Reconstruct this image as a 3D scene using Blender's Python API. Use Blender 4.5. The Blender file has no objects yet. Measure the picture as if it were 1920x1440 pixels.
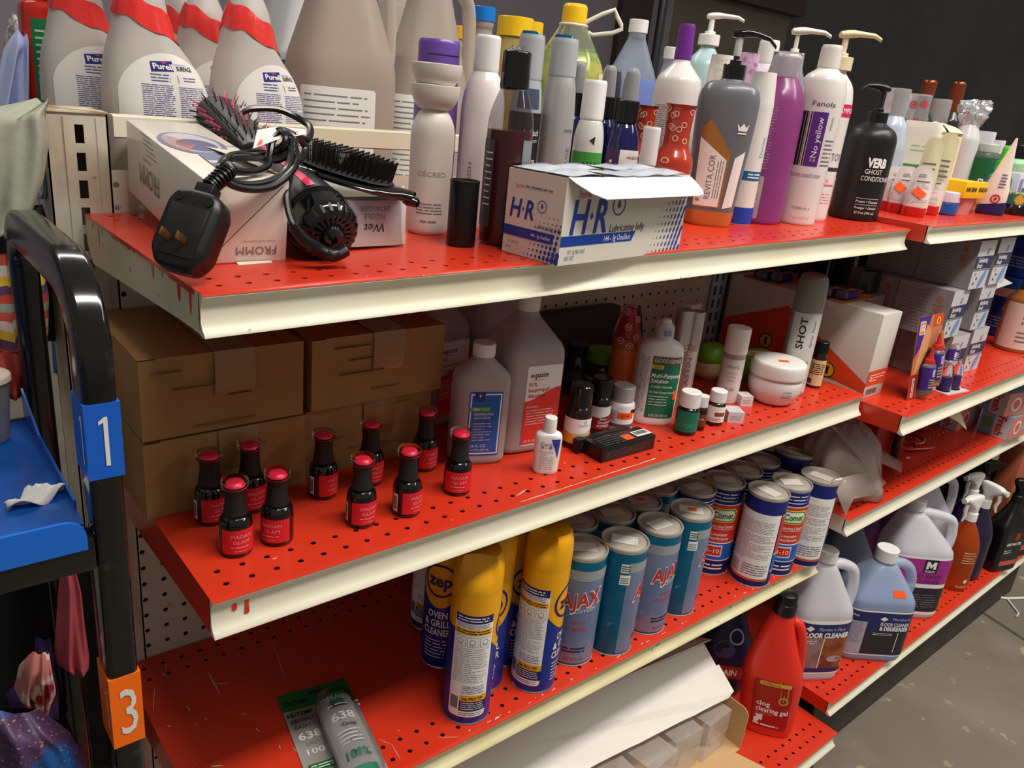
import bpy, bmesh, math, random
from mathutils import Vector as V, Matrix, Euler
from mathutils.geometry import tessellate_polygon
random.seed(7)
S = bpy.context.scene
COL = S.collection
R_ = math.radians

# ---------------------------------------------------------------- camera, world, lights
CAM = V((-0.2124, -0.6240, 1.3052)); FPX = 1486.34
_ya, _pi, _ro = 0.7249, 0.3503, 0.1059
_F = V((math.sin(_ya)*math.cos(_pi), math.cos(_ya)*math.cos(_pi), -math.sin(_pi)))
_r = V((math.cos(_ya), -math.sin(_ya), 0)); _u = _r.cross(_F)
_RT = _r*math.cos(_ro) + _u*math.sin(_ro); _UP = -_r*math.sin(_ro) + _u*math.cos(_ro)
cd = bpy.data.cameras.new('camera'); cam = bpy.data.objects.new('camera', cd); COL.objects.link(cam)
cd.sensor_width = 36; cd.lens = 36*FPX/1920; cd.clip_start = .02
cam.matrix_world = Matrix(((_RT.x, _UP.x, -_F.x, CAM.x), (_RT.y, _UP.y, -_F.y, CAM.y), (_RT.z, _UP.z, -_F.z, CAM.z), (0, 0, 0, 1)))
S.camera = cam
S.view_settings.view_transform = 'Standard'; S.view_settings.look = 'None'
S.view_settings.gamma = 1; S.view_settings.use_curve_mapping = False
S.view_settings.exposure = 0.08
w = bpy.data.worlds.new('world'); S.world = w; w.use_nodes = True
w.node_tree.nodes['Background'].inputs[0].default_value = (1.0, .95, .88, 1)
w.node_tree.nodes['Background'].inputs[1].default_value = .22
def area(name, loc, tgt, sx, sy, power, col=(1, .96, .89)):
    l = bpy.data.lights.new(name, 'AREA'); l.shape = 'RECTANGLE'; l.size = sx; l.size_y = sy; l.energy = power; l.color = col
    o = bpy.data.objects.new(name, l); COL.objects.link(o); o.location = loc
    o.rotation_euler = (V(tgt)-V(loc)).to_track_quat('-Z', 'Y').to_euler(); return o
area('ceiling_light', (.9, -1.0, 3.2), (.9, -.9, 0), 2.4, .35, 78)
area('ceiling_light', (2.6, -1.6, 3.2), (2.6, -1.5, 0), .35, 2.4, 46)
area('ceiling_light', (.3, 1.9, 3.2), (.3, 1.8, 0), 2.4, .35, 30, (1, .96, .92))

# ---------------------------------------------------------------- pixel <-> place helpers (used to measure where things stand)
def proj(p):
    d = V(p)-CAM; z = d.dot(_F); return 960+FPX*d.dot(_RT)/z, 720-FPX*d.dot(_UP)/z, z
def ray(px, py): return _RT*((px-960)/FPX) - _UP*((py-720)/FPX) + _F
def ony(px, py, y): d = ray(px, py); return CAM + d*((y-CAM.y)/d.y)
def onx(px, py, x): d = ray(px, py); return CAM + d*((x-CAM.x)/d.x)
def onz(px, py, z): d = ray(px, py); return CAM + d*((z-CAM.z)/d.z)
SH = {'A': (1.1318, .01747, 0), 'B': (.840, .0009, 0), 'C': (.5101, -.0199, 0), 'D': (.1366, 0, 0), 'A2': (1.1626, .0085, 1.22), 'B2': (.8251, .0085, 1.22), 'C2': (.5866, .0085, 1.22), 'D2': (.1828, .0085, 1.22), 'K': (1.1182, 0, 0), 'F': (0, 0, 0)}
def sz(s, x):
    z, t, x0 = SH[s]; return z + t*(x-x0)
def onsh(s, px, py, h=0):
    z = SH[s][0]
    for _ in range(4):
        p = onz(px, py, z+h); z = sz(s, p.x)
    return p
def spot(s, px, py, wpx, top=None, k=1.0):
    """axis foot of an upright thing whose base ellipse is centred on px and reaches down to py; returns x,y,z,R,H"""
    R = .02; q = onsh(s, px, py)
    for _ in range(14):
        c = [proj(q+V((R*k*math.cos(a), R*k*math.sin(a), 0))) for a in [math.pi*i/8 for i in range(16)]]; ex = px-(max(t[0] for t in c)+min(t[0] for t in c))/2; ey = py-max(t[1] for t in c)
        m = proj(q); q = onsh(s, m[0]+ex, m[1]+ey); R = wpx*proj(q)[2]/FPX/2
    H = None
    if top is not None:
        lo, hi = 0, 1
        for _ in range(40):
            m = (lo+hi)/2
            if proj(q+V((0, 0, m)))[1] > top: lo = m
            else: hi = m
        H = lo
    return q.x, q.y, sz(s, q.x), R, H
def spoty(s, px, py, y, wpx):
    """top centre shows at (px,py) and the axis stands at depth y"""
    p = ony(px, py, y); z = sz(s, p.x); return p.x, y, z, wpx*proj(p)[2]/FPX/2, p.z-z

# ---------------------------------------------------------------- materials
def lin(c):
    return tuple(((v/255)/12.92 if v/255 <= .04045 else ((v/255+.055)/1.055)**2.4) for v in c)
_M = {}
def mat(name, rgb, rough=.5, metal=0, trans=0, coat=0, ior=1.45, noise=None, bump=0, bscale=60, alpha=1, spec=.5, sss=0, thin=0):
    if name in _M: return _M[name]
    m = bpy.data.materials.new(name); m.use_nodes = True; nt = m.node_tree; b = nt.nodes['Principled BSDF']; I = b.inputs
    c = (*lin(rgb), 1); I['Base Color'].default_value = c; I['Roughness'].default_value = rough; I['Metallic'].default_value = metal
    I['Transmission Weight'].default_value = trans; I['Coat Weight'].default_value = coat; I['Coat Roughness'].default_value = .08
    I['IOR'].default_value = ior; I['Alpha'].default_value = alpha; I['Specular IOR Level'].default_value = spec
    if sss: I['Subsurface Weight'].default_value = sss; I['Subsurface Radius'].default_value = (.01, .01, .01)
    tc = None
    if noise or bump:
        tc = nt.nodes.new('ShaderNodeTexCoord')
    if noise:
        src = c
        for (sc, rgb2, lo, hi, amt) in noise:
            n = nt.nodes.new('ShaderNodeTexNoise'); n.inputs['Scale'].default_value = sc; n.inputs['Detail'].default_value = 5
            nt.links.new(tc.outputs['Object'], n.inputs['Vector'])
            r = nt.nodes.new('ShaderNodeMapRange'); r.inputs[1].default_value = lo; r.inputs[2].default_value = hi; r.inputs[4].default_value = amt
            nt.links.new(n.outputs['Fac'], r.inputs[0])
            x = nt.nodes.new('ShaderNodeMix'); x.data_type = 'RGBA'
            nt.links.new(r.outputs[0], x.inputs[0])
            if src is c: x.inputs[6].default_value = c
            else: nt.links.new(src, x.inputs[6])
            x.inputs[7].default_value = (*lin(rgb2), 1); src = x.outputs[2]
        nt.links.new(src, I['Base Color'])
    if bump:
        n = nt.nodes.new('ShaderNodeTexNoise'); n.inputs['Scale'].default_value = bscale; n.inputs['Detail'].default_value = 4
        nt.links.new(tc.outputs['Object'], n.inputs['Vector'])
        k = nt.nodes.new('ShaderNodeBump'); k.inputs['Strength'].default_value = bump; k.inputs['Distance'].default_value = .002
        nt.links.new(n.outputs['Fac'], k.inputs['Height']); nt.links.new(k.outputs[0], I['Normal'])
    _M[name] = m; return m
def pl(rgb, rough=.38): return mat('plastic_%d_%d_%d_%d' % (*rgb, int(rough*100)), rgb, rough)
def pr(rgb): return mat('print_%d_%d_%d' % rgb, rgb, .45)
RED = mat('red_shelf_paint', (206, 54, 30), .3, coat=.15, noise=[(2.5, (196, 38, 18), .45, .75, .6), (9, (186, 60, 36), .62, .8, .35), (95, (226, 200, 170), .735, .76, .8)], bump=.04, bscale=25)
CREAM = mat('cream_shelf_paint', (222, 216, 196), .42, noise=[(5, (206, 192, 150), .45, .8, .7), (60, (120, 92, 50), .70, .76, .8)], bump=.05, bscale=30)
CREAMY = mat('yellowed_cream_paint', (222, 212, 172), .45, noise=[(6, (196, 176, 112), .45, .8, .7), (70, (110, 84, 40), .66, .72, .85)], bump=.06, bscale=30)
STEEL = mat('beige_steel', (200, 192, 174), .5, noise=[(9, (150, 128, 96), .5, .72, .8), (50, (90, 70, 48), .68, .74, .9)], bump=.05, bscale=20)
PEG = mat('pegboard_paint', (206, 198, 180), .6, noise=[(6, (184, 172, 150), .4, .8, .6), (40, (150, 130, 100), .7, .78, .6)])
BLUEGREY = mat('blue_grey_steel', (170, 180, 190), .45)
WHITE = mat('white_plastic', (232, 230, 226), .35)
OFFW = mat('off_white_plastic', (222, 216, 206), .4)
BLACK = mat('black_plastic', (14, 13, 14), .3)
GLOSSB = mat('gloss_black', (8, 8, 9), .1, coat=.5)
MATTEB = mat('matt_black', (20, 20, 20), .55)
INK = mat('black_ink', (25, 24, 26), .5)
GREYINK = mat('grey_ink', (120, 118, 122), .5)
WINK = mat('white_ink', (238, 236, 232), .5)
ORANGE = mat('fluorescent_orange_sticker', (255, 92, 22), .5)
SILVER = mat('silver_metal', (190, 190, 188), .3, metal=.9)
CLEAR = mat('clear_plastic', (245, 248, 250), .06, trans=1, ior=1.15)
CLEARW = mat('hazy_clear_plastic', (238, 238, 238), .2, trans=.75, ior=1.2)
FILM = mat('clear_film', (236, 226, 220), .12, alpha=.3, coat=.6, bump=.9, bscale=28)
PAPER = mat('white_paper', (236, 232, 224), .7)

# ---------------------------------------------------------------- mesh kit
class MB:
    def __init__(s): s.v = []; s.f = []; s.m = []; s.mats = []; s.T = None
    def mi(s, m):
        if m not in s.mats: s.mats.append(m)
        return s.mats.index(m)
    def add(s, vs, fs, m):
        k = len(s.v); i = s.mi(m)
        if s.T: vs = [s.T @ V(p) for p in vs]
        s.v += [tuple(p) for p in vs]
        for q in fs: s.f.append([a+k for a in q]); s.m.append(i)
        return s
    def box(s, x0, x1, y0, y1, z0, z1, m, tilt=0):
        vs = [(x0, y0, z0), (x1, y0, z0), (x1, y1, z0), (x0, y1, z0), (x0, y0, z1), (x1, y0, z1), (x1, y1, z1), (x0, y1, z1)]
        if tilt: vs = [(x, y, z+tilt*x) for x, y, z in vs]
        return s.add(vs, [(0, 3, 2, 1), (4, 5, 6, 7), (0, 1, 5, 4), (1, 2, 6, 5), (2, 3, 7, 6), (3, 0, 4, 7)], m)
    def quad(s, a, b, c, d, m): return s.add([a, b, c, d], [(0, 1, 2, 3)], m)
    def poly(s, pts, m, d):
        """flat outline pts given thickness vector d"""
        n = len(pts); d = V(d); vs = [V(p) for p in pts]+[V(p)+d for p in pts]
        tr = tessellate_polygon([[V(p) for p in pts]])
        return s.add(vs, [t for t in tr]+[tuple(i+n for i in reversed(t)) for t in tr]+[(i, (i+1) % n, (i+1) % n+n, i+n) for i in range(n)], m)
    def extr(s, prof, x0, x1, m, tilt=0, closed=False, caps=False, cut=None):
        """profile in (y,z) swept along x"""
        n = len(prof); vs = [(x, y, z+tilt*x) for x in (x0, x1) for y, z in prof]
        fs = [(i, i+1, i+1+n, i+n) for i in range(n-1)]
        if closed: fs.append((n-1, 0, n, 2*n-1))
        if caps: fs += [tuple(range(n)), tuple(range(2*n-1, n-1, -1))]
        return s.add(vs, fs, m)
    def loft(s, rings, m, cap0=True, cap1=True):
        n = len(rings[0]); vs = [p for r in rings for p in r]; fs = []
        for k in range(len(rings)-1):
            for i in range(n):
                j = (i+1) % n; fs.append((k*n+i, k*n+j, (k+1)*n+j, (k+1)*n+i))
        if cap0: fs.append(tuple(reversed(range(n))))
        if cap1: fs.append(tuple(range((len(rings)-1)*n, len(rings)*n)))
        return s.add(vs, fs, m)
    def tube(s, pts, r, m, n=10, closed=False, sq=None):
        pts = [V(p) for p in pts]; rr = r if isinstance(r, (list, tuple)) else [r]*len(pts); rings = []; up = None
        for i, p in enumerate(pts):
            a = pts[i-1] if (i or closed) else p; b = pts[(i+1) % len(pts)] if (i < len(pts)-1 or closed) else p
            t = (b-a).normalized()
            if up is None: up = V((0, 0, 1)) if abs(t.z) < .9 else V((0, 1, 0))
            x = t.cross(up).normalized(); up = x.cross(t).normalized()
            if sq:
                hw, hh, rc = sq; ring = []
                for cx, cy, a0 in ((1, 1, 0), (-1, 1, 90), (-1, -1, 180), (1, -1, 270)):
                    for a in (0, 30, 60, 90):
                        ring.append(p + x*(cx*(hw-rc)+rc*math.cos(R_(a0+a))) + up*(cy*(hh-rc)+rc*math.sin(R_(a0+a))))
                rings.append(ring)
            else: rings.append([p+(x*math.cos(2*math.pi*k/n)+up*math.sin(2*math.pi*k/n))*rr[i] for k in range(n)])
        if closed: rings.append(rings[0])
        return s.loft(rings, m, not closed, not closed)
    def grid(s, fn, nu, nv, m, close=False):
        vs = [fn(i/nu, j/nv) for j in range(nv+1) for i in range(nu+1)]; w_ = nu+1
        return s.add(vs, [(j*w_+i, j*w_+i+1, (j+1)*w_+i+1, (j+1)*w_+i) for j in range(nv) for i in range(nu)], m)
    # --- print on a surface: fn(u, v, off) -> point
    def patch(s, fn, u0, u1, v0, v1, m, off=.0004, nu=None, nv=None, top=None, bot=None):
        nu = nu or max(1, min(40, int(abs(u1-u0)/.003))); nv = nv or max(1, min(14, int(abs(v1-v0)/.009)))
        if top or bot: nv = max(nv, 8)
        def g(i, j):
            u = u0+(u1-u0)*i; a = bot(i) if bot else v0; b = top(i) if top else v1
            return fn(u, a+(b-a)*j, off)
        return s.grid(g, nu, nv, m)
    def rpatch(s, fn, u0, u1, v0, v1, m, off=.0004, r=.003):
        w_ = u1-u0
        def e(i):
            u = w_*i; d = min(u, w_-u); return r-math.sqrt(max(0, r*r-(r-d)**2)) if d < r else 0
        nu = 8+max(1, int(w_/.003)); us = sorted(set([0, r*.15/w_, r*.5/w_, r/w_, 1-r/w_, 1-r*.5/w_, 1-r*.15/w_, 1]+[r/w_+(1-2*r/w_)*k/nu for k in range(nu)]))
        vs = []; n = len(us); nv = max(1, min(14, int((v1-v0)/.009)))
        for i in us: a, b = v0+e(i), v1-e(i); vs += [fn(u0+w_*i, a+(b-a)*j/nv, off) for j in range(nv+1)]
        q = nv+1; return s.add(vs, [(k*q+j, (k+1)*q+j, (k+1)*q+j+1, k*q+j+1) for k in range(n-1) for j in range(nv)], m)
    def disc(s, fn, u, v, r, m, off=.0006, r2=0, n=20, ry=None):
        ry = ry or r; pts = [(u+r*math.cos(2*math.pi*k/n), v+ry*math.sin(2*math.pi*k/n)) for k in range(n)]
        if r2: q = [(u+r2*math.cos(2*math.pi*k/n), v+r2*ry/r*math.sin(2*math.pi*k/n)) for k in range(n)]; return s.add([fn(a, b, off) for a, b in pts+q], [(k, (k+1) % n, (k+1) % n+n, k+n) for k in range(n)], m)
        return s.add([fn(u, v, off)]+[fn(a, b, off) for a, b in pts], [(0, k+1, (k+1) % n+1) for k in range(n)], m)
    def shape(s, fn, pts, m, off=.0006):
        tr = tessellate_polygon([[V((a, b, 0)) for a, b in pts]])
        fs = []
        for t in tr:
            a, b, c = (V((*pts[i], 0)) for i in t); fs.append(t if (b-a).cross(c-a).z > 0 else (t[0], t[2], t[1]))
        bm = bmesh.new(); bv = [bm.verts.new((a, b, 0)) for a, b in pts]
        for t in fs:
            try: bm.faces.new([bv[i] for i in t])
            except ValueError: pass
        for ax in (0, 1):
            lo, hi = min(q[ax] for q in pts), max(q[ax] for q in pts); st = .004 if hi-lo < .12 else .012; a = lo+st
            while ax == 0 and a < hi:
                bmesh.ops.bisect_plane(bm, geom=bm.verts[:]+bm.edges[:]+bm.faces[:], plane_co=(a, 0, 0), plane_no=(1, 0, 0)); a += st
        bm.verts.index_update(); q = [(v.co.x, v.co.y) for v in bm.verts]; fs = [[v.index for v in f.verts] for f in bm.faces]; bm.free()
        return s.add([fn(a, b, off) for a, b in q], fs, m)
    def lines(s, fn, u0, u1, v0, v1, rows, m, off=.0007, fill=.93, th=.42, seed=1):
        rd = random.Random(seed*7+rows); p = (v1-v0)/rows; vs = []; fs = []
        for k in range(rows):
            v = v1-p*(k+.5); u = u0; end = u1-(u1-u0)*(rd.random()*.12 if rd.random() < fill else rd.random()*.6)
            while u < end:
                w_ = min(end-u, p*(1.2+rd.random()*4.5)); st = max(1, int(w_/.003)); n = len(vs)
                for q in range(st+1): uu = u+w_*q/st; vs += [fn(uu, v-p*th/2, off), fn(uu, v+p*th/2, off)]
                fs += [(n+2*q, n+2*q+2, n+2*q+3, n+2*q+1) for q in range(st)]; u += w_+p*.45
        return s.add(vs, fs, m)
    def bars(s, fn, u0, u1, v0, v1, m, off=.0007, seed=3):
        rd = random.Random(seed); u = u0
        while u < u1:
            w_ = (u1-u0)*(.015+rd.random()*.03); s.patch(fn, u, min(u+w_, u1), v0, v1, m, off, nu=1); u += w_+(u1-u0)*(.015+rd.random()*.03)
        return s
    def text(s, fn, body, u, v, h, m, w=None, rot=0, off=.0008, bold=0, shear=0, sx=1):
        vs, fs = textdata(body, bold); xs = [p[0] for p in vs]; x0, x1 = min(xs), max(xs)
        sc = h/.7; kx = sc*sx
        if w: kx = w/(x1-x0)
        cx = (x0+x1)/2; c, n = math.cos(R_(rot)), math.sin(R_(rot)); out = []
        for x, y in vs:
            yy = (y-.35)*sc; xx = (x-cx)*kx+shear*yy; out.append((u+xx*c-yy*n, v+xx*n+yy*c))
        if h > .009:
            bm = bmesh.new(); bv = [bm.verts.new((a, b, 0)) for a, b in out]
            for q in fs:
                try: bm.faces.new([bv[i] for i in q])
                except ValueError: pass
            st = .004; a = min(p[0] for p in out)+st; e = max(p[0] for p in out)
            while a < e:
                bmesh.ops.bisect_plane(bm, geom=bm.verts[:]+bm.edges[:]+bm.faces[:], plane_co=(a, 0, 0), plane_no=(1, 0, 0)); a += st
            bm.verts.index_update(); out = [(q.co.x, q.co.y) for q in bm.verts]; fs = [[q.index for q in f.verts] for f in bm.faces]; bm.free()
        return s.add([fn(a, b, off) for a, b in out], fs, m)
    def build(s, name, parent=None, bevel=0, smooth=40, loc=None, sub=0):
        me = bpy.data.meshes.new(name); me.from_pydata(s.v, [], s.f)
        for m in s.mats: me.materials.append(m)
        me.polygons.foreach_set('material_index', s.m)
        if bevel:
            bm = bmesh.new(); bm.from_mesh(me); bmesh.ops.remove_doubles(bm, verts=bm.verts, dist=1e-6)
            es = [e for e in bm.edges if len(e.link_faces) == 2 and e.calc_face_angle(0) > R_(35)]
            bmesh.ops.bevel(bm, geom=es, offset=bevel, segments=2, affect='EDGES', profile=.5, clamp_overlap=True); bm.to_mesh(me); bm.free()
        if smooth:
            me.polygons.foreach_set('use_smooth', [True]*len(me.polygons)); me.set_sharp_from_angle(angle=R_(smooth))
        me.validate()
        o = bpy.data.objects.new(name, me); COL.objects.link(o)
        if parent: o.parent = parent
        if loc: o.location = loc
        return o
_tc = {}
def textdata(body, bold=0):
    if (body, bold) in _tc: return _tc[(body, bold)]
    c = bpy.data.curves.new('lettering', 'FONT'); c.body = body; c.resolution_u = 2; c.offset = bold; c.size = 1
    o = bpy.data.objects.new('lettering', c); me = bpy.data.meshes.new_from_object(o)
    r = ([(p.co.x, p.co.y) for p in me.vertices], [tuple(f.vertices) for f in me.polygons])
    bpy.data.objects.remove(o); bpy.data.curves.remove(c); bpy.data.meshes.remove(me); _tc[(body, bold)] = r; return r
def tag(o, label=None, cat=None, group=None, kind=None):
    if label: o['label'] = label
    if cat: o['category'] = cat
    if group: o['group'] = group
    if kind: o['kind'] = kind
    return o
def thing(name, label, cat, loc, rz=0, group=None, rot=None):
    o = bpy.data.objects.new(name, None); COL.objects.link(o); o.empty_display_size = .02; o.location = loc
    o.rotation_euler = rot if rot else (0, 0, rz); return tag(o, label, cat, group)
def copy_tree(o, parent=None):
    c = o.copy(); COL.objects.link(c)
    if parent: c.parent = parent
    for ch in list(o.children): copy_tree(ch, c)
    return c
def fl(O, ex, ey):
    O, ex, ey = V(O), V(ex), V(ey); n = ex.cross(ey).normalized()
    return lambda u, v, off=0: O+ex*u+ey*v+n*off
def rnd(pts, r, k=4):
    L_ = max(len(q) for q in pts); pts = [tuple(q)+(0,)*(L_-len(q)) for q in pts]; out = [pts[0]]
    for i in range(1, len(pts)-1):
        a, b, c = pts[i-1], pts[i], pts[i+1]
        d1 = math.dist(a[:2], b[:2]) or 1e-9; d2 = math.dist(b[:2], c[:2]) or 1e-9
        t1 = min(.5, r/d1); t2 = min(.5, r/d2)
        p = [b[q]+(a[q]-b[q])*t1 for q in range(len(b))]; s_ = [b[q]+(c[q]-b[q])*t2 for q in range(len(b))]
        for j in range(k+1):
            t = j/k; out.append(tuple((1-t)**2*p[q]+2*t*(1-t)*b[q]+t*t*s_[q] for q in range(len(b))))
    return out+[pts[-1]]
class Body:
    """stack of superellipse sections (z, half width x, half depth y, exponent, offset x, offset y)"""
    def __init__(s, secs, seg=32): s.s = [tuple(q)+(0,)*(6-len(q)) for q in secs]; s.seg = seg
    def sec(s, z):
        q = s.s
        for a, b in zip(q, q[1:]):
            if a[0] <= z <= b[0] and b[0] > a[0]:
                t = (z-a[0])/(b[0]-a[0]); return [a[k]+(b[k]-a[k])*t for k in range(6)]
        return q[0] if z < q[0][0] else q[-1]
    @staticmethod
    def rad(sc, ph):
        _, a, b, e = sc[:4]; return (abs(math.cos(ph)/a)**e+abs(math.sin(ph)/b)**e)**(-1/e) if a > 1e-7 and b > 1e-7 else 0
    def pt(s, ph, z, off=0):
        sc = s.sec(z); r = s.rad(sc, ph)+off; return V((sc[4]+r*math.cos(ph), sc[5]+r*math.sin(ph), z))
    def mesh(s, mb, m, z0=None, z1=None, inset=0, cap0=True, cap1=True):
        rings = []
        q = s.s
        if z0 is not None: q = [tuple(s.sec(z0))[:0]+(z0,)+tuple(s.sec(z0))[1:]]+[k for k in q if z0 < k[0] < z1]+[(z1,)+tuple(s.sec(z1))[1:]]
        for sc in q:
            sc = list(sc)
            if inset: sc[1] = max(1e-4, sc[1]-inset); sc[2] = max(1e-4, sc[2]-inset)
            rings.append([V((sc[4]+s.rad(sc, ph)*math.cos(ph), sc[5]+s.rad(sc, ph)*math.sin(ph), sc[0])) for ph in [2*math.pi*(i+.5)/s.seg for i in range(s.seg)]])
        mb.loft(rings, m, cap0, cap1); return mb
    def map(s, zref, ang=0):
        ph0 = -math.pi/2+R_(ang); N = 180; tab = [(0, ph0)]; sc = s.sec(zref); P = lambda ph: (s.rad(sc, ph)*math.cos(ph), s.rad(sc, ph)*math.sin(ph))
        for sgn in (1, -1):
            d = 0; p = P(ph0); L = []
            for k in range(1, N+1):
                ph = ph0+sgn*math.pi*k/N; q = P(ph); d += math.dist(p, q); p = q; L.append((sgn*d, ph))
            tab = tab+L if sgn > 0 else list(reversed(L))+tab
        us = [t[0] for t in tab]
        import bisect
        def fn(u, v, off=0):
            i = min(max(1, bisect.bisect_left(us, u)), len(us)-1); a, b = tab[i-1], tab[i]; t = (u-a[0])/((b[0]-a[0]) or 1)
            return s.pt(a[1]+(b[1]-a[1])*t, v, off)
        return fn
def prof(R, H, pts, dep=1, e=2, r=.003, k=4):
    """normalised (radius fraction, height fraction[, exponent]) outline -> rounded sections"""
    q = [(p[1]*H, p[0]*R, p[0]*R*(dep if len(p) < 4 else p[3]), p[2] if len(p) > 2 else e) for p in pts]
    return rnd(q, r, k)
def cyl(R, z0, z1, r=.0015, dep=1, e=2, r2=None):
    r2 = R if r2 is None else r2
    return rnd([(z0, max(R-.0005-r, R*.6), max(R-.0005-r, R*.6)*dep, e), (z0, R, R*dep, e), (z1, r2, r2*dep, e), (z1, max(r2-.0005-r, r2*.6), max(r2-.0005-r, r2*.6)*dep, e)], r, 3)
def pbody(parent, name, secs, m, seg=32, smooth=40, **k):
    b = Body(secs, seg); mb = MB(); b.mesh(mb, m, **k); o = mb.build(name, parent, smooth=smooth); b.obj = o; return b
def ridged(mb, R, z0, z1, m, n=40, d=.0004, r2=None):
    """ribbed screw cap"""
    r2 = r2 or R; rings = []
    for z, rr in ((z0, R), (z1-.001, r2), (z1, r2-.001)):
        rings.append([V(((rr-(d if i % 2 else 0))*math.cos(2*math.pi*i/(2*n)), (rr-(d if i % 2 else 0))*math.sin(2*math.pi*i/(2*n)), z)) for i in range(2*n)])
    return mb.loft(rings, m)
def relax(obs, rad, s, ymax=.355, w=lambda o: .15+max(0, o.location.y)*6):
    """nudge upright things apart until their footprints no longer overlap"""
    for _ in range(120):
        for i, a in enumerate(obs):
            for b in obs[i+1:]:
                ra, rb = rad[a.name.split('.')[0]] if isinstance(rad, dict) else rad(a), rad[b.name.split('.')[0]] if isinstance(rad, dict) else rad(b)
                d = V((b.location.x-a.location.x, b.location.y-a.location.y, 0)); L = d.length; g = ra+rb-L
                if g > 0 and L > 1e-5: wa, wb = w(a), w(b); d /= L; a.location -= d*g*wa/(wa+wb); b.location += d*g*wb/(wa+wb)
        for a in obs: r = rad[a.name.split('.')[0]] if isinstance(rad, dict) else rad(a); a.location.y = min(a.location.y, ymax-r)
    for a in obs: a.location.z = sz(s, a.location.x)
# ---------------------------------------------------------------- the room
W = 1.2192; G = 1.2272; INCH = .0254
CONC = mat('stained_concrete', (124, 115, 102), .45, noise=[(1.3, (104, 95, 84), .35, .7, .9), (5, (140, 130, 116), .5, .75, .6), (17, (172, 156, 118), .635, .69, .8), (34, (60, 54, 48), .68, .74, .7)], bump=.15, bscale=14)
mb = MB(); mb.box(-4, 7, -4, 6, -.05, 0, CONC); tag(mb.build('floor', smooth=0), kind='structure')
DWALL = mat('dark_grey_wall', (74, 72, 72), .8, noise=[(1.2, (60, 58, 58), .4, .7, .8)])
BWALL = mat('beige_wall', (112, 102, 88), .85, noise=[(1.5, (98, 88, 74), .4, .7, .8)])
LWALL = mat('lilac_grey_wall', (128, 120, 128), .85)
YB = 3.6
def wallx(px): return ony(px, 20, YB).x
mb = MB(); mb.box(wallx(1484), 24, YB, YB+.1, 0, 3.6, DWALL); tag(mb.build('wall_back', smooth=0), kind='structure')
mb = MB(); mb.box(wallx(1262), wallx(1484), YB, YB+.1, 0, 3.6, BWALL); tag(mb.build('wall_middle', smooth=0), kind='structure')
mb = MB(); mb.box(-5, wallx(1262), YB, YB+.1, 0, 3.6, LWALL); tag(mb.build('wall_left', smooth=0), kind='structure')
zb = ony(1400, 8, YB-.05).z
mb = MB(); mb.box(wallx(1150), wallx(1484)+.02, YB-.12, YB, zb, zb+.35, mat('brown_beam', (62, 44, 36), .7)); tag(mb.build('trim_1', smooth=0), kind='structure')
xd = wallx(1203)
mb = MB(); mb.box(xd-.25, xd+.06, YB-.05, YB, 0, 3.6, mat('dark_brown_door', (52, 40, 38), .6)); tag(mb.build('door_1', smooth=0), kind='structure')
p = ony(1236, 60, 3.3); mb = MB()
mb.tube([(p.x, 3.3, 0), (p.x, 3.3, 3.6)], .03, mat('shiny_dark_duct', (90, 90, 92), .2, metal=.9), 16)
tag(mb.build('pipe'), 'shiny dark metal pipe standing before the back wall behind the bottles', 'pipe')

# ---------------------------------------------------------------- perforated sheets and shelves
def ringcell(mb, fn, u0, u1, v0, v1, r, m, n=12):
    cu, cv = (u0+u1)/2, (v0+v1)/2; vs = []; fs = []
    for k in range(n):
        a = 2*math.pi*(k+.5)/n; c, s_ = math.cos(a), math.sin(a); t = min((u1-u0)/2/abs(c) if abs(c) > 1e-6 else 9, (v1-v0)/2/abs(s_) if abs(s_) > 1e-6 else 9)
        vs += [fn(cu+c*t, cv+s_*t, 0), fn(cu+c*r, cv+s_*r, 0), fn(cu+c*r, cv+s_*r, -.0012)]
    for k in range(n):
        j = (k+1) % n; fs += [(3*k, 3*j, 3*j+1, 3*k+1), (3*k+1, 3*j+1, 3*j+2, 3*k+2)]
    for k, (a, b) in enumerate(((u1, v1), (u0, v1), (u0, v0), (u1, v0))):
        vs.append(fn(a, b, 0)); c1 = [i for i in range(n)]
        # corner triangle between the two rim points that straddle the corner
        ang = math.atan2(b-cv, a-cu) % (2*math.pi); i0 = int(((ang/(2*math.pi))*n-.5)//1) % n; fs.append((3*i0, len(vs)-1, 3*((i0+1) % n)))
    mb.add(vs, fs, m)
def perfrow(mb, fn, x0, x1, v0, v1, hx, r, m, px=INCH):
    """one row of holes at pitch px starting at hx"""
    n = int((x1-hx-px/2)/px)+1; a = hx-px/2; mb.add([fn(x0, v0, 0), fn(a, v0, 0), fn(a, v1, 0), fn(x0, v1, 0)], [(0, 1, 2, 3)], m)
    for k in range(n): ringcell(mb, fn, a+k*px, a+(k+1)*px, v0, v1, r, m)
    b = a+n*px; mb.add([fn(b, v0, 0), fn(x1, v0, 0), fn(x1, v1, 0), fn(b, v1, 0)], [(0, 1, 2, 3)], m)
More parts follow.
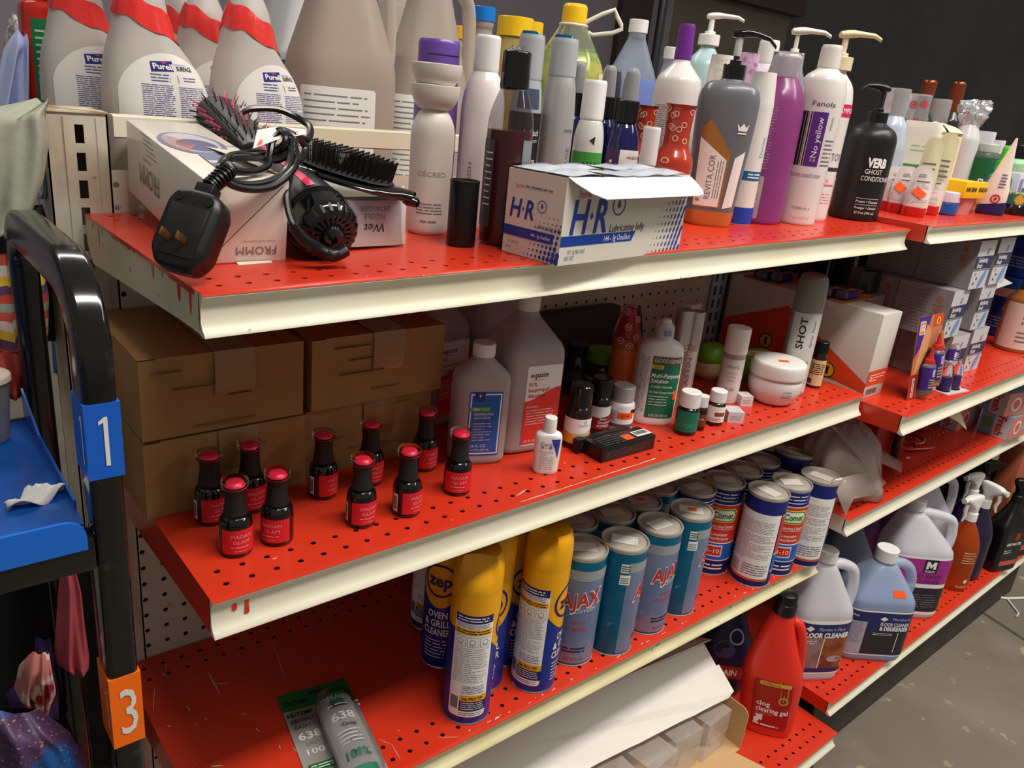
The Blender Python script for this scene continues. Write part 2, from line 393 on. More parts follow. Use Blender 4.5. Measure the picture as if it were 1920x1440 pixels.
def shelf(s, x0, x1, yf, yb, label, lipm, sidem, lip=.038, hole=.0032, drips=(), sec=1):
    z0 = sz(s, 0); t = SH[s][1]; root = thing('wall_shelf', label, 'shelf', (0, 0, 0), group=None)
    fn = lambda u, v, off=0: V((u, v, z0+t*u+off)); mb = MB(); h0 = x0+.0214
    def strip(a, b): mb.add([fn(x0, a, 0), fn(x1, a, 0), fn(x1, b, 0), fn(x0, b, 0)], [(0, 1, 2, 3)], RED)
    y1, y2, p = yf+.0192, yf+.0430, .0238
    strip(yf, y1-p/2); perfrow(mb, fn, x0, x1, y1-p/2, y1+p/2, h0, hole, RED); perfrow(mb, fn, x0, x1, y1+p/2, y2+p/2, h0, hole, RED)
    e1 = yb-.02; e2 = yb-.045
    if sec == 2:
        strip(y2+p/2, y2+.05); perfrow(mb, fn, x0, x1, y2+.05, y2+.075, h0, hole, RED); strip(y2+.075, e2-p/2)
    else: strip(y2+p/2, e2-p/2)
    perfrow(mb, fn, x0, x1, e2-p/2, e1-p/2, h0, hole, RED); perfrow(mb, fn, x0, x1, e1-p/2, e1+p/2, h0, hole, RED); strip(e1+p/2, yb)
    mb.build('deck', root, smooth=0)
    for a, b in ((yf+.008, yf+.058), (yb-.062, yb-.004)):  # unseen dark strips added under the hole rows so no light shows through
        mb = MB(); mb.box(x0+.004, x1-.004, a, b, z0-.014, z0-.006, mat('dark_light_blocker', (34, 22, 18), .7), t); mb.build('hole_light_blocker', root, smooth=0)
    # rolled front channel that holds price strips
    L = lip; pf = [(yf, z0), (yf-.003, z0-.0006), (yf-.0038, z0-.003), (yf-.001, z0-.006), (yf+.0015, z0-L*.35), (yf+.0015, z0-L*.7), (yf-.002, z0-L*.86), (yf-.006, z0-L*.93), (yf-.0066, z0-L), (yf-.001, z0-L*1.02), (yf+.004, z0-L*.98), (yf+.006, z0-L*.6), (yf+.006, z0-.002)]
    mb = MB(); mb.extr(pf, x0, x1, lipm, t, closed=True, caps=True); mb.build('front_lip', root, smooth=50)
    # paint edge: red laps over the top bead
    mb = MB(); mb.extr([(yf+.002, z0+.0003), (yf-.0012, z0+.0001), (yf-.0036, z0-.0006), (yf-.0042, z0-.0018)], x0, x1, RED, t); mb.build('painted_edge', root)
    for x, sg in ((x0, 1), (x1, -1)):
        mb = MB(); xx = x+sg*.0012; ys = [(yf+.004, -L*.98), (yf+.02, -L*.98), (yf+.05, -L*1.0), (yb-.02, -.052), (yb, -.03), (yb, -.0004), (yf+.004, -.0004)]
        m = sidem[0 if sg > 0 else 1]
        mb.poly([(x, y, z0+z+t*x) for y, z in ys], m, (sg*.0012, 0, 0)); mb.build('side_flange', root, smooth=0)
    for (x, w_, h) in drips:
        mb = MB(); f2 = fl((x, yf-.0008, z0+t*x), (1, 0, 0), (0, 0, 1))
        q = []; 
        for k in range(9): a = math.pi*k/8; q.append((w_/2*math.cos(a), -h-w_/2*math.sin(a)))
        mb.shape(lambda u, v, off=0: V((x+u, yf-.0012 if v > -.004 else yf+.0007-(.003*max(0, (-v-L*.7)/(L*.2)) if -v > L*.7 else 0), z0+t*x+v)), [(w_/2, -.001), (w_/2, -.008), (w_/2*.7, -h*.6)]+q+[(-w_/2*.7, -h*.6), (-w_/2, -.008), (-w_/2, -.001)], RED, 0); mb.build('paint_drip', root)
    return root
CW = (CREAM, CREAM); RW = (RED, RED)
sA = shelf('A', 0, W, -.002, .361, 'top red perforated shelf with cream front lip under the hair tools', CREAM, (CREAMY, RED), .036, drips=[])
sB = shelf('B', 0, W, 0, .361, 'second red perforated shelf with two paint drips, under the nail polish', CREAM, RW, .040, drips=[(.022, .005, .017), (.034, .005, .025), (.0275, .009, .004)])
sC = shelf('C', 0, W, 0, .361, 'third red shelf with yellowed lip under the spray cans and scouring powder', CREAMY, RW, .034)
sD = shelf('D', 0, W, -.1285, .361, 'lowest red base shelf under the open white carton', CREAM, RW, .034)
sA2 = shelf('A2', G, G+W, -.034, .361, 'far top red shelf crowded with small tubes and jars', CREAM, RW, .030, sec=2)
sB2 = shelf('B2', G, G+W, -.080, .361, 'far second red shelf carrying the stacked small grey cartons', CREAM, RW, .036, sec=2)
sC2 = shelf('C2', G, G+W, -.032, .361, 'far third red shelf holding the clear plastic bag', CREAM, (CREAM, RED), .036, sec=2)
sD2 = shelf('D2', G, G+W, -.099, .361, 'far red base shelf holding the gallon cleaner jugs', CREAM, RW, .030, sec=2)
# extra paint runs on the left side flange of the top shelf
mb = MB()
for y, h, w_ in ((.33, .012, .004), (.305, .026, .0035), (.292, .010, .003), (.05, .02, .01), (.022, .024, .006), (.12, .016, .008)):
    z = 1.1313; mb.shape(lambda u, v, off=0: V((-.0004, y+u, z+v)), [(-w_/2, 0), (-w_/2*.6, -h*.8), (0, -h), (w_/2*.6, -h*.8), (w_/2, 0)], RED, 0)
rd = random.Random(5); q = [(.012, .0)]; k = .012
while k < .355: q.append((k, -.003-rd.random()*.003)); k += .006
q.append((.36, 0)); mb.shape(lambda u, v, off=0: V((-.0006, u, 1.1322+v)), q, RED, 0)
mb.build('paint_drip', sA)

# back panels: pegboard with real holes
def pegboard(x0, x1, z0, z1, hx, hz, y, label, rows=None):
    mb = MB(); fn = lambda u, v, off=0: V((u, y-off, v)); z = hz-INCH/2
    mb.add([fn(x0, z0), fn(x1, z0), fn(x1, z), fn(x0, z)], [(0, 1, 2, 3)], PEG)
    while z+INCH < z1: perfrow(mb, fn, x0, x1, z, z+INCH, hx, .0034, PEG); z += INCH
    mb.add([fn(x0, z), fn(x1, z), fn(x1, z1), fn(x0, z1)], [(0, 1, 2, 3)], PEG)
    mb.box(x0, x1, y+.004, y+.0055, z0, z1, mat('dark_void', (18, 15, 13), .9)) if False else None
    return tag(mb.build('pegboard', smooth=0), label, 'pegboard')
hz0 = .706-INCH*26
pegboard(.030, W-.030, .07, 1.180, .0352, hz0, .363, 'beige pegboard back panel behind the cardboard cartons and polish')
pegboard(G+.030, G+W-.03, .07, 1.180, G+.0347, hz0, .363, 'beige pegboard back panel behind the far shelves')
mb = MB(); mb.box(-.03, G+W+.03, .4345, .437, .07, 1.12, mat('brown_hardboard', (70, 58, 48), .8)); tag(mb.build('back_panel', smooth=0), 'plain brown hardboard panel on the far side of the shelving', 'panel')
# uprights with slots
def upright(x, label, m, z1=1.239, w_=.062):
    root = thing('slotted_upright', label, 'upright', (x, 0, 0)); mb = MB(); y = .3625; zz = .0
    cols = (-w_*.18, w_*.18) if m is not STEEL else (w_*.03,)
    edges = [-w_/2]; sw = .0045
    for c in cols: edges += [c-sw, c+sw]
    edges.append(w_/2); pitch = .0295; sh = .0195
    for i in range(len(edges)-1):
        a, b = edges[i], edges[i+1]
        if i % 2 == 0: mb.add([(a, y, zz), (b, y, zz), (b, y, z1), (a, y, z1)], [(0, 1, 2, 3)], m)
        else:
            z = z1-.012; mb.add([(a, y, z), (b, y, z), (b, y, z1), (a, y, z1)], [(0, 1, 2, 3)], m)
            while z-pitch > .05:
                z -= sh; mb.add([(a, y, z+sh), (a, y+.002, z+sh), (a, y+.002, z), (a, y, z)], [(0, 1, 2, 3)], m); mb.add([(b, y, z+sh), (b, y+.002, z+sh), (b, y+.002, z), (b, y, z)], [(0, 1, 2, 3)], m)
                z -= pitch-sh; mb.add([(a, y, z), (b, y, z), (b, y, z+pitch-sh), (a, y, z+pitch-sh)], [(0, 1, 2, 3)], m)
    mb.build('slotted_face', root, smooth=0)
    mb = MB(); mb.box(-w_/2, -w_/2+.002, y, y+.068, zz, z1, m); mb.box(w_/2-.002, w_/2, y, y+.068, zz, z1, m); mb.box(-w_/2, w_/2, y+.066, y+.068, zz, z1, m)
    mb.box(-w_*.22, -w_*.16, y-.0015, y, zz, z1-.004, m) if m is STEEL else None
    mb.box(w_*.30, w_*.33, y-.001, y, zz, z1-.004, m) if m is STEEL else None
    mb.build('channel_body', root, smooth=0)
    mb = MB(); mb.box(-w_/2-.001, w_/2+.001, y-.002, y+.07, z1, z1+.002, mat('rusty_cap', (150, 120, 84), .7, noise=[(30, (214, 204, 180), .45, .6, .9)])); mb.build('end_cap', root, smooth=0)
    return root
up = upright(0, 'worn beige slotted steel upright at the left end of the shelving', STEEL)
mb = MB(); f2 = lambda u, v, off=0: V((-.020+u, .3605, v))
mb.shape(f2, [(0, 1.10), (.004, 1.085), (.003, 1.07), (.009, 1.056), (.010, 1.043), (.007, 1.039), (.003, 1.045), (.002, 1.065), (-.002, 1.085)], RED, 0); mb.build('paint_drip', up)
up2 = upright(W/2+G/2, 'blue grey slotted upright between the two shelving bays', BLUEGREY, w_=.058)
upright(G+W+.004, 'far right slotted upright at the end of the second bay', BLUEGREY, w_=.058)
# top rail behind the top shelf
mb = MB(); mb.extr([(.364, 1.2395), (.362, 1.2385), (.360, 1.2375), (.360, 1.216), (.362, 1.2145), (.364, 1.216), (.364, 1.2365), (.378, 1.2365), (.378, 1.2395)], .036, G-.03, CREAM, closed=True, caps=True)
tag(mb.build('top_rail'), 'chipped cream steel rail along the back of the top shelf', 'rail')
mb = MB(); mb.box(.04, G+W, .44, .90, 1.108, 1.118, CREAM); tag(mb.build('wall_shelf', smooth=0), 'shelf on the far side of the rail holding spray bottles and jugs', 'shelf')
# kick plates
KICK = mat('dirty_kick_plate', (66, 60, 52), .6, noise=[(14, (44, 40, 36), .4, .7, .8), (40, (120, 104, 70), .68, .76, .6)])
mb = MB(); mb.box(0, W, -.105, -.10, 0, .102, KICK); tag(mb.build('kick_plate', smooth=0), 'dirty dark kick plate below the near base shelf', 'kick plate')
mb = MB(); mb.box(G, G+W, -.075, -.07, 0, .152, KICK); tag(mb.build('kick_plate', smooth=0), 'scuffed dark kick plate below the jugs on the far base shelf', 'kick plate')
# ---------------------------------------------------------------- shelf B: cartons, nail polish, medicines
def face(x, y): return math.degrees(math.atan2(CAM.x-x, -(CAM.y-y)))
CARD = mat('brown_cardboard', (166, 124, 74), .75, noise=[(6, (148, 106, 60), .4, .75, .7), (45, (178, 138, 88), .6, .8, .4)], bump=.12, bscale=30)
TAPE = mat('packing_tape', (152, 112, 66), .25, coat=.3, bump=.3, bscale=50)
def carton(label, x0, x1, y0, y1, z0, z1, seed):
    rd = random.Random(seed); j = lambda s_=.003: (rd.random()-.5)*2*s_
    root = thing('cardboard_carton', label, 'box', ((x0+x1)/2, (y0+y1)/2, z0), 0, 'brown cartons at the back of the second shelf')
    hx, hy, h = (x1-x0)/2, (y1-y0)/2, z1-z0; mb = MB(); n = 6
    def side(a, b, nrm):
        a, b = V(a), V(b); nrm = V(nrm)
        ph = rd.random()*6
        def g(i, k):
            p = a+(b-a)*i; d = math.sin(math.pi*i)*math.sin(math.pi*k)*.0025*math.sin(3*i+ph); return V((p.x, p.y, h*k))+nrm*d
        mb.grid(g, 10, 6, CARD)
    side((-hx, -hy, 0), (hx, -hy, 0), (0, -1, 0)); side((hx, -hy, 0), (hx, hy, 0), (1, 0, 0)); side((hx, hy, 0), (-hx, hy, 0), (0, 1, 0)); side((-hx, hy, 0), (-hx, -hy, 0), (-1, 0, 0))
    mb.quad((-hx, -hy, 0), (-hx, hy, 0), (hx, hy, 0), (hx, -hy, 0), CARD)
    mb.build('carton_body', root, smooth=0)
    for sgn in (-1, 1):
        mb = MB(); ym = sgn*hy; e = -sgn*.0008
        lift = .0006+rd.random()*.0012
        mb.add([(-hx, ym, h), (hx, ym, h), (hx, e, h+lift), (-hx, e, h+lift), (-hx, ym, h-.001), (hx, ym, h-.001), (hx, e, h+lift-.0016), (-hx, e, h+lift-.0016)], [(0, 1, 2, 3), (7, 6, 5, 4), (3, 2, 6, 7), (0, 4, 5, 1), (1, 5, 6, 2), (0, 3, 7, 4)], CARD); mb.build('top_flap', root, smooth=0)
    mb = MB(); tx = hx*.1; tw = .022
    pts = [(-hy-.0008, h*.45), (-hy-.0032, h*.6), (-hy-.0032, h*.9), (-hy-.001, h+.0008), (-hy*.5, h+.003), (0, h+.0036), (hy*.6, h+.003)]
    mb.extr([(y, z) for y, z in pts], tx-tw, tx+tw, TAPE); mb.build('packing_tape', root, smooth=60)
    mb = MB()
    for k in range(4):
        zz = h*(.2+.2*k)+j(.01); xx = -hx+.01+rd.random()*hx; mb.box(xx, xx+.02+rd.random()*.05, -hy-.0035, -hy+.0005, zz, zz+.0008, mat('card_crease', (152, 112, 66), .8))
    mb.build('crease', root, smooth=0)['kind'] = 'stuff'
carton('lower left brown cardboard carton, directly under the dented taped one', -.006, .175, .169, .352, .8405, .929, 3)
carton('lower right brown carton standing behind the nail polish row', .180, .358, .179, .352, .8405, .9285, 4)
carton('upper left brown cardboard carton with crumpled tape, beside the blue numbered post', -.006, .170, .167, .352, .9325, 1.021, 5)
carton('upper right brown carton just left of the frosted alcohol bottles', .181, .365, .168, .352, .932, 1.020, 6)

POLR = mat('polish_label_red', (208, 32, 44), .4); DOT = mat('polish_dot_red', (232, 34, 62), .25, coat=.4)
GOLDINK = mat('pink_ink', (236, 150, 150), .4)
def polish_proto():
    root = thing('nail_polish', 'x', 'nail polish', (0, 0, 0), 0, 'black nail polish bottles with red labels'); R, H = .0166, .0815
    b = pbody(root, 'bottle', prof(R, H, [(.82, 0), (.96, .015), (1, .05), (1, .42), (.93, .50), (.62, .55), (.5, .56)], r=.004), GLOSSB)
    pbody(root, 'cap', prof(R, H, [(.55, .53), (.74, .545), (.70, .58), (.61, .72), (.60, .82), (.66, .905), (.60, .91)], r=.002), MATTEB)
    pbody(root, 'clear_disc', cyl(R*.80, H*.91, H*1.0, .001), CLEAR, seg=24)
    pbody(root, 'color_dot', prof(R*.56, H, [(.95, .917), (1, .925), (.93, .955), (.6, .972), (.1, .978)], r=.002), DOT, seg=24)
    fn = b.map(.02); mb = MB(); mb.rpatch(fn, -.0195, .0195, H*.07, H*.40, POLR, .0004, .0012)
    mb.text(fn, 'MADAM', .0005, H*.312, .0038, GOLDINK, w=.020, off=.0007); mb.text(fn, 'GLAM', .0005, H*.235, .0038, GOLDINK, w=.016, off=.0007)
    mb.lines(fn, -.010, .010, H*.15, H*.175, 1, GOLDINK, th=.5); mb.lines(fn, -.006, .006, H*.10, H*.12, 1, GOLDINK, th=.4)
    mb.build('label', root)
    mb = MB(); mb.patch(fn, -.0325, -.0255, H*.09, H*.36, WINK, .0004, nu=3); mb.bars(fn, -.0318, -.0262, H*.12, H*.33, INK); mb.build('barcode', root)
    return root
POL = [((396, 989), 34, 'black nail polish bottle farthest left, close against the lower left carton'),
       ((443, 1048), 16, 'nail polish bottle nearest the shelf corner and most in front'),
       ((470, 966), 26, 'nail polish bottle standing behind the front pair at the left'),
       ((520, 1027), -22, 'nail polish bottle just right of the foremost one, its label turned left'),
       ((605, 941), 52, 'nail polish bottle alone in the middle showing a barcode at its left edge'),
       ((692, 916), 36, 'nail polish bottle half hidden behind another in the middle of the group'),
       ((676, 994), 32, 'nail polish bottle in the front centre hiding the one behind'),
       ((761, 974), 52, 'nail polish bottle with a clear barcode side in the front row, third from the right'),
       ((794, 889), 46, 'nail polish bottle farthest back beside the lower right carton'),
       ((856, 934), 8, 'nail polish bottle farthest right, in front of the small alcohol bottle')]
pp = polish_proto()
for i, ((px, py), d, lab) in enumerate(POL):
    o = pp if i == 0 else copy_tree(pp); x, y, z, _, _ = spot('B', px, py, 58); o.location = (x, y, z); o.rotation_euler = (0, 0, R_(face(x, y)+d)); o['label'] = lab

FROST = mat('frosted_plastic', (214, 204, 202), .4, trans=.45, ior=1.25)
def alc32(label, loc, rz, lab=True):
    root = thing('alcohol_bottle', label, 'bottle', loc, R_(rz)); a, H = .0455, .222
    b = pbody(root, 'bottle', rnd([(0, .040, .040, 6), (.004, .0455, .0455, 7), (.135, .0455, .0455, 7), (.150, .044, .044, 6), (.185, .017, .017, 3), (.190, .0155, .0155, 2), (.196, .0155, .0155, 2)], .008, 4), FROST, seg=48)
    mb = MB(); ridged(mb, .0165, .194, .214, WHITE); mb.build('cap', root)
    if lab:
        fn = fl((0, -a, 0), (1, 0, 0), (0, 0, 1)); mb = MB()
        mb.rpatch(fn, -.019, .037, .012, .128, WINK, .0004, .003)
        mb.patch(fn, -.019, .037, .014, .08, mat('salmon_label', (226, 62, 48), .5), .0006, top=lambda t: .078+.018*(t*t*(3-2*t)), nu=16)
        mb.text(fn, 'equate', .001, .1155, .0075, pr((40, 30, 50)), w=.028, bold=.01, shear=.15)
        mb.patch(fn, -.008, .008, .108, .1088, pr((226, 62, 48)), .0006)
        for s_, v, w_ in (('91%', .102, .013), ('Isopropyl', .094, .033), ('Alcohol', .0855, .027)): mb.text(fn, s_, -.015+w_/2, v, .0052, pr((176, 44, 40)), w=w_, bold=.006, off=.001)
        mb.text(fn, 'Antiseptic', -.006, .070, .0034, WINK, w=.020, off=.001); mb.lines(fn, -.015, .030, .042, .066, 6, WINK, .001, th=.25)
        mb.text(fn, '32 FL OZ', -.003, .019, .0034, WINK, w=.022, off=.001); mb.build('label', root)
    return root
alc32('tall frosted rubbing alcohol bottle with a white and red label, beside the small blue-labelled one', (.486, .148, .841), -9)
alc32('frosted alcohol bottle hidden behind, between the cartons and the small blue-labelled bottle', (.420, .280, .841), 6)
alc32('rearmost frosted alcohol bottle, against the pegboard behind the tall one', (.520, .282, .841), 3, False)
def alc16():
    x, y, z, R, H = spot('B', 893, 880, 96, 640); root = thing('alcohol_bottle', 'smaller frosted rubbing alcohol bottle with a blue label, right of the last nail polish', 'bottle', (x, y+.004, z), R_(face(x, y)+16))
    H = .164; b = pbody(root, 'bottle', rnd([(0, .033, .022, 3.5), (.004, .037, .0255, 4), (.112, .037, .0255, 4), (.122, .036, .0245, 4), (.140, .0155, .0145, 2.5), (.143, .0135, .0135, 2), (.149, .0135, .0135, 2)], .007, 4), FROST, seg=48)
    mb = MB(); ridged(mb, .0148, .146, .163, WHITE); mb.build('cap', root)
    fn = b.map(.06); mb = MB(); B1 = mat('medical_blue', (28, 92, 176), .45)
    mb.rpatch(fn, -.020, .024, .014, .104, B1, .0004, .002); mb.patch(fn, -.0185, .0225, .0165, .1015, WINK, .0006); mb.patch(fn, -.0165, .0205, .0185, .0995, B1, .0008)
    mb.patch(fn, -.013, .000, .091, .104, pr((18, 50, 120)), .001); mb.text(fn, '+', -.0065, .099, .007, WINK, off=.0013)
    mb.patch(fn, -.0185, .0075, .0775, .083, mat('lime_band', (88, 178, 60), .5), .001); mb.text(fn, '70%', -.010, .0802, .0035, WINK, w=.007, off=.0013)
    mb.text(fn, 'ISOPROPYL', .0005, .0735, .0036, WINK, w=.025, off=.0012); mb.text(fn, 'ALCOHOL', -.0015, .0685, .0036, WINK, w=.021, off=.0012)
    mb.lines(fn, -.013, .012, .035, .062, 7, WINK, .0012, th=.2, fill=.3); mb.text(fn, '16 FL OZ', -.004, .0285, .0042, WINK, w=.019, off=.0012); mb.text(fn, '(1 PT) 473 mL', -.001, .0228, .0028, WINK, w=.024, off=.0012); mb.build('label', root)
alc16()
def cerave():
    x, y, z, R, H = spot('B', 1021, 896, 52, 786); root = thing('lotion_bottle', 'small white lotion bottle with a blue triangle standing alone at the shelf front', 'bottle', (x, y, z), R_(face(x, y)+12))
    b = pbody(root, 'bottle', rnd([(0, .0145, .009, 2.6), (.003, .0165, .0105, 2.6), (.050, .0183, .011, 2.6), (.057, .0165, .0105, 2.4), (.0585, .008, .008, 2), (.060, .008, .008, 2)], .004, 4), WHITE, seg=40)
    pbody(root, 'cap', cyl(.0088, .058, .079, .0015, r2=.0082), WHITE, seg=24); fn = b.map(.03); mb = MB(); NB = pr((44, 66, 158))
    mb.shape(fn, [(.002, .0515), (.0145, .0515), (.0125, .024), (.0105, .030)], NB, .0004)
    mb.text(fn, 'CeraVe', .000, .0445, .0052, pr((34, 50, 110)), w=.022, off=.0007); mb.patch(fn, -.010, -.007, .038, .041, pr((90, 110, 190))); mb.patch(fn, -.0055, -.0015, .038, .041, pr((232, 200, 120))); mb.patch(fn, 0, .004, .038, .041, pr((90, 110, 190)))
    mb.text(fn, 'Moisturizing', -.003, .034, .003, GREYINK, w=.017); mb.text(fn, 'Lotion', -.006, .0302, .003, GREYINK, w=.009); mb.lines(fn, -.011, .008, .007, .027, 7, GREYINK, th=.2); mb.build('label', root)
cerave()
AMBER = mat('dark_amber', (34, 14, 12), .12, coat=.4)
def vial(name, label, px, py, w_, top, cm, bm, labf, d=0, cat='bottle', cr=.86, split=.7, sh=.62, y_=None, s='B'):
    if y_ is None: x, y, z, R, H = spot(s, px, py, w_, top)
    else: x, y, z, R, H = spoty(s, px, py, y_, w_)
    root = thing(name, label, cat, (x, y, z), R_(face(x, y)+d))
    b = pbody(root, 'bottle', prof(R, H, [(.9, 0), (1, .02), (1, sh), (.78, split-.03), (.74, split)], r=R*.25), bm)
    mb = MB(); ridged(mb, R*cr, H*(split-.02), H, cm); mb.build('cap', root)
    fn = b.map(H*.3); mb = MB(); labf(mb, fn, R, H); mb.build('label', root); return root
def l_e400(mb, fn, R, H):
    mb.patch(fn, -R*1.5, R*1.6, H*.10, H*.50, WINK); mb.patch(fn, -R*1.5, R*1.6, H*.10, H*.33, mat('vitamin_yellow', (226, 160, 44), .5), .0006, top=lambda t: H*(.31-.05*math.sin(t*4)))
    mb.text(fn, 'SWANSON', R*.35, H*.405, .0028, GREYINK, w=.015, off=.001); mb.disc(fn, R*.45, H*.455, .0022, GREYINK, .0008, .0016)
    mb.text(fn, 'E-400', R*.3, H*.255, .0075, WINK, w=.024, off=.001); mb.lines(fn, -R*.4, R*1, H*.12, H*.18, 2, pr((150, 90, 30)), .001)
vial('supplement_bottle', 'black capped supplement bottle with a white and yellow label, left of the other pill bottles', 1077, 844, 49, 720, GLOSSB, AMBER, l_e400, 10)
def l_sito(mb, fn, R, H):
    mb.patch(fn, -R*1.5, R*1.6, H*.10, H*.52, WINK); mb.patch(fn, -R*1.5, R*1.6, H*.10, H*.36, mat('wine_band', (150, 34, 52), .5), .0006, top=lambda t: H*(.36-.04*math.sin(t*4)))
    mb.text(fn, 'Beta-', R*.3, H*.30, .004, WINK, w=.011, off=.001); mb.text(fn, 'Sitosterol', R*.5, H*.235, .0045, WINK, w=.022, off=.001); mb.lines(fn, -R*.2, R*1, H*.14, H*.19, 2, WINK, .001)
vial('supplement_bottle', 'black capped supplement bottle with a dark red label band, between two other pill bottles', 1117, 815, 44, 707, GLOSSB, AMBER, l_sito, 12)
def l_wht(mb, fn, R, H):
    mb.patch(fn, -R*1.4, R*1.5, H*.12, H*.55, WINK); mb.patch(fn, -R*1.4, R*1.5, H*.12, H*.2, pr((90, 90, 96)), .0006); mb.patch(fn, R*.8, R*1.5, H*.43, H*.53, INK, .0007)
    mb.lines(fn, -R*1.2, -R*.2, H*.25, H*.5, 9, GREYINK, .0007); mb.patch(fn, -R*.2, R*1.05, H*.33, H*.47, ORANGE, .001); mb.text(fn, '$2.00', R*.4, H*.40, .003, INK, w=.012, off=.0014)
vial('supplement_bottle', 'small white pill bottle with grey cap and an orange price sticker', 1159, 812, 49, 722, pl((176, 174, 172)), WHITE, l_wht, 0)
def l_grn(mb, fn, R, H):
    mb.patch(fn, -R*1.5, R*1.5, H*.16, H*.50, pr((38, 52, 110))); mb.patch(fn, -R*1.5, R*1.5, H*.44, H*.50, pr((110, 170, 52)), .0006)
vial('supplement_bottle', 'wide black pill bottle with a bright green lid behind the smaller pill bottles', 1134, 655, 62, 0, pl((84, 152, 40)), AMBER, l_grn, 10, y_=.212, cr=1.0, split=.80, sh=.66)
l_dk = lambda mb, fn, R, H: (mb.patch(fn, -R*1.5, R*1.5, H*.2, H*.55, pr((30, 36, 34))), mb.lines(fn, -R, R, H*.3, H*.5, 4, GREYINK))
vial('supplement_bottle', 'all black pill bottle behind, left of the green lidded one', 1086, 644, 44, 0, BLACK, AMBER, l_dk, 10, y_=.25, split=.8)
mb = MB(); mb.box(-.14, .14, -.012, .012, 0, .115, mat('charcoal_card', (46, 44, 44), .6)); o = mb.build('flat_carton', bevel=.001, loc=(.74, .340, .8415)); tag(o, 'long dark charcoal carton lying against the pegboard behind the orange tube', 'box')
# orange tube with red cone cap in printed film
def bullseye(mb, fn, u, v, r, m, off=.0008): mb.disc(fn, u, v, r, m, off, r*.68); mb.disc(fn, u, v, r*.36, m, off)
TRED = pr((196, 30, 40))
def cone_tube():
    x, y, z, R, H = spoty('B', 1186, 573, .165, 48); R = .0225
    root = thing('lotion_tube', 'orange squeeze tube with a red cone nozzle wrapped in printed film', 'tube', (x, y, z), R_(face(x, y)+8)); OR = mat('tan_orange_plastic', (206, 104, 40), .4)
    b = pbody(root, 'tube_body', prof(R, H, [(.9, 0), (1, .02), (1, .66), (.94, .70), (.8, .71)], r=.003), OR)
    pbody(root, 'nozzle', prof(R, H, [(.78, .70), (.8, .72), (.30, .97), (.2, .985)], r=.003), mat('nozzle_red', (186, 24, 40), .3), seg=24)
    fn = b.map(H*.5); mb = MB(); mb.text(fn, 'ELVIVE', .002, H*.60, .005, pr((236, 170, 110)), w=.022); mb.lines(fn, -.012, .014, H*.2, H*.34, 4, pr((236, 170, 110))); mb.build('label', root)
    f = Body(prof(R*1.03, H, [(1, .60), (1.02, .66), (1.0, .75), (.72, .93), (.6, 1.0)], r=.004)); mb = MB(); f.mesh(mb, CLEAR, cap0=False, cap1=False); g = f.map(H*.8)
    for u, v in ((-.012, .70), (.010, .74), (-.004, .83), (.012, .90), (-.010, .96), (.002, .66)): bullseye(mb, g, u, H*v, .0055, pr((226, 150, 146)))
    mb.build('wrapping_film', root)
cone_tube()
def goodsense():
    x, y, z, R, H = spot('B', 1218, 804, 80, 593); R = .0345
    root = thing('solution_bottle', 'white lens solution bottle with a large green label', 'bottle', (x, y, z), R_(face(x, y)+14)); H = .168
    b = pbody(root, 'bottle', rnd([(0, R*.9, R*.62, 2.4), (.004, R, R*.7, 2.4), (.118, R, R*.7, 2.4), (.130, R*.9, R*.62, 2.2), (.137, .013, .013, 2), (.142, .012, .012, 2)], .009, 5), WHITE, seg=44)
    pbody(root, 'cap', rnd([(.140, .0125, .0125, 2), (.153, .0125, .0125, 2), (.156, .009, .009, 2), (.166, .008, .008, 2), (.168, .005, .005, 2)], .002, 3), WHITE, seg=24)
    f = Body(rnd([(.138, .0150, .0150, 2), (.158, .0145, .0145, 2), (.163, .0105, .0105, 2)], .002, 3), 24); mb = MB(); f.mesh(mb, CLEARW, cap0=False, cap1=False); g = f.map(.148)
    for v in (.144, .147, .150): mb.lines(g, -.004, .010, v, v+.0022, 1, pr((40, 90, 180)), .0004, th=.7)
    mb.build('seal_film', root)
    fn = b.map(.06); mb = MB(); GR = mat('label_green', (18, 104, 72), .5)
    mb.patch(fn, -.016, .032, .014, .112, GR); mb.patch(fn, -.016, .032, .102, .114, pr((96, 84, 66)), .0006); mb.text(fn, 'GOODSENSE', .008, .108, .0062, WINK, w=.042, off=.001)
    mb.patch(fn, -.016, .002, .0945, .1005, pr((206, 190, 60)), .0007); mb.text(fn, 'Sterile', -.007, .0975, .0032, INK, w=.010, off=.001)
    mb.text(fn, 'Multi-Purpose', .008, .084, .0068, WINK, w=.044, off=.001, shear=.15, bold=.01); mb.text(fn, 'Solution', -.001, .0755, .0068, WINK, w=.026, off=.001, shear=.15, bold=.01)
    mb.text(fn, 'Comfort Formula', .004, .066, .004, WINK, w=.032, off=.001, shear=.15); mb.text(fn, 'For Soft Contact Lenses', .006, .057, .0036, WINK, w=.038, off=.001, shear=.15)
    mb.lines(fn, -.013, .018, .034, .052, 4, WINK, .001, th=.2); mb.text(fn, '12 FL OZ (355 mL)', .006, .0185, .0038, WINK, w=.030, off=.001)
    mb.lines(fn, -.034, -.019, .022, .112, 26, GREYINK, .0005, th=.25); mb.build('label', root)
    mb = MB(); mb.patch(fn, .024, .031, .045, .060, ORANGE, .0012); mb.build('price_sticker', root)
goodsense()
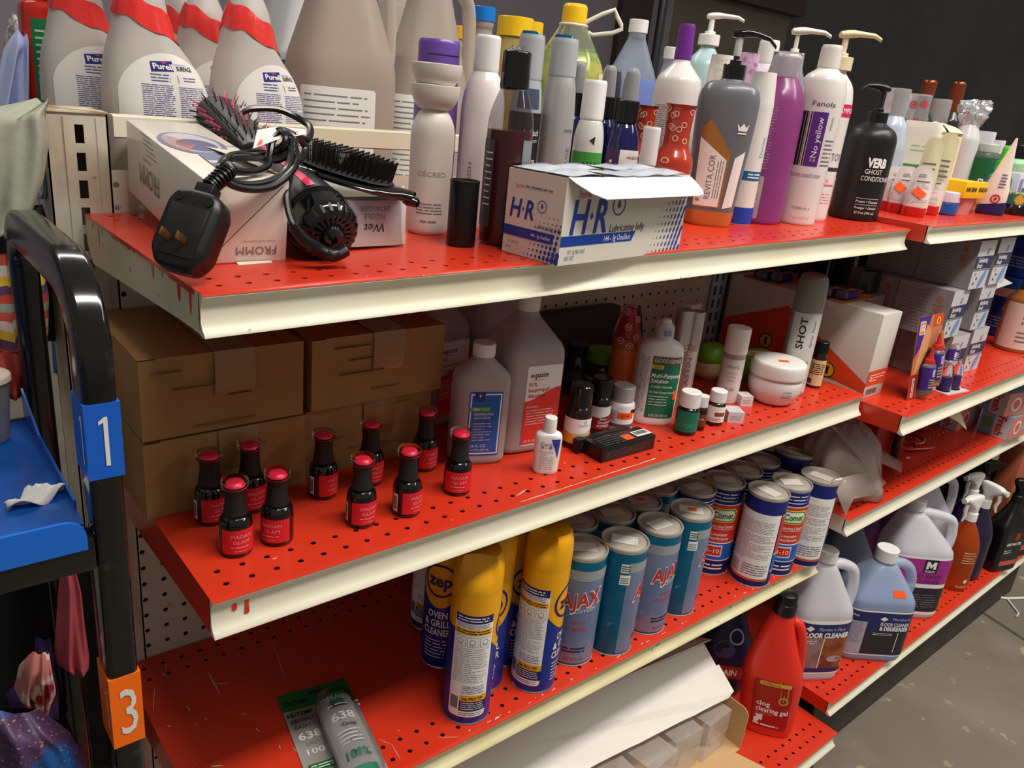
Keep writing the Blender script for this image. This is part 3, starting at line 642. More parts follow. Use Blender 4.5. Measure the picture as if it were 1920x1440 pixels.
def serum(label, px, py, y_, w_, H, left):
    p = ony(px, py, y_); x, y, z = p.x, y_, sz('B', p.x); H = p.z-z; R = w_*proj(p)[2]/FPX/2
    root = thing('serum_bottle', label, 'bottle', (x, y, z), R_(face(x, y)+5)); body = mat('beige_tan_fill', (150, 118, 82), .35) if left else pl((186, 178, 170), .3)
    b = pbody(root, 'bottle', cyl(R, 0, H*.66, .002), body); pbody(root, 'cap', cyl(R*1.03, H*.66, H, .002), mat('brushed_silver', (196, 190, 184), .32, metal=.7))
    fn = b.map(H*.3); mb = MB()
    if left: mb.patch(fn, -R*.9, R*.9, H*.60, H*.655, pr((200, 196, 190)), .0005); mb.text(fn, 'SKIN FIX', R*.25, H*.628, .0036, INK, w=R*1.0)
    else: mb.patch(fn, -R*.95, R*.7, 0.01, H*.60, WINK, .0005); mb.text(fn, 'ALASTIN', -R*.15, H*.32, R*.55, GREYINK, w=H*.42, rot=90, off=.0009)
    mb.build('label', root)
serum('tall tan serum bottle with a silver cap behind the lens solution', 1287, 580, .135, 33, .2, True)
serum('tall silver capped serum bottle with vertical lettering, right of the tan one', 1311, 583, .125, 26, .2, False)
mb = MB(); mb.box(-.019, .019, -.013, .013, 0, .125, OFFW); o = mb.build('small_carton', bevel=.0006, loc=(1.01, .27, .8415)); o.rotation_euler = (0, R_(0), R_(8)); tag(o, 'pale upright carton behind the tall silver capped serum bottle', 'box')
# green dish and lime wipe pack
def dish():
    x, y, z, R, H = spoty('B', 1336, 655, .20, 60); root = thing('soap_dish', 'cream bowl with a rounded lime green top behind the silver serum bottle', 'dish', (x, y, z), 0); R = .036
    pbody(root, 'bowl', rnd([(0, .02, .015, 2.2), (.012, R, R*.72, 2.4), (.032, R, R*.72, 2.4), (.034, R*.96, R*.7, 2.4)], .008, 4), mat('cream_ceramic', (226, 214, 170), .4))
    pbody(root, 'lid', rnd([(.034, R*.95, R*.68, 2.4), (.046, R*1.0, R*.72, 2.4), (.062, R*.7, R*.5, 2.3), (.066, R*.4, R*.3, 2.2)], .008, 4), mat('lime_green_plastic', (112, 178, 40), .35))
dish()
def wipes():
    x, y, z, R, H = spoty('B', 1422, 652, .17, 60); root = thing('wipes_pack', 'flat lime green flow pack lying behind the white jar', 'pack', (x, y, z), R_(-8)); LG = mat('lime_green_plastic', (112, 178, 40), .35)
    pbody(root, 'wrapper', rnd([(0, .055, .035, 3), (.012, .060, .042, 3), (.034, .058, .040, 3), (.042, .045, .03, 3)], .01, 4), LG, seg=40)
    fn = fl((0, 0, .0424), (1, 0, 0), (0, 1, 0)); mb = MB(); mb.disc(fn, -.005, 0, .028, pr((190, 220, 150)), ry=.016); mb.patch(fn, -.02, -.004, -.006, .004, ORANGE, .001); mb.build('label', root)
wipes()
def trente():
    x, y, z, R, H = spot('B', 1360, 759, 50, 613); root = thing('cleanser_bottle', 'slim white cleanser bottle with a grey neck ring and tall cap', 'bottle', (x, y, z), R_(face(x, y)+4)); R = .0195
    b = pbody(root, 'bottle', cyl(R, 0, H*.60, .002), pl((214, 208, 206), .3)); pbody(root, 'neck_ring', cyl(R*.99, H*.595, H*.66, .001), pl((160, 152, 150), .2)); pbody(root, 'cap', cyl(R*1.02, H*.66, H, .002), WHITE)
    fn = b.map(H*.3); mb = MB(); mb.text(fn, 'TRENTE', .001, H*.50, .0042, GREYINK, w=.022)
    for k, s_ in enumerate(('Lightened', 'Powder', 'Cleanser')): mb.text(fn, s_, .001, H*(.42-.05*k), .003, GREYINK, w=.015)
    mb.disc(fn, -.004, H*.2, .0022, pr((120, 170, 90))); mb.lines(fn, .001, .010, H*.18, H*.22, 2, GREYINK); mb.build('label', root)
trente()
def jar():
    x, y, z, R, H = spot('B', 1446, 771, 108, 672); R = .0465; H = .079
    root = thing('cream_jar', 'large round white cream jar with an orange sticker on its lid', 'jar', (x, y, z), R_(face(x, y)+26)); W2 = pl((226, 220, 214), .28)
    b = pbody(root, 'jar_body', prof(R, H, [(.55, 0), (.72, .02), (.95, .25), (1, .42), (.98, .56), (.92, .60)], r=.010, k=6), W2, seg=56); pbody(root, 'lid', prof(R, H, [(.98, .62), (1.03, .64), (1.03, .86), (.98, .97), (.5, 1), (.1, 1.0)], r=.006, k=5), W2, seg=56)
    fn = b.map(H*.4); mb = MB(); mb.text(fn, 'CAVIAR', .004, H*.40, .004, GREYINK, w=.016); mb.lines(fn, -.006, .014, H*.24, H*.33, 2, GREYINK, th=.3); mb.build('label', root)
    mb = MB(); mb.patch(fl((0, 0, H+.0003), (1, 0, 0), (0, 1, 0)), -.010, .008, -.022, -.012, ORANGE, .0002); mb.build('price_sticker', root)
jar()
def shot():
    x, y, z, R, H = spot('B', 1492, 748, 54, 513); y += .015; H *= .99; R = .0265
    root = thing('spray_can', 'tall silver hair spray can with a translucent grey dome cap', 'spray can', (x, y, z), R_(face(x, y)+6)); CM = mat('brushed_can', (178, 176, 172), .35, metal=.55)
    b = pbody(root, 'can', cyl(R, 0, H*.70, .003), CM, seg=40); pbody(root, 'cap', prof(R, H, [(.98, .70), (1.0, .71), (.98, .90), (.86, .985), (.4, 1.0), (.1, 1.0)], r=.008, k=5), mat('smoky_cap', (150, 146, 138), .25, trans=.25), seg=40)
    fn = b.map(H*.4); mb = MB(); mb.patch(fn, -R*.9, R*1.25, H*.03, H*.69, mat('white_satin_print', (206, 204, 200), .35), .0004); mb.text(fn, 'SHOT', -R*.12, H*.53, .0115, INK, w=H*.26, rot=90, off=.0008, bold=.02); mb.text(fn, 'Spray Paint', R*.62, H*.53, .0052, GREYINK, w=H*.22, rot=90, off=.0008, shear=.3)
    mb.text(fn, 'BLONDES', -R*.30, H*.17, .009, pr((150, 148, 146)), w=H*.26, rot=90, off=.0008); mb.text(fn, 'MASTER', R*.5, H*.29, .0035, INK, w=.016, off=.0008); mb.lines(fn, R*.1, R*1.1, H*.10, H*.2, 4, GREYINK, th=.2); mb.build('label', root)
shot()
l_br = lambda mb, fn, R, H: (mb.patch(fn, -R*1.4, R*1.2, H*.06, H*.62, pr((222, 190, 140))), mb.patch(fn, -R*1.4, -R*.5, H*.1, H*.2, pr((60, 60, 120)), .0006), mb.lines(fn, -R, R, H*.3, H*.55, 6, INK, .0006))
vial('dropper_bottle', 'small amber bottle with a black cap and cream label at the shelf end', 1524, 729, 27, 640, BLACK, AMBER, l_br, 8, split=.78, sh=.66)
def oil(mb, fn, R, H, c, c2): mb.patch(fn, -R*1.6, R*1.6, H*.10, H*.58, c); mb.lines(fn, -R*.7, R*.7, H*.2, H*.3, 2, c2, .0006)
vial('essential_oil_bottle', 'essential oil bottle with a white cap and green label', 1283, 819, 42, 733, WHITE, AMBER, lambda mb, fn, R, H: oil(mb, fn, R, H, pr((16, 112, 88)), pr((60, 150, 120))), 0, split=.68, cr=.9, sh=.6)
vial('essential_oil_bottle', 'tiny brown oil bottle half hidden between two larger white capped ones', 1308, 809, 24, 741, WHITE, AMBER, lambda mb, fn, R, H: (mb.patch(fn, -R*1.5, R*1.5, H*.15, H*.5, pr((110, 56, 40))), mb.text(fn, 'CEDAR', 0, H*.36, .002, WINK, w=R*1.2)), 5, split=.7)
vial('essential_oil_bottle', 'essential oil bottle with a white cap and white and brown label', 1337, 800, 34, 731, WHITE, AMBER, lambda mb, fn, R, H: (mb.patch(fn, -R*1.5, R*1.5, H*.12, H*.58, WINK), mb.patch(fn, -R*.1, R*1.1, H*.30, H*.42, pr((140, 70, 40)), .0006), mb.lines(fn, -R*.8, R*.9, H*.15, H*.25, 2, GREYINK, .0006)), 5, split=.7, cr=.9)
def tiny(label, px, py, sx, sy, h, rz, m=None):
    p = onsh('B', px, py); mb = MB(); mb.box(-sx/2, sx/2, -sy/2, sy/2, 0, h, m or pl((206, 204, 206), .25)); fn = fl((0, -sy/2, 0), (1, 0, 0), (0, 0, 1)); mb.lines(fn, -sx*.35, sx*.35, h*.2, h*.7, 3, GREYINK, .0003, th=.2)
    o = mb.build('miniature_carton', bevel=0, smooth=0, loc=(p.x, p.y, p.z)); o.rotation_euler = (0, 0, R_(rz)); tag(o, label, 'box')
tiny('tiny silver carton right beside the brown-labelled oil bottle', 1372, 786, .027, .030, .018, -34)
tiny('tiny white carton at the foot of the slim cleanser bottle, to its right', 1393, 757, .022, .024, .018, -30, pl((216, 212, 214), .3))
tiny('tiny pale grey carton left of the slim cleanser bottle, behind the oil bottles', 1325, 762, .034, .026, .016, -25, pl((196, 188, 188), .3))
# pair of black flat cartons
def blackbox(label, p, L, Wd, h, rz, st, z=None):
    root = thing('flat_black_carton', label, 'box', (p[0], p[1], z or sz('B', p[0])+.0003), R_(rz)); mb = MB(); mb.box(0, L, 0, Wd, 0, h, mat('black_card', (26, 24, 26), .3)); mb.build('carton_body', root, bevel=.0006)
    f1 = fl((0, -.0002, 0), (1, 0, 0), (0, 0, 1)); f3 = fl((0, 0, h+.0002), (1, 0, 0), (0, 1, 0)); mb = MB(); mb.lines(f1, .006, L*.9, h*.25, h*.75, 4, GREYINK, .0001, th=.12); mb.lines(f3, .01, L*.8, .004, Wd-.004, 5, GREYINK, .0001, th=.12); mb.build('printing', root)
    if st:
        mb = MB(); mb.patch(f3, L*.50, L*.50+.017, .006, .021, ORANGE, .0004); mb.build('price_sticker', root)
        mb = MB(); mb.patch(f3, L*.72, L*.72+.030, .008, .024, WINK, .0004); mb.bars(f3, L*.72+.002, L*.72+.028, .012, .022, INK, .0006); mb.build('barcode_sticker', root)
blackbox('flat black carton with an orange and a barcode sticker, in front of the pill bottles', (.545, .030), .108, .036, .0215, -1, True)
blackbox('plain flat black carton tucked behind the stickered black carton', (.535, .068), .105, .0105, .021, -1, False)
# ---------------------------------------------------------------- shelf C: aerosol oven cleaner, scouring powder, sealant
YEL = mat('aerosol_yellow', (236, 166, 14), .35); NAVY = mat('aerosol_blue', (14, 44, 136), .32); DN = pr((24, 24, 92))
def zep_proto():
    root = thing('oven_cleaner_can', 'x', 'spray can', (0, 0, 0), 0, 'yellow and blue oven cleaner spray cans'); R, H = .0325, .256
    b = pbody(root, 'can', rnd([(0, R*.9, R*.9, 2), (.002, R, R, 2), (.204, R, R, 2), (.210, R*.97, R*.97, 2)], .003, 4), NAVY, seg=48)
    mb = MB(); mb.tube([(R*.985*math.cos(a), R*.985*math.sin(a), .0015) for a in [2*math.pi*k/32 for k in range(32)]], .0013, SILVER, 6, True); mb.build('bottom_rim', root)
    # cap with scooped front
    rings = []; hs = [(.200, 1.0), (.203, 1.01), (.226, 1.01), (.240, .985), (.252, .90), (.256, .80)]
    n = 48
    for z, k in hs:
        r = []
        for i in range(n):
            a = 2*math.pi*(i+.5)/n; da = abs((a-(-math.pi/2)) % (2*math.pi)); da = min(da, 2*math.pi-da); sc = 0
            if z > .226: sc = max(0, 1-(da/.8)**2)**.5*min(1, (z-.226)/.02)*.5
            r.append(V((R*k*(1-sc)*math.cos(a), R*k*(1-sc)*math.sin(a), z)))
        rings.append(r)
    mb = MB(); mb.loft(rings, YEL); mb.build('cap', root, smooth=50)
    fn = b.map(.1); mb = MB(); C2 = 2*math.pi*R
    mb.patch(fn, -C2*.5, C2*.5, .10, .203, YEL, .0003, nu=60, bot=lambda t: .150-.045*max(0, math.cos((t-.80)*2*math.pi))**1.2)
    # front logo (turned away to the right)
    u0 = C2*.30; mb.disc(fn, u0, .150, .027, DN, .0008, .0235, 28); mb.text(fn, 'zep', u0, .151, .019, DN, w=.036, bold=.03, off=.0009)
    mb.text(fn, 'OVEN', u0, .094, .011, WINK, w=.030, bold=.02, off=.0009); mb.text(fn, '& GRILL', u0, .079, .011, WINK, w=.040, bold=.02, off=.0009); mb.text(fn, 'CLEANER', u0, .064, .011, WINK, w=.042, bold=.02, off=.0009); mb.lines(fn, u0-.018, u0+.018, .018, .052, 6, WINK, .0008, th=.25)
    mb.build('front_print', root)
    mb = MB(); L0, L1 = -.0265, .0265
    mb.rpatch(fn, L0, L1, .014, .176, WINK, .0006, .005); mb.patch(fn, L0+.001, L1-.001, .164, .176, DN, .0008); mb.lines(fn, L0+.004, L1-.006, .166, .174, 2, WINK, .001, th=.4)
    mb.lines(fn, L0+.003, L1-.003, .156, .163, 3, DN, .0009, th=.3); mb.patch(fn, L0+.001, L1-.002, .146, .155, YEL, .0008); mb.lines(fn, L0+.003, L1-.004, .147, .154, 2, INK, .001, th=.4)
    for k in range(3):
        a = L0+.003+k*.0165; mb.patch(fn, a, a+.0145, .128, .143, GREYINK, .0008); mb.patch(fn, a+.0006, a+.0139, .1286, .1424, WINK, .001); mb.disc(fn, a+.007, .136, .004, GREYINK, .0012, .0033); mb.patch(fn, a+.003, a+.011, .131, .1317, GREYINK, .0012)
    mb.lines(fn, L0+.003, L1-.003, .070, .126, 19, GREYINK, .0008, th=.24, fill=.85); mb.lines(fn, L0+.018, L1-.003, .052, .066, 5, pr((40, 40, 110)), .0008, th=.3)
    mb.rpatch(fn, L0+.016, L1, .040, .050, YEL, .0009, .003); mb.text(fn, 'zep PRO TIP', L0+.033, .045, .0042, INK, w=.028, off=.0012, bold=.02); mb.patch(fn, L0+.016, L1, .024, .041, DN, .0009); mb.lines(fn, L0+.018, L1-.003, .026, .039, 4, WINK, .0012, th=.3)
    mb.patch(fn, L0+.003, L0+.014, .026, .046, pr((150, 140, 150)), .0008); mb.bars(fn, L0+.003, L0+.014, .026, .046, GREYINK, .001); mb.lines(fn, L0+.016, L1-.004, .016, .022, 2, GREYINK, .0008); mb.build('back_label', root)
    return root
zp = zep_proto()
ZP = [((875, 1355), 2, None, 'foremost yellow capped spray can with its white text panel facing out'), ((994, 1299), -28, None, 'yellow capped spray can beside the scouring powder, text panel turned left'),
      ((901, 1292), -100, None, 'yellow capped spray can squeezed behind the foremost can, showing part of the lettering'), ((838, 1250), -128, None, 'yellow capped spray can left of and behind the foremost can, its round emblem half covered'),
      ((796, 1180), -28, None, 'blue spray can farthest back at the left, its yellow cap hidden by the shelf above'), ((965, 1262), -60, None, 'yellow capped spray can of which only a strip shows between the two front cans')]
for i, ((px, py), d, _, lab) in enumerate(ZP):
    o = zp if i == 0 else copy_tree(zp); x, y, z, _, _ = spot('C', px, py, 88)
    if i == 2: x, y = .405, .078
    if i == 5: x, y = .475, .098
    if i == 3: x, y = .392, .152
    if i == 4: x, y = .425, .232
    o.location = (x, y, sz('C', x)); o.rotation_euler = (0, 0, R_(face(x, y)+d)); o['label'] = lab
TEAL = mat('teal_foil', (10, 104, 140), .3, metal=.35, noise=[(18, (60, 130, 160), .5, .75, .6), (70, (150, 180, 200), .66, .75, .5)])
LAV = mat('frosty_blue_print', (112, 128, 162), .35, metal=.2, noise=[(14, (150, 160, 184), .45, .75, .8), (60, (170, 176, 190), .6, .72, .5)])
LIDM = mat('can_lid_metal', (190, 180, 166), .4, metal=.35)
AJR = pr((206, 44, 34))
def can_base(name, R, H, body, group):
    root = thing(name, 'x', 'can', (0, 0, 0), 0, group); b = pbody(root, 'can_body', cyl(R, .001, H-.0055, .0008), body, seg=48)
    mb = MB(); rings = [[V((r*math.cos(2*math.pi*k/40), r*math.sin(2*math.pi*k/40), z)) for k in range(40)] for r, z in ((R+.0002, H-.0065), (R+.0004, H-.0035), (R+.0008, H-.001), (R+.0002, H), (R-.0016, H-.0004), (R-.0022, H-.0035), (R-.006, H-.0038), (R-.007, H-.003), (.002, H-.003))]
    mb.loft(rings, LIDM, False, True); mb.build('lid', root, smooth=50)
    mb = MB(); mb.tube([(R*.99*math.cos(a), R*.99*math.sin(a), .0014) for a in [2*math.pi*k/32 for k in range(32)]], .0013, LIDM, 6, True); mb.build('bottom_rim', root)
    f3 = fl((0, 0, H-.0027), (1, 0, 0), (0, 1, 0)); mb = MB(); mb.patch(f3, -.021, .019, -.012, .013, pr((206, 200, 192)), .0005)
    for k in (-.008, 0, .009): mb.disc(f3, .016, k, .0008, GREYINK, .0008, n=8)
    mb.build('top_sticker', root)
    return root, b
def ajax_proto(turned, st):
    R, H = .0365, .19; root, b = can_base('scouring_powder_can', R, H, TEAL, 'teal scouring powder cans'); fn = b.map(H*.5)
    mb = MB(); a, c = -.055, .055
    if turned: a, c = .012, .105
    mb.patch(fn, a, c, .006, H*.86, LAV, .0003); mb.patch(fn, a, c, H*.80, H*.89, pr((150, 156, 160)), .0006)
    u = (a+c)/2; mb.text(fn, 'AJAX', u+.0006, H*.625, .026, WINK, w=.067, rot=12, bold=.045, shear=.2, off=.0008); mb.text(fn, 'AJAX', u, H*.63, .024, AJR, w=.062, rot=12, bold=.02, shear=.2, off=.0012)
    mb.text(fn, 'OXYGEN', u+.008, H*.535, .006, WINK, w=.032, rot=10, shear=.2); mb.text(fn, 'BLEACH', u, H*.42, .005, AJR, w=.022); mb.lines(fn, u-.018, u+.018, H*.34, H*.38, 2, AJR, th=.35)
    mb.patch(fn, u-.05 if not turned else a, c, .006, H*.22, mat('pinkish_fade', (150, 120, 140), .4, noise=[(30, (120, 130, 160), .45, .6, .8)]), .0005, top=lambda t: .02+.02*abs(math.sin(t*5)), nu=20)
    mb.lines(fn, u-.02, u+.018, H*.13, H*.19, 2, pr((40, 44, 80)), .0008, th=.5); mb.text(fn, 'NET WT 21 OZ', u, H*.075, .004, pr((60, 60, 110)), w=.03, off=.001); mb.build('front_print', root)
    if turned:
        mb = MB(); mb.patch(fn, .000, .016, H*.80, H*.88, WINK, .0005); mb.patch(fn, .000, .016, H*.69, H*.78, WINK, .0005); mb.lines(fn, .001, .015, H*.81, H*.87, 3, INK, .0007); mb.lines(fn, .001, .015, H*.70, H*.76, 3, pr((90, 130, 120)), .0007)
        for k in range(11): mb.patch(fn, -.040, -.006, H*(.88-.028*k), H*(.883-.028*k), pr((20, 70, 110)), .0003)
        mb.patch(fn, -.045, -.028, H*.06, H*.25, pr((206, 196, 200)), .0006); mb.bars(fn, -.037, -.030, H*.08, H*.22, pr((70, 80, 110)), .0008)
        mb.build('back_print', root)
    if st: mb = MB(); mb.patch(fl((0, 0, H-.0018), (1, 0, 0), (0, 1, 0)), -.006, .008, -.004, .006, ORANGE, .0002); mb.build('price_sticker', root)
    return root
def topspot(s, px, py, H):
    p = onsh(s, px, py, H); return p.x, p.y
AJ = [((1067, 1245), None, 0, 0, 14, 'scouring powder can beside the yellow cans, bright red lettering facing out'), ((1139, 1227), None, 1, 0, 2, 'solid teal scouring powder can with two small white stickers, second in the front row'),
      ((1204, 1189), None, 0, 0, 52, 'scouring powder can third in the front row, its red lettering at the right edge'), ((1262, 1155), None, 1, 1, 8, 'teal powder can with an orange stickered lid, next to the red and navy cans'),
      (None, (1083, 970), 0, 0, 30, 'scouring powder can behind, its plain lid just under the shelf lip'), (None, (1147, 958), 0, 0, 30, 'scouring powder can in the back row between two others, square label on its lid'),
      (None, (1201, 935), 0, 1, 30, 'scouring powder can in the back row with an orange sticker on the lid'), (None, (1236, 907), 0, 1, 30, 'scouring powder can deepest in, orange stickered lid nearly hidden by the shelf lip')]
pr_ = {}
for i, (bp, tp, tu, st, d, lab) in enumerate(AJ):
    k = (tu, st)
    if k not in pr_: o = pr_[k] = ajax_proto(tu, st)
    else: o = copy_tree(pr_[k])
    if bp: x, y = spot('C', *bp, 76)[:2]
    else: x, y = topspot('C', *tp, .19)
    o.location = (x, y, sz('C', x)); o.rotation_euler = (0, 0, R_(face(x, y)+d)); o['label'] = lab
CB = mat('comet_navy', (28, 38, 116), .35, metal=.2); CR = mat('comet_red', (206, 50, 34), .4); CBL = mat('comet_blue', (24, 92, 180), .4)
def comet_proto():
    R, H = .0372, .186; root, b = can_base('cleanser_can', R, H, CB, 'red and navy cleanser powder cans'); fn = b.map(H*.5); C2 = 2*math.pi*R
    u0, u1 = -C2*.25, C2*.25; mb = MB(); mb.patch(fn, u0, u1, H*.38, H*.80, CR); mb.patch(fn, u0, u1, H*.18, H*.37, CBL); mb.patch(fn, u0, u1, H*.37, H*.383, WINK, .0005); mb.patch(fn, u0, u1, H*.172, H*.182, WINK, .0005); mb.patch(fn, u0, u1, H*.80, H*.81, WINK, .0005)
    for w_, h_, m, o_ in ((.026, .0145, pr((232, 212, 40)), .0007), (.024, .0125, pr((24, 130, 70)), .0009), (.0215, .0105, pr((232, 236, 214)), .0011)): mb.rpatch(fn, -w_, w_, H*.69-h_, H*.69+h_, m, o_, .008)
    mb.text(fn, 'Comet', 0, H*.69, .0125, pr((24, 120, 66)), w=.037, bold=.03, off=.0014); mb.lines(fn, -.025, .025, H*.83, H*.94, 3, WINK, .0005, th=.25)
    mb.text(fn, 'Deodorizing Cleanser', 0, H*.565, .006, WINK, w=.050, bold=.01); mb.patch(fn, -.026, .026, H*.53, H*.535, WINK, .0005); mb.text(fn, 'Limpiador', 0, H*.475, .006, WINK, w=.030, bold=.01); mb.text(fn, 'desodorante', 0, H*.43, .006, WINK, w=.036, bold=.01)
    mb.patch(fn, -.024, .010, H*.22, H*.35, pr((216, 226, 240)), .0005); mb.patch(fn, -.022, .008, H*.235, H*.335, CR, .0007); mb.text(fn, '3-10', -.007, H*.285, .009, WINK, w=.024, off=.001); mb.lines(fn, -.02, .02, H*.06, H*.14, 2, WINK, .0005, th=.4)
    mb.build('front_print', root)
    mb = MB(); v0, v1 = C2*.27, C2*.73
    g = b.map(H*.5, 180); hw = C2*.235; mb.rpatch(g, -hw, hw, H*.10, H*.82, WINK, .0005, .002); mb.lines(g, -hw+.003, hw-.003, H*.30, H*.74, 26, INK, .0007, th=.2, fill=.85); mb.patch(g, -hw+.004, hw*.0, H*.12, H*.26, WINK, .0006); mb.bars(g, -hw+.006, -.004, H*.12, H*.25, GREYINK, .0007); mb.lines(g, .002, hw-.003, H*.13, H*.26, 5, GREYINK, .0007)
    mb.patch(g, -hw, hw, H*.075, H*.10, pr((200, 90, 50)), .0006); mb.build('back_label', root)
    return root
cp = comet_proto()
CO = [((1399, 1101), None, 150, 'foremost navy and red cleanser can showing its white back label with a barcode'), ((1447, 1082), None, 30, 'red and navy cleanser can just right of the foremost one, yellow ringed logo facing out'),
      ((1497, 1064), None, 165, 'cleanser can at the right end of the shelf, long white back label turned out'), ((1340, 1080), None, 18, 'red and navy cleanser can left of the foremost one, digits on its blue band'),
      (None, (1302, 910), 48, 'cleanser can between the teal cans and the red ones, mostly hidden'), (None, (1399, 875), 40, 'cleanser can in the second row directly behind the foremost one'), (None, (1443, 862), 40, 'cleanser can in the second row behind the logo-facing one'),
      (None, (1448, 832), 40, 'cleanser can deepest in, its lid rim touching the shelf lip in view')]
for i, (bp, tp, d, lab) in enumerate(CO):
    o = cp if i == 0 else copy_tree(cp)
    if bp: x, y = spot('C', *bp, 76)[:2]
    else: x, y = topspot('C', *tp, .186)
    o.location = (x, y, sz('C', x)); o.rotation_euler = (0, 0, R_(face(x, y)+d)); o['label'] = lab
# leaning can
tc = copy_tree(cp); tc.location = (1.178, .098, .49); tc['label'] = 'tilted cleanser can leaning at the shelf end behind the upright ones'
relax([o_ for o_ in COL.objects if o_.get('category') in ('can', 'spray can') and o_.location.z < .6], {'oven_cleaner_can': .0335, 'scouring_powder_can': .0375, 'cleanser_can': .0385}, 'C')
tc.rotation_euler = (R_(1), R_(8), R_(40)); tc.location.z += .0055
# sealant blister pack lying on the shelf
def sealant():
    a = onsh('C', 519, 1307.8); b_ = onsh('C', 645.8, 1275); c_ = onsh('C', 739, 1440); ex = (b_-a); ey = (a-(a+(c_-b_))).normalized(); rz = math.atan2(ex.y, ex.x)
    Wd = ex.length; L = .235; root = thing('sealant_pack', 'green and grey carded tube of gasket sealant lying flat on the third shelf', 'blister pack', (a.x, a.y, a.z+.0006), rz)
    G1 = mat('pack_green', (18, 104, 44), .4); GY = mat('pack_grey', (150, 146, 142), .45); f = lambda u, v, off=0: V((u, -v, off+.0012)); cx = lambda u: u
    fn = fl((0, -L, .0012), (1, 0, 0), (0, 1, 0)); mb = MB(); mb.box(0, Wd, -L, 0, 0, .0012, GY); mb.patch(fn, 0, Wd, L-.034, L, G1, .0002); mb.shape(fn, [(Wd*.55, L-.034), (Wd, L-.062), (Wd, L-.034)], G1, .0002)
    mb.rpatch(fn, Wd*.42, Wd*.66, L-.014, L-.008, pr((60, 10, 6)), .0004, .002)
    for k in range(5):
        for j in range(4):
            if (k+j) % 2: mb.patch(fn, Wd*.80+k*.0045, Wd*.80+k*.0045+.0045, L-.046-j*.004, L-.042-j*.004, G1 if k % 2 else WINK, .0004)
    mb.text(fn, 'Dr.Frost', .020, L-.020, .010, INK, w=.030, bold=.02, off=.0006); mb.text(fn, 'HI-TEMP', .020, L-.043, .0075, INK, w=.034, bold=.02, off=.0006); mb.text(fn, 'INSTANT', .020, L-.055, .0065, INK, w=.030, off=.0006); mb.text(fn, 'GASKET', .020, L-.066, .0065, INK, w=.028, off=.0006)
    mb.text(fn, '638', .022, L-.083, .012, WINK, w=.030, bold=.02, off=.0006); mb.text(fn, 'GREY', .022, L-.098, .006, GREYINK, w=.018, off=.0006); mb.text(fn, '100', .022, L-.111, .009, WINK, w=.022, off=.0006); mb.patch(fn, .006, .046, L-.143, L-.131, G1, .0003); mb.lines(fn, .009, .043, L-.141, L-.133, 2, WINK, .0006, th=.4); mb.lines(fn, .008, .04, L-.19, L-.150, 6, WINK, .0004, th=.2)
    mb.build('backing_card', root, smooth=0)
    # tube under the blister
    cxm = Wd*.64; mb = MB(); rings = []
    for y, hw, hh in ((-.045, .008, .008), (-.050, .014, .012), (-.052, .019, .0135), (-.060, .021, .0145), (-.15, .023, .013), (-.222, .025, .004)):
        rings.append([V((cxm+hw*math.cos(t), y, .0155+hh*math.sin(t)*(1 if hh > .005 else 1)-(.0145-hh))) for t in [2*math.pi*k/28 for k in range(28)]])
    mb.loft(rings, mat('sealant_tube_grey', (158, 154, 150), .35)); mb.build('tube', root)
    top = lambda v: .0160+(.0145 if v > .06 else 0)
    g = lambda u, v, off=0: V((cxm+u, -L+v, .0012+.0290*math.sqrt(max(0, 1-(u/.024)**2))*(1 if v > L-.16 else max(.25, (v-(L-.24))/.09))*.97+off))
    mb = MB(); TG = mat('tube_teal', (16, 120, 92), .4); mb.patch(g, -.020, .020, L-.072, L-.053, TG, .001, nu=14); mb.text(g, 'DERAOL', 0, L-.062, .008, WINK, w=.032, off=.0018); mb.patch(g, -.020, .020, L-.079, L-.073, INK, .0012, nu=14); mb.lines(g, -.016, .016, L-.0785, L-.0735, 1, WINK, .002, th=.5)
    mb.text(g, '638', 0, L-.096, .013, WINK, w=.030, bold=.03, off=.0016); mb.text(g, 'Grey', .003, L-.112, .007, INK, w=.018, off=.0016); mb.lines(g, -.015, .015, L-.145, L-.12, 4, WINK, .0016, th=.35); mb.text(g, '100%', 0, L-.160, .010, TG, w=.030, bold=.02, off=.0018); mb.patch(g, -.02, .02, L-.19, L-.176, TG, .002, nu=14)
    mb.build('tube_print', root)
    bl = Body([(0, .027, .092, 5, cxm, -.128), (.012, .0265, .0915, 5, cxm, -.128), (.030, .0235, .088, 4, cxm, -.128), (.0325, .018, .080, 4, cxm, -.128)], 44); mb = MB(); mb.T = Matrix.Translation((0, 0, .0012)); bl.mesh(mb, CLEAR, cap0=False); mb.build('blister', root)
sealant()
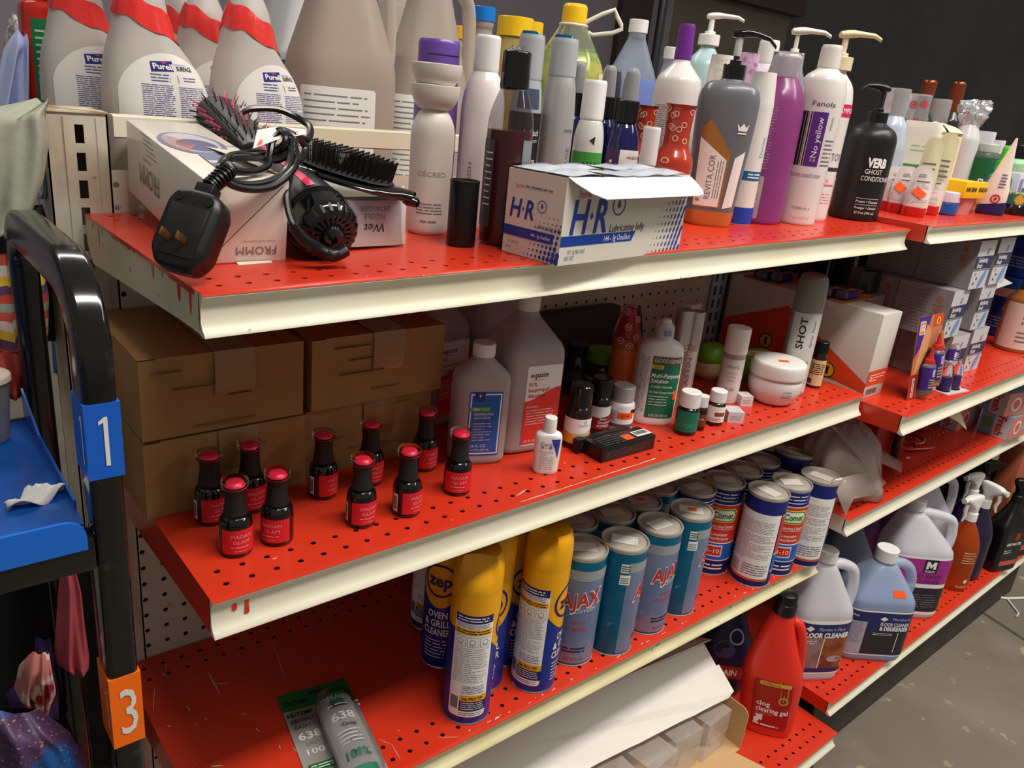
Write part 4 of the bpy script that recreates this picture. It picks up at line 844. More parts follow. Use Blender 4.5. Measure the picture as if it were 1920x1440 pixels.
# scratches and paint chips on the third shelf deck
CH = mat('bare_paint_chip', (206, 190, 170), .6); mb = MB(); rd = random.Random(11)
def chip(a, b, w_, s='C'):
    p, q = onsh(s, *a), onsh(s, *b); d = (q-p); n = V((-d.y, d.x, 0)).normalized()*w_; up_ = V((0, 0, .0004)); mb.add([p-n*.4+up_, p+(q-p)*.4-n+up_, q+up_, p+(q-p)*.6+n+up_, p+n*.3+up_], [(0, 1, 2, 3, 4)], CH)
for a, b, w_ in (((391, 1262), (415, 1308), .0009), ((400, 1283), (432, 1281), .0007), ((290, 1290), (287, 1340), .0005), ((350, 1323), (357, 1334), .0009), ((314, 1360), (320, 1364), .001), ((303, 1263), (312, 1267), .0012), ((480, 1366), (487, 1373), .0009), ((452, 1339), (462, 1341), .0007), ((395, 1437), (420, 1436), .0012), ((510, 1200), (542, 1295), .0004), ((384, 1346), (389, 1352), .0006), ((712, 1387), (735, 1397), .0004), ((735, 1397), (752, 1427), .0004), ((820, 1383), (868, 1382), .0004), ((550, 1403), (560, 1412), .0006), ((310, 1244), (313, 1258), .0005), ((523, 1397), (526, 1405), .0006)): chip(a, b, w_)
for k in range(34):
    x = .30+rd.random()*.86; y = .001+rd.random()*.004; ln = .002+rd.random()*.009; z = sz('C', x)+.0005; mb.add([(x, y, z), (x+ln, y+.0006, z), (x+ln*.8, y+.0018*rd.random()+.001, z), (x+ln*.3, y+.0014, z)], [(0, 1, 2, 3)], CH)
mb.build('paint_chip', sC)['kind'] = 'stuff'
mb = MB(); rd = random.Random(4); x = .375
while x < .62:
    ln = .006+rd.random()*.012; y = .0005+.004*max(0, (x-.42))*2; z = sz('B', x)+.0006; w_ = .0006+rd.random()*.0012; mb.add([(x, y, z), (x+ln, y+rd.random()*.001, z), (x+ln, y+w_+.0008, z), (x, y+w_, z)], [(0, 1, 2, 3)], CH); x += ln*.9
chip((968, 930), (990, 917), .0012, 'B'); mb.build('paint_chip', sB)['kind'] = 'stuff'
# ---------------------------------------------------------------- shelf A: hair tools and bottles
def gbot(name, label, cat, pos, R, H, pts, m, cap=None, labf=None, d=0, dep=1, e=2, r=.006, seg=40, rot=None, capname='cap'):
    x, y, z = pos; root = thing(name, label, cat, (x, y, z), R_(face(x, y)+d), rot=rot)
    b = pbody(root, 'bottle', prof(R, H, pts, dep=dep, e=e, r=r), m, seg=seg)
    if cap: pbody(root, capname, prof(R, H, cap[0], r=.0025), cap[1], seg=28)
    if labf:
        mb = MB(); labf(mb, b.map(H*.4), R, H)
        if mb.v: mb.build('label', root)
    return root
def pump(root, x0, z, R, m, L=.045, col=None, rz=0, h=.05, arc=0):
    """dispenser pump: collar, stem and spout"""
    col = col or m
    mb = MB(); ridged(mb, R, z, z+.020, col); mb.build('collar', root)
    mb = MB(); mb.T = Matrix.Rotation(R_(rz), 4, 'Z'); bb = Body(rnd([(z+.019, R*.5, R*.5, 2), (z+.026, R*.5, R*.5, 2), (z+.026, R*.26, R*.26, 2), (z+h, R*.26, R*.26, 2)], .001), 20); bb.mesh(mb, m); mb.build('stem', root)
    mb = MB(); mb.T = Matrix.Translation((0, 0, z+h-.002)) @ Matrix.Rotation(R_(rz), 4, 'Z'); rings = []
    for t, hw, hh, dz in ((-.012, .003, .002, .005), (-.010, .0085, .005, .005), (.0, .010, .0065, .006), (.010, .0085, .006, .0075), (.022, .0062, .0045, .008-arc*.1), (L*.8, .0050, .0036, .0072-arc*.5), (L, .0042, .003, .002-arc)):
        rings.append([V((t, hw*math.cos(a), dz+hh*math.sin(a))) for a in [2*math.pi*k/16 for k in range(16)]])
    mb.loft(rings, m); mb.build('spout', root)
# hair tool carton
def haircarton():
    a = onsh('A', 378, 497); root = thing('hair_tool_carton', 'white hair tool carton with pictured brush, under the black corded hot air brush', 'box', (.034, .088, 1.1326), rot=(R_(6), 0, R_(-2)))
    wd, dp, h = .078, .258, .078; mb = MB(); mb.box(0, wd, 0, dp, 0, h, mat('white_gloss_card', (226, 216, 202), .3, coat=.15)); mb.build('carton_body', root, bevel=.0022)
    f1 = fl((-.0003, dp, 0), (0, -1, 0), (0, 0, 1)); mb = MB(); GI = pr((120, 112, 106))
    g = lambda u, v, o=0: f1(.088-u, .034-v, o)          # carton lies upside down
    mb.text(g, 'FROMM', 0, 0, .021, GI, w=.070, off=.0004); mb.text(g, 'INTUITION', .006, -.018, .003, GI, w=.03, off=.0004)
    for k in range(5): mb.lines(g, -.03+.006*k, .012+.003*k, -.026-.0045*k, -.023-.0045*k, 1, GI, .0004, th=.3, seed=k)
    mb.build('side_print', root)
    f2 = fl((0, -.0003, 0), (1, 0, 0), (0, 0, 1)); g2 = lambda u, v, o=0: f2(wd*.62-u, .012-v, o); mb = MB(); mb.text(g2, 'FROMM', 0, 0, .008, GI, w=.038, off=.0002); mb.lines(g2, -.018, .018, -.010, -.0085, 1, GI, .0002, th=.3); mb.build('end_print', root)
    f3 = fl((0, 0, h+.0003), (1, 0, 0), (0, 1, 0)); mb = MB(); BL = mat('printed_brush_blue', (116, 120, 150), .35); mb.disc(f3, wd*.45, dp*.56, .031, BL, .0002, ry=.052, n=28); mb.disc(f3, wd*.45, dp*.57, .026, mat('printed_brush_pale', (190, 186, 190), .35), .0003, ry=.045, n=28)
    mb.disc(f3, wd*.47, dp*.52, .019, mat('printed_bristle_navy', (84, 88, 124), .4), .0004, ry=.028)
    for k in range(16): a = -.9+k*.12; mb.shape(f3, [(wd*.47, dp*.53), (wd*.47-.030*math.cos(a), dp*.53-.044*math.sin(a)+.006), (wd*.47-.029*math.cos(a+.05), dp*.53-.044*math.sin(a+.05)+.006)], pr((196, 128, 112)), .0005)
    mb.shape(f3, [(wd*.32, dp*.36), (wd*.60, dp*.36), (wd*.66, .012), (wd*.30, .012)], BL, .0004); mb.patch(f3, wd*.32, wd*.62, dp*.22, dp*.26, pr((200, 196, 200)), .0006); mb.build('top_picture', root)
    mb = MB(); mb.add([f3(wd*.55, dp*.50, .0005), f3(wd*.93, dp*.42, .0005), f3(wd*.97, .012, .0006), f3(wd*.66, dp*.2, .006)], [(0, 1, 2, 3)], mat('white_gloss_card', (226, 216, 202), .3)); mb.build('torn_flap', root, smooth=0)
    mb = MB(); mb.patch(f3, wd*.66, wd*.84, dp*.30, dp*.345, ORANGE, .0022); mb.build('price_sticker', root)
    mb = MB(); mb.poly([(wd*.38, -.0008, .0015), (wd*.80, -.0008, .0015), (wd*.80, -.010, -.0002), (wd*.78, -.013, -.0006), (wd*.42, -.013, -.0006), (wd*.38, -.009, 0)], mat('white_gloss_card', (226, 216, 202), .3), (0, 0, .0006)); mb.build('locking_tab', root, smooth=0)
    mb = MB(); mb.tube([f2(wd*.20, .016, .0003), f2(wd*.92, h-.006, .0003)], .0003, pr((90, 70, 62)), 4); mb.build('flap_edge', root)
haircarton()
# hot air brush with coiled cord and mains plug
def airbrush():
    E0 = ony(613, 432, .075); D = ony(428, 232, .33)-E0; L = D.length; dn = D.normalized()
    root = thing('hot_air_brush', 'black corded hot air brush with pink trim, its cord coiled on the white carton', 'hair brush', tuple(E0)); up_ = V((0, 0, 1)); rx = dn.cross(up_).normalized(); uy = rx.cross(dn).normalized()
    M = Matrix(((rx.x, uy.x, dn.x, 0), (rx.y, uy.y, dn.y, 0), (rx.z, uy.z, dn.z, 0), (0, 0, 0, 1)))
    def lp(secs, m, name, seg=40, **k): b = Body(secs, seg); mb = MB(); mb.T = M; b.mesh(mb, m, **k); mb.build(name, root, smooth=50); return b
    lp(rnd([(-.010, .012, .012, 2), (-.012, .024, .024, 2), (-.004, .0315, .0315, 2), (.016, .0335, .0335, 2)], .004, 5), GLOSSB, 'end_cap')
    for k in range(3): lp([(.016+k*.004, .0325, .0325, 2), (.0175+k*.004, .0345, .0345, 2), (.019+k*.004, .0325, .0325, 2)], GLOSSB, 'grip_ring')
    hb = lp(rnd([(.027, .0335, .0335, 2), (.05, .033, .033, 2), (.11, .024, .024, 2), (.155, .019, .019, 2), (.165, .0185, .0185, 2)], .02, 6), mat('soft_black', (24, 22, 25), .42), 'handle')
    mb = MB(); mb.T = M
    fnb = lambda ph0: (lambda u, v, off=0: hb.pt(ph0+u/.03, v, off+.0006))
    PK = mat('pink_trim', (214, 44, 92), .3); mb.patch(fnb(R_(96)), 0, .0075, .03, .16, PK, 0, nu=3, nv=14); mb.patch(fnb(R_(180)), -.010, .0, .10, .165, PK, 0, nu=3, nv=8); mb.build('pink_trim', root)
    mb = MB(); mb.T = M                                            # radial vents round the intake
    for k in range(22):
        a = 2*math.pi*k/22; c, s_ = math.cos(a), math.sin(a); n_ = V((-s_, c, 0))*.0012
        p0 = V((c*.013, s_*.013, -.0132)); p1 = V((c*.0265, s_*.0265, -.0108)); p2 = V((c*.0315, s_*.0315, -.004)); mb.add([p0-n_, p0+n_, p1+n_*1.3, p1-n_*1.3, p2+n_, p2-n_], [(0, 1, 2, 3), (3, 2, 4, 5)], mat('soft_black', (24, 22, 25), .42))
    mb.build('air_vent', root)
    lp(rnd([(-.026, .008, .008, 2), (-.018, .0105, .0105, 2), (-.011, .0125, .0125, 2)], .003), GLOSSB, 'cord_boss', seg=24)
    lp(rnd([(.165, .019, .019, 2), (.170, .024, .019, 2.2), (.30, .026, .020, 2.2), (.31, .020, .014, 2.2), (.313, .01, .008, 2)], .004), BLACK, 'barrel')
    rd = random.Random(2); mb = MB(); mb.T = M
    for row in range(14):
        for k in range(11):
            z = .182+k*.0115; a = 2*math.pi*row/14+.1*(k % 2); R0 = .025; p = V((math.cos(a)*R0, math.sin(a)*.0195, z)); q = p+V((math.cos(a), math.sin(a), .5+rd.random()*.3))*.0085
            mb.tube([p*1.0, q], [.0011, .0004], PK if row % 3 == 0 and k > 3 else BLACK, 5)
            if row % 2 == 0: mb.tube([q, q+(q-p)*.18], .0007, PK, 5)
    o = mb.build('bristles', root, smooth=0); o['kind'] = 'stuff'
    # mains cord, plug
    I = Matrix.Translation(-E0); CBL_ = mat('black_cord', (16, 15, 16), .28, coat=.2)
    def path(L_): return [I @ ony(px, py, y) for px, py, y in L_]
    def smooth(ps, k=6):
        out = []
        for i in range(len(ps)-1):
            p0, p1, p2, p3 = ps[max(i-1, 0)], ps[i], ps[i+1], ps[min(i+2, len(ps)-1)]
            for j in range(k): t = j/k; out.append(.5*((2*p1)+(p2-p0)*t+(2*p0-5*p1+4*p2-p3)*t*t+(3*p1-p0-3*p2+p3)*t**3))
        return out+[ps[-1]]
    cs = path([(648, 468, .040), (625, 478, .040), (596, 466, .042), (570, 447, .050), (552, 425, .06), (541, 395, .07), (538, 360, .08), (545, 325, .09), (552, 290, .10), (548, 262, .11), (530, 250, .12), (512, 262, .11), (505, 290, .10), (500, 312, .09), (470, 322, .08), (436, 318, .075), (424, 302, .08), (440, 290, .10), (480, 292, .11), (520, 282, .11), (542, 262, .11), (545, 290, .095), (535, 322, .08), (500, 342, .07), (455, 346, .066), (422, 332, .066), (412, 312, .075), (430, 294, .10), (470, 286, .12), (515, 288, .12), (546, 270, .12), (556, 290, .10), (548, 320, .08), (510, 350, .066), (460, 354, .06), (425, 340, .06), (428, 318, .066)])
    mb = MB(); mb.tube(smooth(cs), .0034, CBL_, 8); mb.build('cord', root)
    for pts in ([(545, 246, .13), (575, 262, .14), (582, 240, .16), (560, 222, .18), (520, 205, .19), (470, 204, .19), (452, 212, .19)], [(550, 250, .125), (572, 275, .13), (562, 300, .12), (548, 285, .12), (555, 252, .125)], [(416, 318, .068), (432, 298, .09), (482, 296, .10), (520, 300, .10), (548, 282, .10), (552, 255, .12), (530, 244, .125)]):
        mb = MB(); mb.tube(smooth(path(pts)), .0034, CBL_, 8); mb.build('cord_loop', root)
    mb = MB(); mb.tube([ (path([(520, 268, .118)])[0]+V((math.cos(a)*.004, math.sin(a)*.016, math.cos(a*1)*.012))) for a in [2*math.pi*k/18 for k in range(18)]], .003, BLACK, 8, True); mb.build('cord_tie', root)
    ps = smooth(path([(548, 420, .062), (566, 445, .052), (596, 466, .042), (625, 478, .040), (650, 466, .038)]), 12); mb = MB()
    for i in range(4, len(ps)-2, 1):
        a, b_ = ps[i], ps[i+1]; t = (b_-a).normalized(); x = t.cross(V((0, 0, 1))).normalized(); y = x.cross(t); mb.tube([a+(x*math.cos(q)+y*math.sin(q))*(.0042+.0018*i/len(ps)) for q in [2*math.pi*k/12 for k in range(12)]], .0011, BLACK, 6, True)
    mb.build('strain_relief', root)
    mb = MB(); mb.tube(ps, [.0038+.0018*i/len(ps) for i in range(len(ps))], BLACK, 10); mb.build('relief_core', root)
    # tag
    mb = MB(); q = path([(474, 279, .095), (482, 244, .12), (520, 238, .13), (571, 243, .13), (573, 252, .12), (520, 262, .105)]); c0 = sum(q, V())/6
    mb.add([*q]+[p+V((.0004, -.0006, .0004)) for p in q], [(0, 1, 5), (1, 2, 5), (2, 3, 4), (2, 4, 5), (6, 11, 7), (7, 11, 8), (8, 10, 9), (8, 11, 10)], mat('tag_white', (222, 214, 208), .5)); mb.build('warning_tag', root, smooth=0)
    nrm = (q[1]-q[0]).cross(q[5]-q[0]).normalized(); nrm = -nrm if nrm.y > 0 else nrm; ex = (q[4]-q[0]); ey = (q[1]-q[0]).normalized(); ft = lambda u, v, off=0: q[0]+ex*u+ey*v+nrm*(.0015+off)
    mb = MB(); mb.add([ft(.06, .001), ft(.30, .001), ft(.30, .010), ft(.10, .010)], [(0, 1, 2, 3)], pr((232, 96, 72)))
    for k in range(4): mb.add([ft(.36, .002+.0025*k), ft(.85-.1*(k % 2), .002+.0025*k), ft(.85-.1*(k % 2), .003+.0025*k), ft(.36, .003+.0025*k)], [(0, 1, 2, 3)], pr((150, 80, 70)))
    mb.build('tag_print', root, smooth=0)
    # plug
    pc = ony(360, 437, .034); z_ax = (ony(398, 368, .040)-ony(345, 505, .022)).normalized(); nf = V((-.72, -.62, .1)); nf = (nf-z_ax*nf.dot(z_ax)).normalized(); xs = z_ax.cross(nf).normalized()
    P = Matrix(((xs.x, nf.x, z_ax.x, pc.x-E0.x), (xs.y, nf.y, z_ax.y, pc.y-E0.y), (xs.z, nf.z, z_ax.z, pc.z-E0.z), (0, 0, 0, 1)))
    PB = mat('plug_black', (20, 19, 20), .38)
    mb = MB(); mb.T = P; bb = Body(rnd([(-.034, .013, .011, 4), (-.032, .017, .0135, 5), (-.020, .0235, .015, 6), (.020, .0235, .015, 6), (.030, .019, .0145, 5), (.033, .012, .011, 4)], .004, 4), 40); bb.mesh(mb, PB); mb.build('plug_housing', root, smooth=50)
    mb = MB(); mb.T = P; mb.box(-.0165, .0165, .0145, .0162, -.026, .017, PB); mb.build('plug_face', root, bevel=.0012)
    for sx, sz_ in ((-.013, .0235), (.013, .0235)):
        mb = MB(); mb.T = P; mb.tube([(sx, .008, sz_), (sx, .0158, sz_)], .0038, mat('screw_hole', (3, 3, 3), .8), 14); mb.build('screw_recess', root)
    BR = mat('brass_prong', (150, 106, 62), .3, metal=.8)
    for sx in (-.007, .0065):
        mb = MB(); mb.T = P; mb.box(sx-.0008, sx+.0008, .016, .031, -.016, -.0095, BR); mb.build('prong', root, bevel=.0006)
    mb = MB(); mb.T = P; mb.box(-.008, .008, -.007, .008, .031, .042, PB); mb.build('cord_collar', root, bevel=.0015)
    mb = MB(); mb.T = P
    s0 = P @ V((0, 0, .042)); s1 = path([(428, 318, .066)])[0]; mid = (s0+s1)/2+V((.003, -.004, .004)); mb.T = None; cc = smooth([s0, mid, s1], 12)
    mb.tube(cc, .0045, BLACK, 10)
    for i in range(1, len(cc)-2, 2):
        a, b_ = cc[i], cc[i+1]; t = (b_-a).normalized(); x = t.cross(V((0, 1, 0))).normalized(); y = x.cross(t); mb.tube([a+(x*math.cos(q_)+y*math.sin(q_))*.0066 for q_ in [2*math.pi*k/14 for k in range(14)]], .0013, BLACK, 6, True)
    mb.build('plug_strain_relief', root)
airbrush()
# detangler carton in plastic wrap, paddle brush lying on it
def detangler():
    a = onsh('A', 655, 463); b_ = onsh('A', 764, 462); rz = R_(2); wd = .102; root = thing('brush_carton', 'white and blue boxed paddle brush in crinkled plastic, under the loose paddle brush', 'box', (b_.x-wd-.001, b_.y, b_.z), rz); h = .050; dp = .20
    mb = MB(); mb.box(0, wd, 0, dp, .002, h, mat('detangler_white', (206, 204, 206), .3)); mb.patch(fl((0, -.0002, 0), (1, 0, 0), (0, 0, 1)), 0, wd, .002, .013, mat('peach_edge', (214, 196, 186), .4), .0001); mb.build('carton_body', root, bevel=.002)
    f = fl((0, -.0004, 0), (1, 0, 0), (0, 0, 1)); g = lambda u, v, o=0: f(wd*.60-u, .034-v, o); mb = MB(); LB = pr((96, 158, 190)); mb.text(g, 'DETANGLER', 0, -.007, .0052, LB, w=.036, off=.0002); mb.text(g, 'PADDLE', 0, .001, .0052, LB, w=.025, off=.0002); mb.text(g, 'Wet', 0, .013, .009, INK, w=.026, off=.0002, shear=.2); mb.build('end_print', root)
    fw = Body([(0, wd/2+.004, .105, 8, wd/2, .10), (.002, wd/2+.005, .106, 8, wd/2, .10), (h-.004, wd/2+.003, .104, 7, wd/2, .10), (h+.003, wd/2, .10, 6, wd/2, .10)], 60); mb = MB(); fw.mesh(mb, CLEAR, cap0=False)
    rd = random.Random(9); mb.v = [(x+(rd.random()-.5)*.0014, y+(rd.random()-.5)*.0014, z+(rd.random()-.5)*.001) for x, y, z in mb.v]; mb.build('plastic_wrap', root)
    return root, b_.z+h
dr, dz = detangler()
def paddle():
    z0 = dz+.010; tip = ony(788, 380, .085); c = onz(668, 325, z0+.014); root = thing('paddle_brush', 'glossy black paddle hair brush with ball tipped bristles, lying on the wrapped carton', 'hair brush', (c.x, c.y, z0)); ax = (tip-c); ax.z = 0; L = ax.length; rz = math.atan2(ax.y, ax.x); tl = math.atan2(tip.z-(z0+.012), L)
    M = Matrix.Rotation(rz, 4, 'Z') @ Matrix.Rotation(-tl*.6, 4, 'Y')
    def ring(x, w_, h, zc): return [V((x, w_*math.cos(a), zc+h*math.sin(a))) for a in [2*math.pi*k/24 for k in range(24)]]
    mb = MB(); mb.T = M; mb.loft([ring(x, w_, h, zc) for x, w_, h, zc in ((-.072, .004, .002, .006), (-.068, .018, .005, .006), (-.050, .032, .006, .006), (-.01, .037, .0065, .006), (.025, .034, .0065, .006), (.042, .024, .0065, .006), (.052, .012, .0065, .006), (.062, .0085, .0065, .006), (L*.75, .0085, .007, .005), (L-.012, .010, .007, .003), (L-.002, .007, .005, .002), (L, .002, .002, .002))], GLOSSB); mb.build('paddle_and_handle', root)
    mb = MB(); mb.T = M; mb.loft([ring(x, w_, .002, .0125) for x, w_ in ((-.060, .004), (-.054, .018), (-.035, .028), (-.005, .031), (.022, .027), (.034, .016), (.038, .004))], mat('rubber_pad', (30, 28, 29), .6)); mb.build('cushion_pad', root)
    mb = MB(); mb.T = M
    for i in range(17):
        for j in range(11):
            x = -.056+i*.0056; y = -.026+j*.0052; k = ((x+.01)/.048)**2+(y/.029)**2
            if k < 1: mb.tube([(x, y, .013), (x+x*.06, y*1.08, .034)], [.0007, .0005], BLACK, 4); mb.tube([(x+x*.06, y*1.08, .0335), (x+x*.06, y*1.08, .0352)], [.0009, .0007], BLACK, 5)
    o = mb.build('bristles', root, smooth=0); o['kind'] = 'stuff'
paddle()
# stacked bowl capped white bottle
def topz(x, y, z, py):
    lo, hi = 0, 1
    for _ in range(40):
        m = (lo+hi)/2
        if proj((x, y, z+m))[1] > py: lo = m
        else: hi = m
    return lo
def lecred():
    x, y, z, R, H = spot('A', 800, 443, 80, 115); W3 = mat('satin_white', (214, 206, 196), .42); hb = topz(x, y, z, 204); h1 = topz(x, y, z, 160)
    root = thing('shampoo_bottle', 'white satin bottle crowned by two stacked hemispherical caps', 'bottle', (x, y, z), R_(face(x, y)+2)); R = .0255
    b = pbody(root, 'bottle', rnd([(0, R*.82, R*.82, 2), (.004, R*.96, R*.96, 2), (hb*.86, R, R, 2), (hb*.965, R*.72, R*.72, 2), (hb, R*.5, R*.5, 2)], .012, 6), W3, seg=48)
    for za, zb_, k in ((hb-.002, h1-.001, 1.1), (h1-.003, H-.004, 1.12)):
        hh = zb_-za; secs = [(za+hh*(1-math.cos(t)), R*k*(.40+.60*math.sin(t)), R*k*(.40+.60*math.sin(t)), 2) for t in [math.pi/2*q/10 for q in range(11)]]+[(zb_+.001, R*k, R*k, 2), (zb_+.0016, R*k*.97, R*k*.97, 2)]; pbody(root, 'bowl_cap', secs, W3, seg=48)
    fn = b.map(hb*.4); mb = MB(); mb.text(fn, 'CÉCRED', .001, hb*.50, .0052, mat('embossed_white', (170, 160, 150), .3), w=.034, off=.0003, bold=.01); mb.lines(fn, -.016, .017, hb*.17, hb*.27, 4, GREYINK, .0003, th=.35); mb.lines(fn, -.010, .012, hb*.10, hb*.13, 1, GREYINK, .0003, th=.5); mb.build('label', root)
    mb = MB(); mb.disc(fl((0, 0, H-.0022), (1, 0, 0), (0, 1, 0)), .006, -.006, .009, pr((222, 96, 80)), .0012); mb.build('price_sticker', root)
lecred()
x, y, z, R, H = spot('A', 863, 465, 54, 337); root = thing('canister', 'short plain black canister at the foot of the dark red bottle', 'canister', (x, y, z), 0); b = pbody(root, 'canister_body', cyl(R, 0, H*.97, .001), mat('dull_black', (12, 12, 14), .32)); pbody(root, 'lid', rnd([(H*.96, R*1.02, R*1.02, 2), (H, R*1.02, R*1.02, 2), (H, R*.9, R*.9, 2), (H-.002, R*.88, R*.88, 2)], .0006), mat('dull_black', (12, 12, 14), .32))
def maroon():
    x, y, z, R, H = spot('A', 932, 465, 88, 88); R = .0262; H = .212; x += .004
    root = thing('shampoo_bottle', 'clear bottle of dark red liquid with a black cap, left of the lettered carton', 'bottle', (x, y, z), R_(face(x, y)+2))
    P_ = [(.92, 0), (1, .02), (1, .62), (.90, .70), (.62, .79), (.56, .81)]
    b = pbody(root, 'bottle', prof(R, H, P_, r=.02, k=6), mat('smoky_clear', (44, 34, 36), .06, alpha=.42, coat=.8), seg=44); b2 = Body(prof(R*.97, H, P_, r=.02, k=6), 44); mb = MB(); b2.mesh(mb, mat('dark_red_liquid', (92, 8, 8), .2), H*.012, H*.60); mb.build('liquid', root)
    pbody(root, 'cap', prof(R, H, [(.58, .80), (.62, .81), (.60, .985), (.5, .99)], r=.002), GLOSSB)
    fn = b.map(H*.3); mb = MB(); mb.patch(fn, -.040, -.017, H*.10, H*.55, mat('grey_label', (70, 70, 72), .4)); mb.lines(fn, -.030, -.018, H*.2, H*.5, 9, WINK, .0006, th=.2); mb.patch(fn, .016, .034, H*.3, H*.56, mat('silver_label', (120, 122, 124), .3)); mb.build('label', root)
    mb = MB(); rd = random.Random(3); mb.T = Matrix.Translation((0, 0, H*.985)); 
    for k in range(3): mb.tube([(-.008+.006*k, 0, 0), (-.006+.006*k, .001, .005), (-.003+.006*k, 0, .0)], .0022, CLEAR, 6)
    mb.build('plastic_wrap', root)
maroon()
SAT = mat('pearl_white', (222, 214, 210), .3, coat=.2)
p = spoty('A', 828, 75, .225, 72)
gbot('conditioner_tube', 'purple flip capped bottle rising behind the stacked bowl cap', 'bottle', (p[0], p[1], p[2]), .027, p[4], [(.9, 0), (1, .02), (.98, .72), (.92, .735)], mat('mauve_plastic', (120, 84, 150), .35), ([(.88, .73), (.92, .74), (.92, .985), (.85, 1)], mat('purple_cap', (104, 72, 158), .3)), lambda mb, fn, R, H: (mb.text(fn, 'MERGE', .004, H*.55, .007, INK, w=.028), mb.text(fn, 'Style', .004, H*.49, .008, pr((150, 40, 110)), w=.026, shear=.3), mb.patch(fn, -R*.9, R*.9, H*.92, H*.925, INK, .0004)), 20)
p = spoty('A', 915, 66, .19, 70)
gbot('hair_bottle', 'tall pearly white bottle in shrink film left of the dark red one', 'bottle', (p[0], p[1], p[2]), .0265, p[4], [(.92, 0), (1, .02), (1, .66), (.85, .76), (.56, .82)], SAT, ([(.56, .82), (.58, .83), (.57, .99), (.5, 1)], pl((226, 222, 220), .3)), lambda mb, fn, R, H: (mb.text(fn, 'NOURISH', -.013, H*.25, .005, GREYINK, w=.05, rot=90), mb.patch(fn, -R*1.5, -R*1.1, H*.35, H*.72, pr((200, 180, 214)))), 5, r=.012)
# curly black, silver bottles with blue-rimmed disc caps
def disccap(root, R, z, H, m=None):
    m = m or pl((168, 170, 174), .3); pbody(root, 'cap', rnd([(z, R*.80, R*.80, 2), (z+.002, R*.84, R*.84, 2), (H*.965, R*.80, R*.80, 2), (H*.985, R*.74, R*.74, 2)], .002), m)
    mb = MB(); rings = [[V((R*k*math.cos(a), R*k*math.sin(a), H*zz-R*.35*(math.cos(a) > .2)*(math.cos(a)-.2))) for a in [2*math.pi*q/24 for q in range(24)]] for k, zz in ((.72, .982), (.66, 1.0), (.2, .99))]; mb.loft(rings, mat('metallic_blue_cap', (30, 110, 150), .15, metal=.6)); mb.build('cap_insert', root)
p = spoty('A', 1006, 60, .20, 44); root = gbot('conditioner_bottle', 'grey bottle with black lower half and blue topped cap behind the dark red bottle', 'bottle', p[:3], .0205, p[4], [(.92, 0), (1, .02), (1, .62), (.93, .70), (.80, .76)], pl((164, 168, 174), .3), None, lambda mb, fn, R, H: (mb.patch(fn, -R*2.6, R*2.6, .01, H*.60, mat('label_black', (22, 22, 24), .4), .0003), mb.text(fn, 'curly black', .004, H*.50, .008, WINK, w=.034, shear=.2, off=.0007), mb.text(fn, 'IS BEAUTY', .008, H*.455, .0035, WINK, w=.022, off=.0007), *[mb.text(fn, s_, .004, H*(.355-.045*k), .0052, WINK, w=w_, off=.0007) for k, (s_, w_) in enumerate((('nourishing', .027), ('leave-in', .019), ('conditioner', .028)))], mb.lines(fn, -.008, .016, H*.2, H*.245, 2, WINK, .0006), mb.patch(fn, -R*.7, R*.8, H*.62, H*.72, pr((64, 72, 92)), .0005)), 8); disccap(root, .0205, p[4]*.76, p[4])
p = spoty('A', 1057, 66, .19, 44); root = gbot('conditioner_bottle', 'matt silver bottle with a blue topped cap, left of the white flip cap bottle', 'bottle', p[:3], .0225, p[4], [(.92, 0), (1, .02), (1, .60), (.90, .74), (.74, .80)], mat('matt_silver', (172, 170, 166), .4, metal=.35), None, lambda mb, fn, R, H: (mb.text(fn, 'MATRIX', .015, H*.52, .004, INK, w=.016), mb.text(fn, 'BIOLAGE', .016, H*.33, .006, GREYINK, w=.05, rot=90)), 12, r=.014); disccap(root, .0215, p[4]*.79, p[4])
def mist(label, px, py, y_, w_, d=0, lab=None, R=.021, ycap=.73, clearcap=True):
    p = spoty('A', px, py, y_, w_); H = p[4]; root = gbot('mist_bottle', label, 'bottle', p[:3], R, H, [(.92, 0), (1, .02), (1, .48), (.85, .60), (.55, .66), (.5, .68)], mat('cobalt_plastic', (16, 18, 74), .12, coat=.5), None, lab, d, r=.010)
    mb = MB(); ridged(mb, R*.66, H*.66, H*.80, BLACK, 30); mb.build('collar', root)
    mb = MB(); Body(rnd([(H*.80, R*.42, R*.42, 2), (H*.90, R*.40, R*.40, 2), (H*.975, R*.30, R*.30, 2), (H*.98, R*.2, R*.2, 2)], .002), 20).mesh(mb, mat('sprayer_grey', (60, 60, 64), .35)); mb.build('sprayer', root)
    if clearcap: mb = MB(); Body(rnd([(H*.80, R*.53, R*.53, 2), (H*.97, R*.46, R*.46, 2), (H*1.0, R*.32, R*.32, 2)], .003), 24).mesh(mb, CLEARW, cap0=False); mb.build('clear_cap', root)
    return root
mist('dark blue mist bottle deepest in, leftmost of the rear mist bottles', 1100, 116, .27, 20)
mist('dark blue mist bottle in the middle of the three rear mist bottles', 1137, 122, .245, 24)
mist('dark mist bottle with an uncovered black sprayer at the back', 1159, 126, .27, 18, clearcap=False)
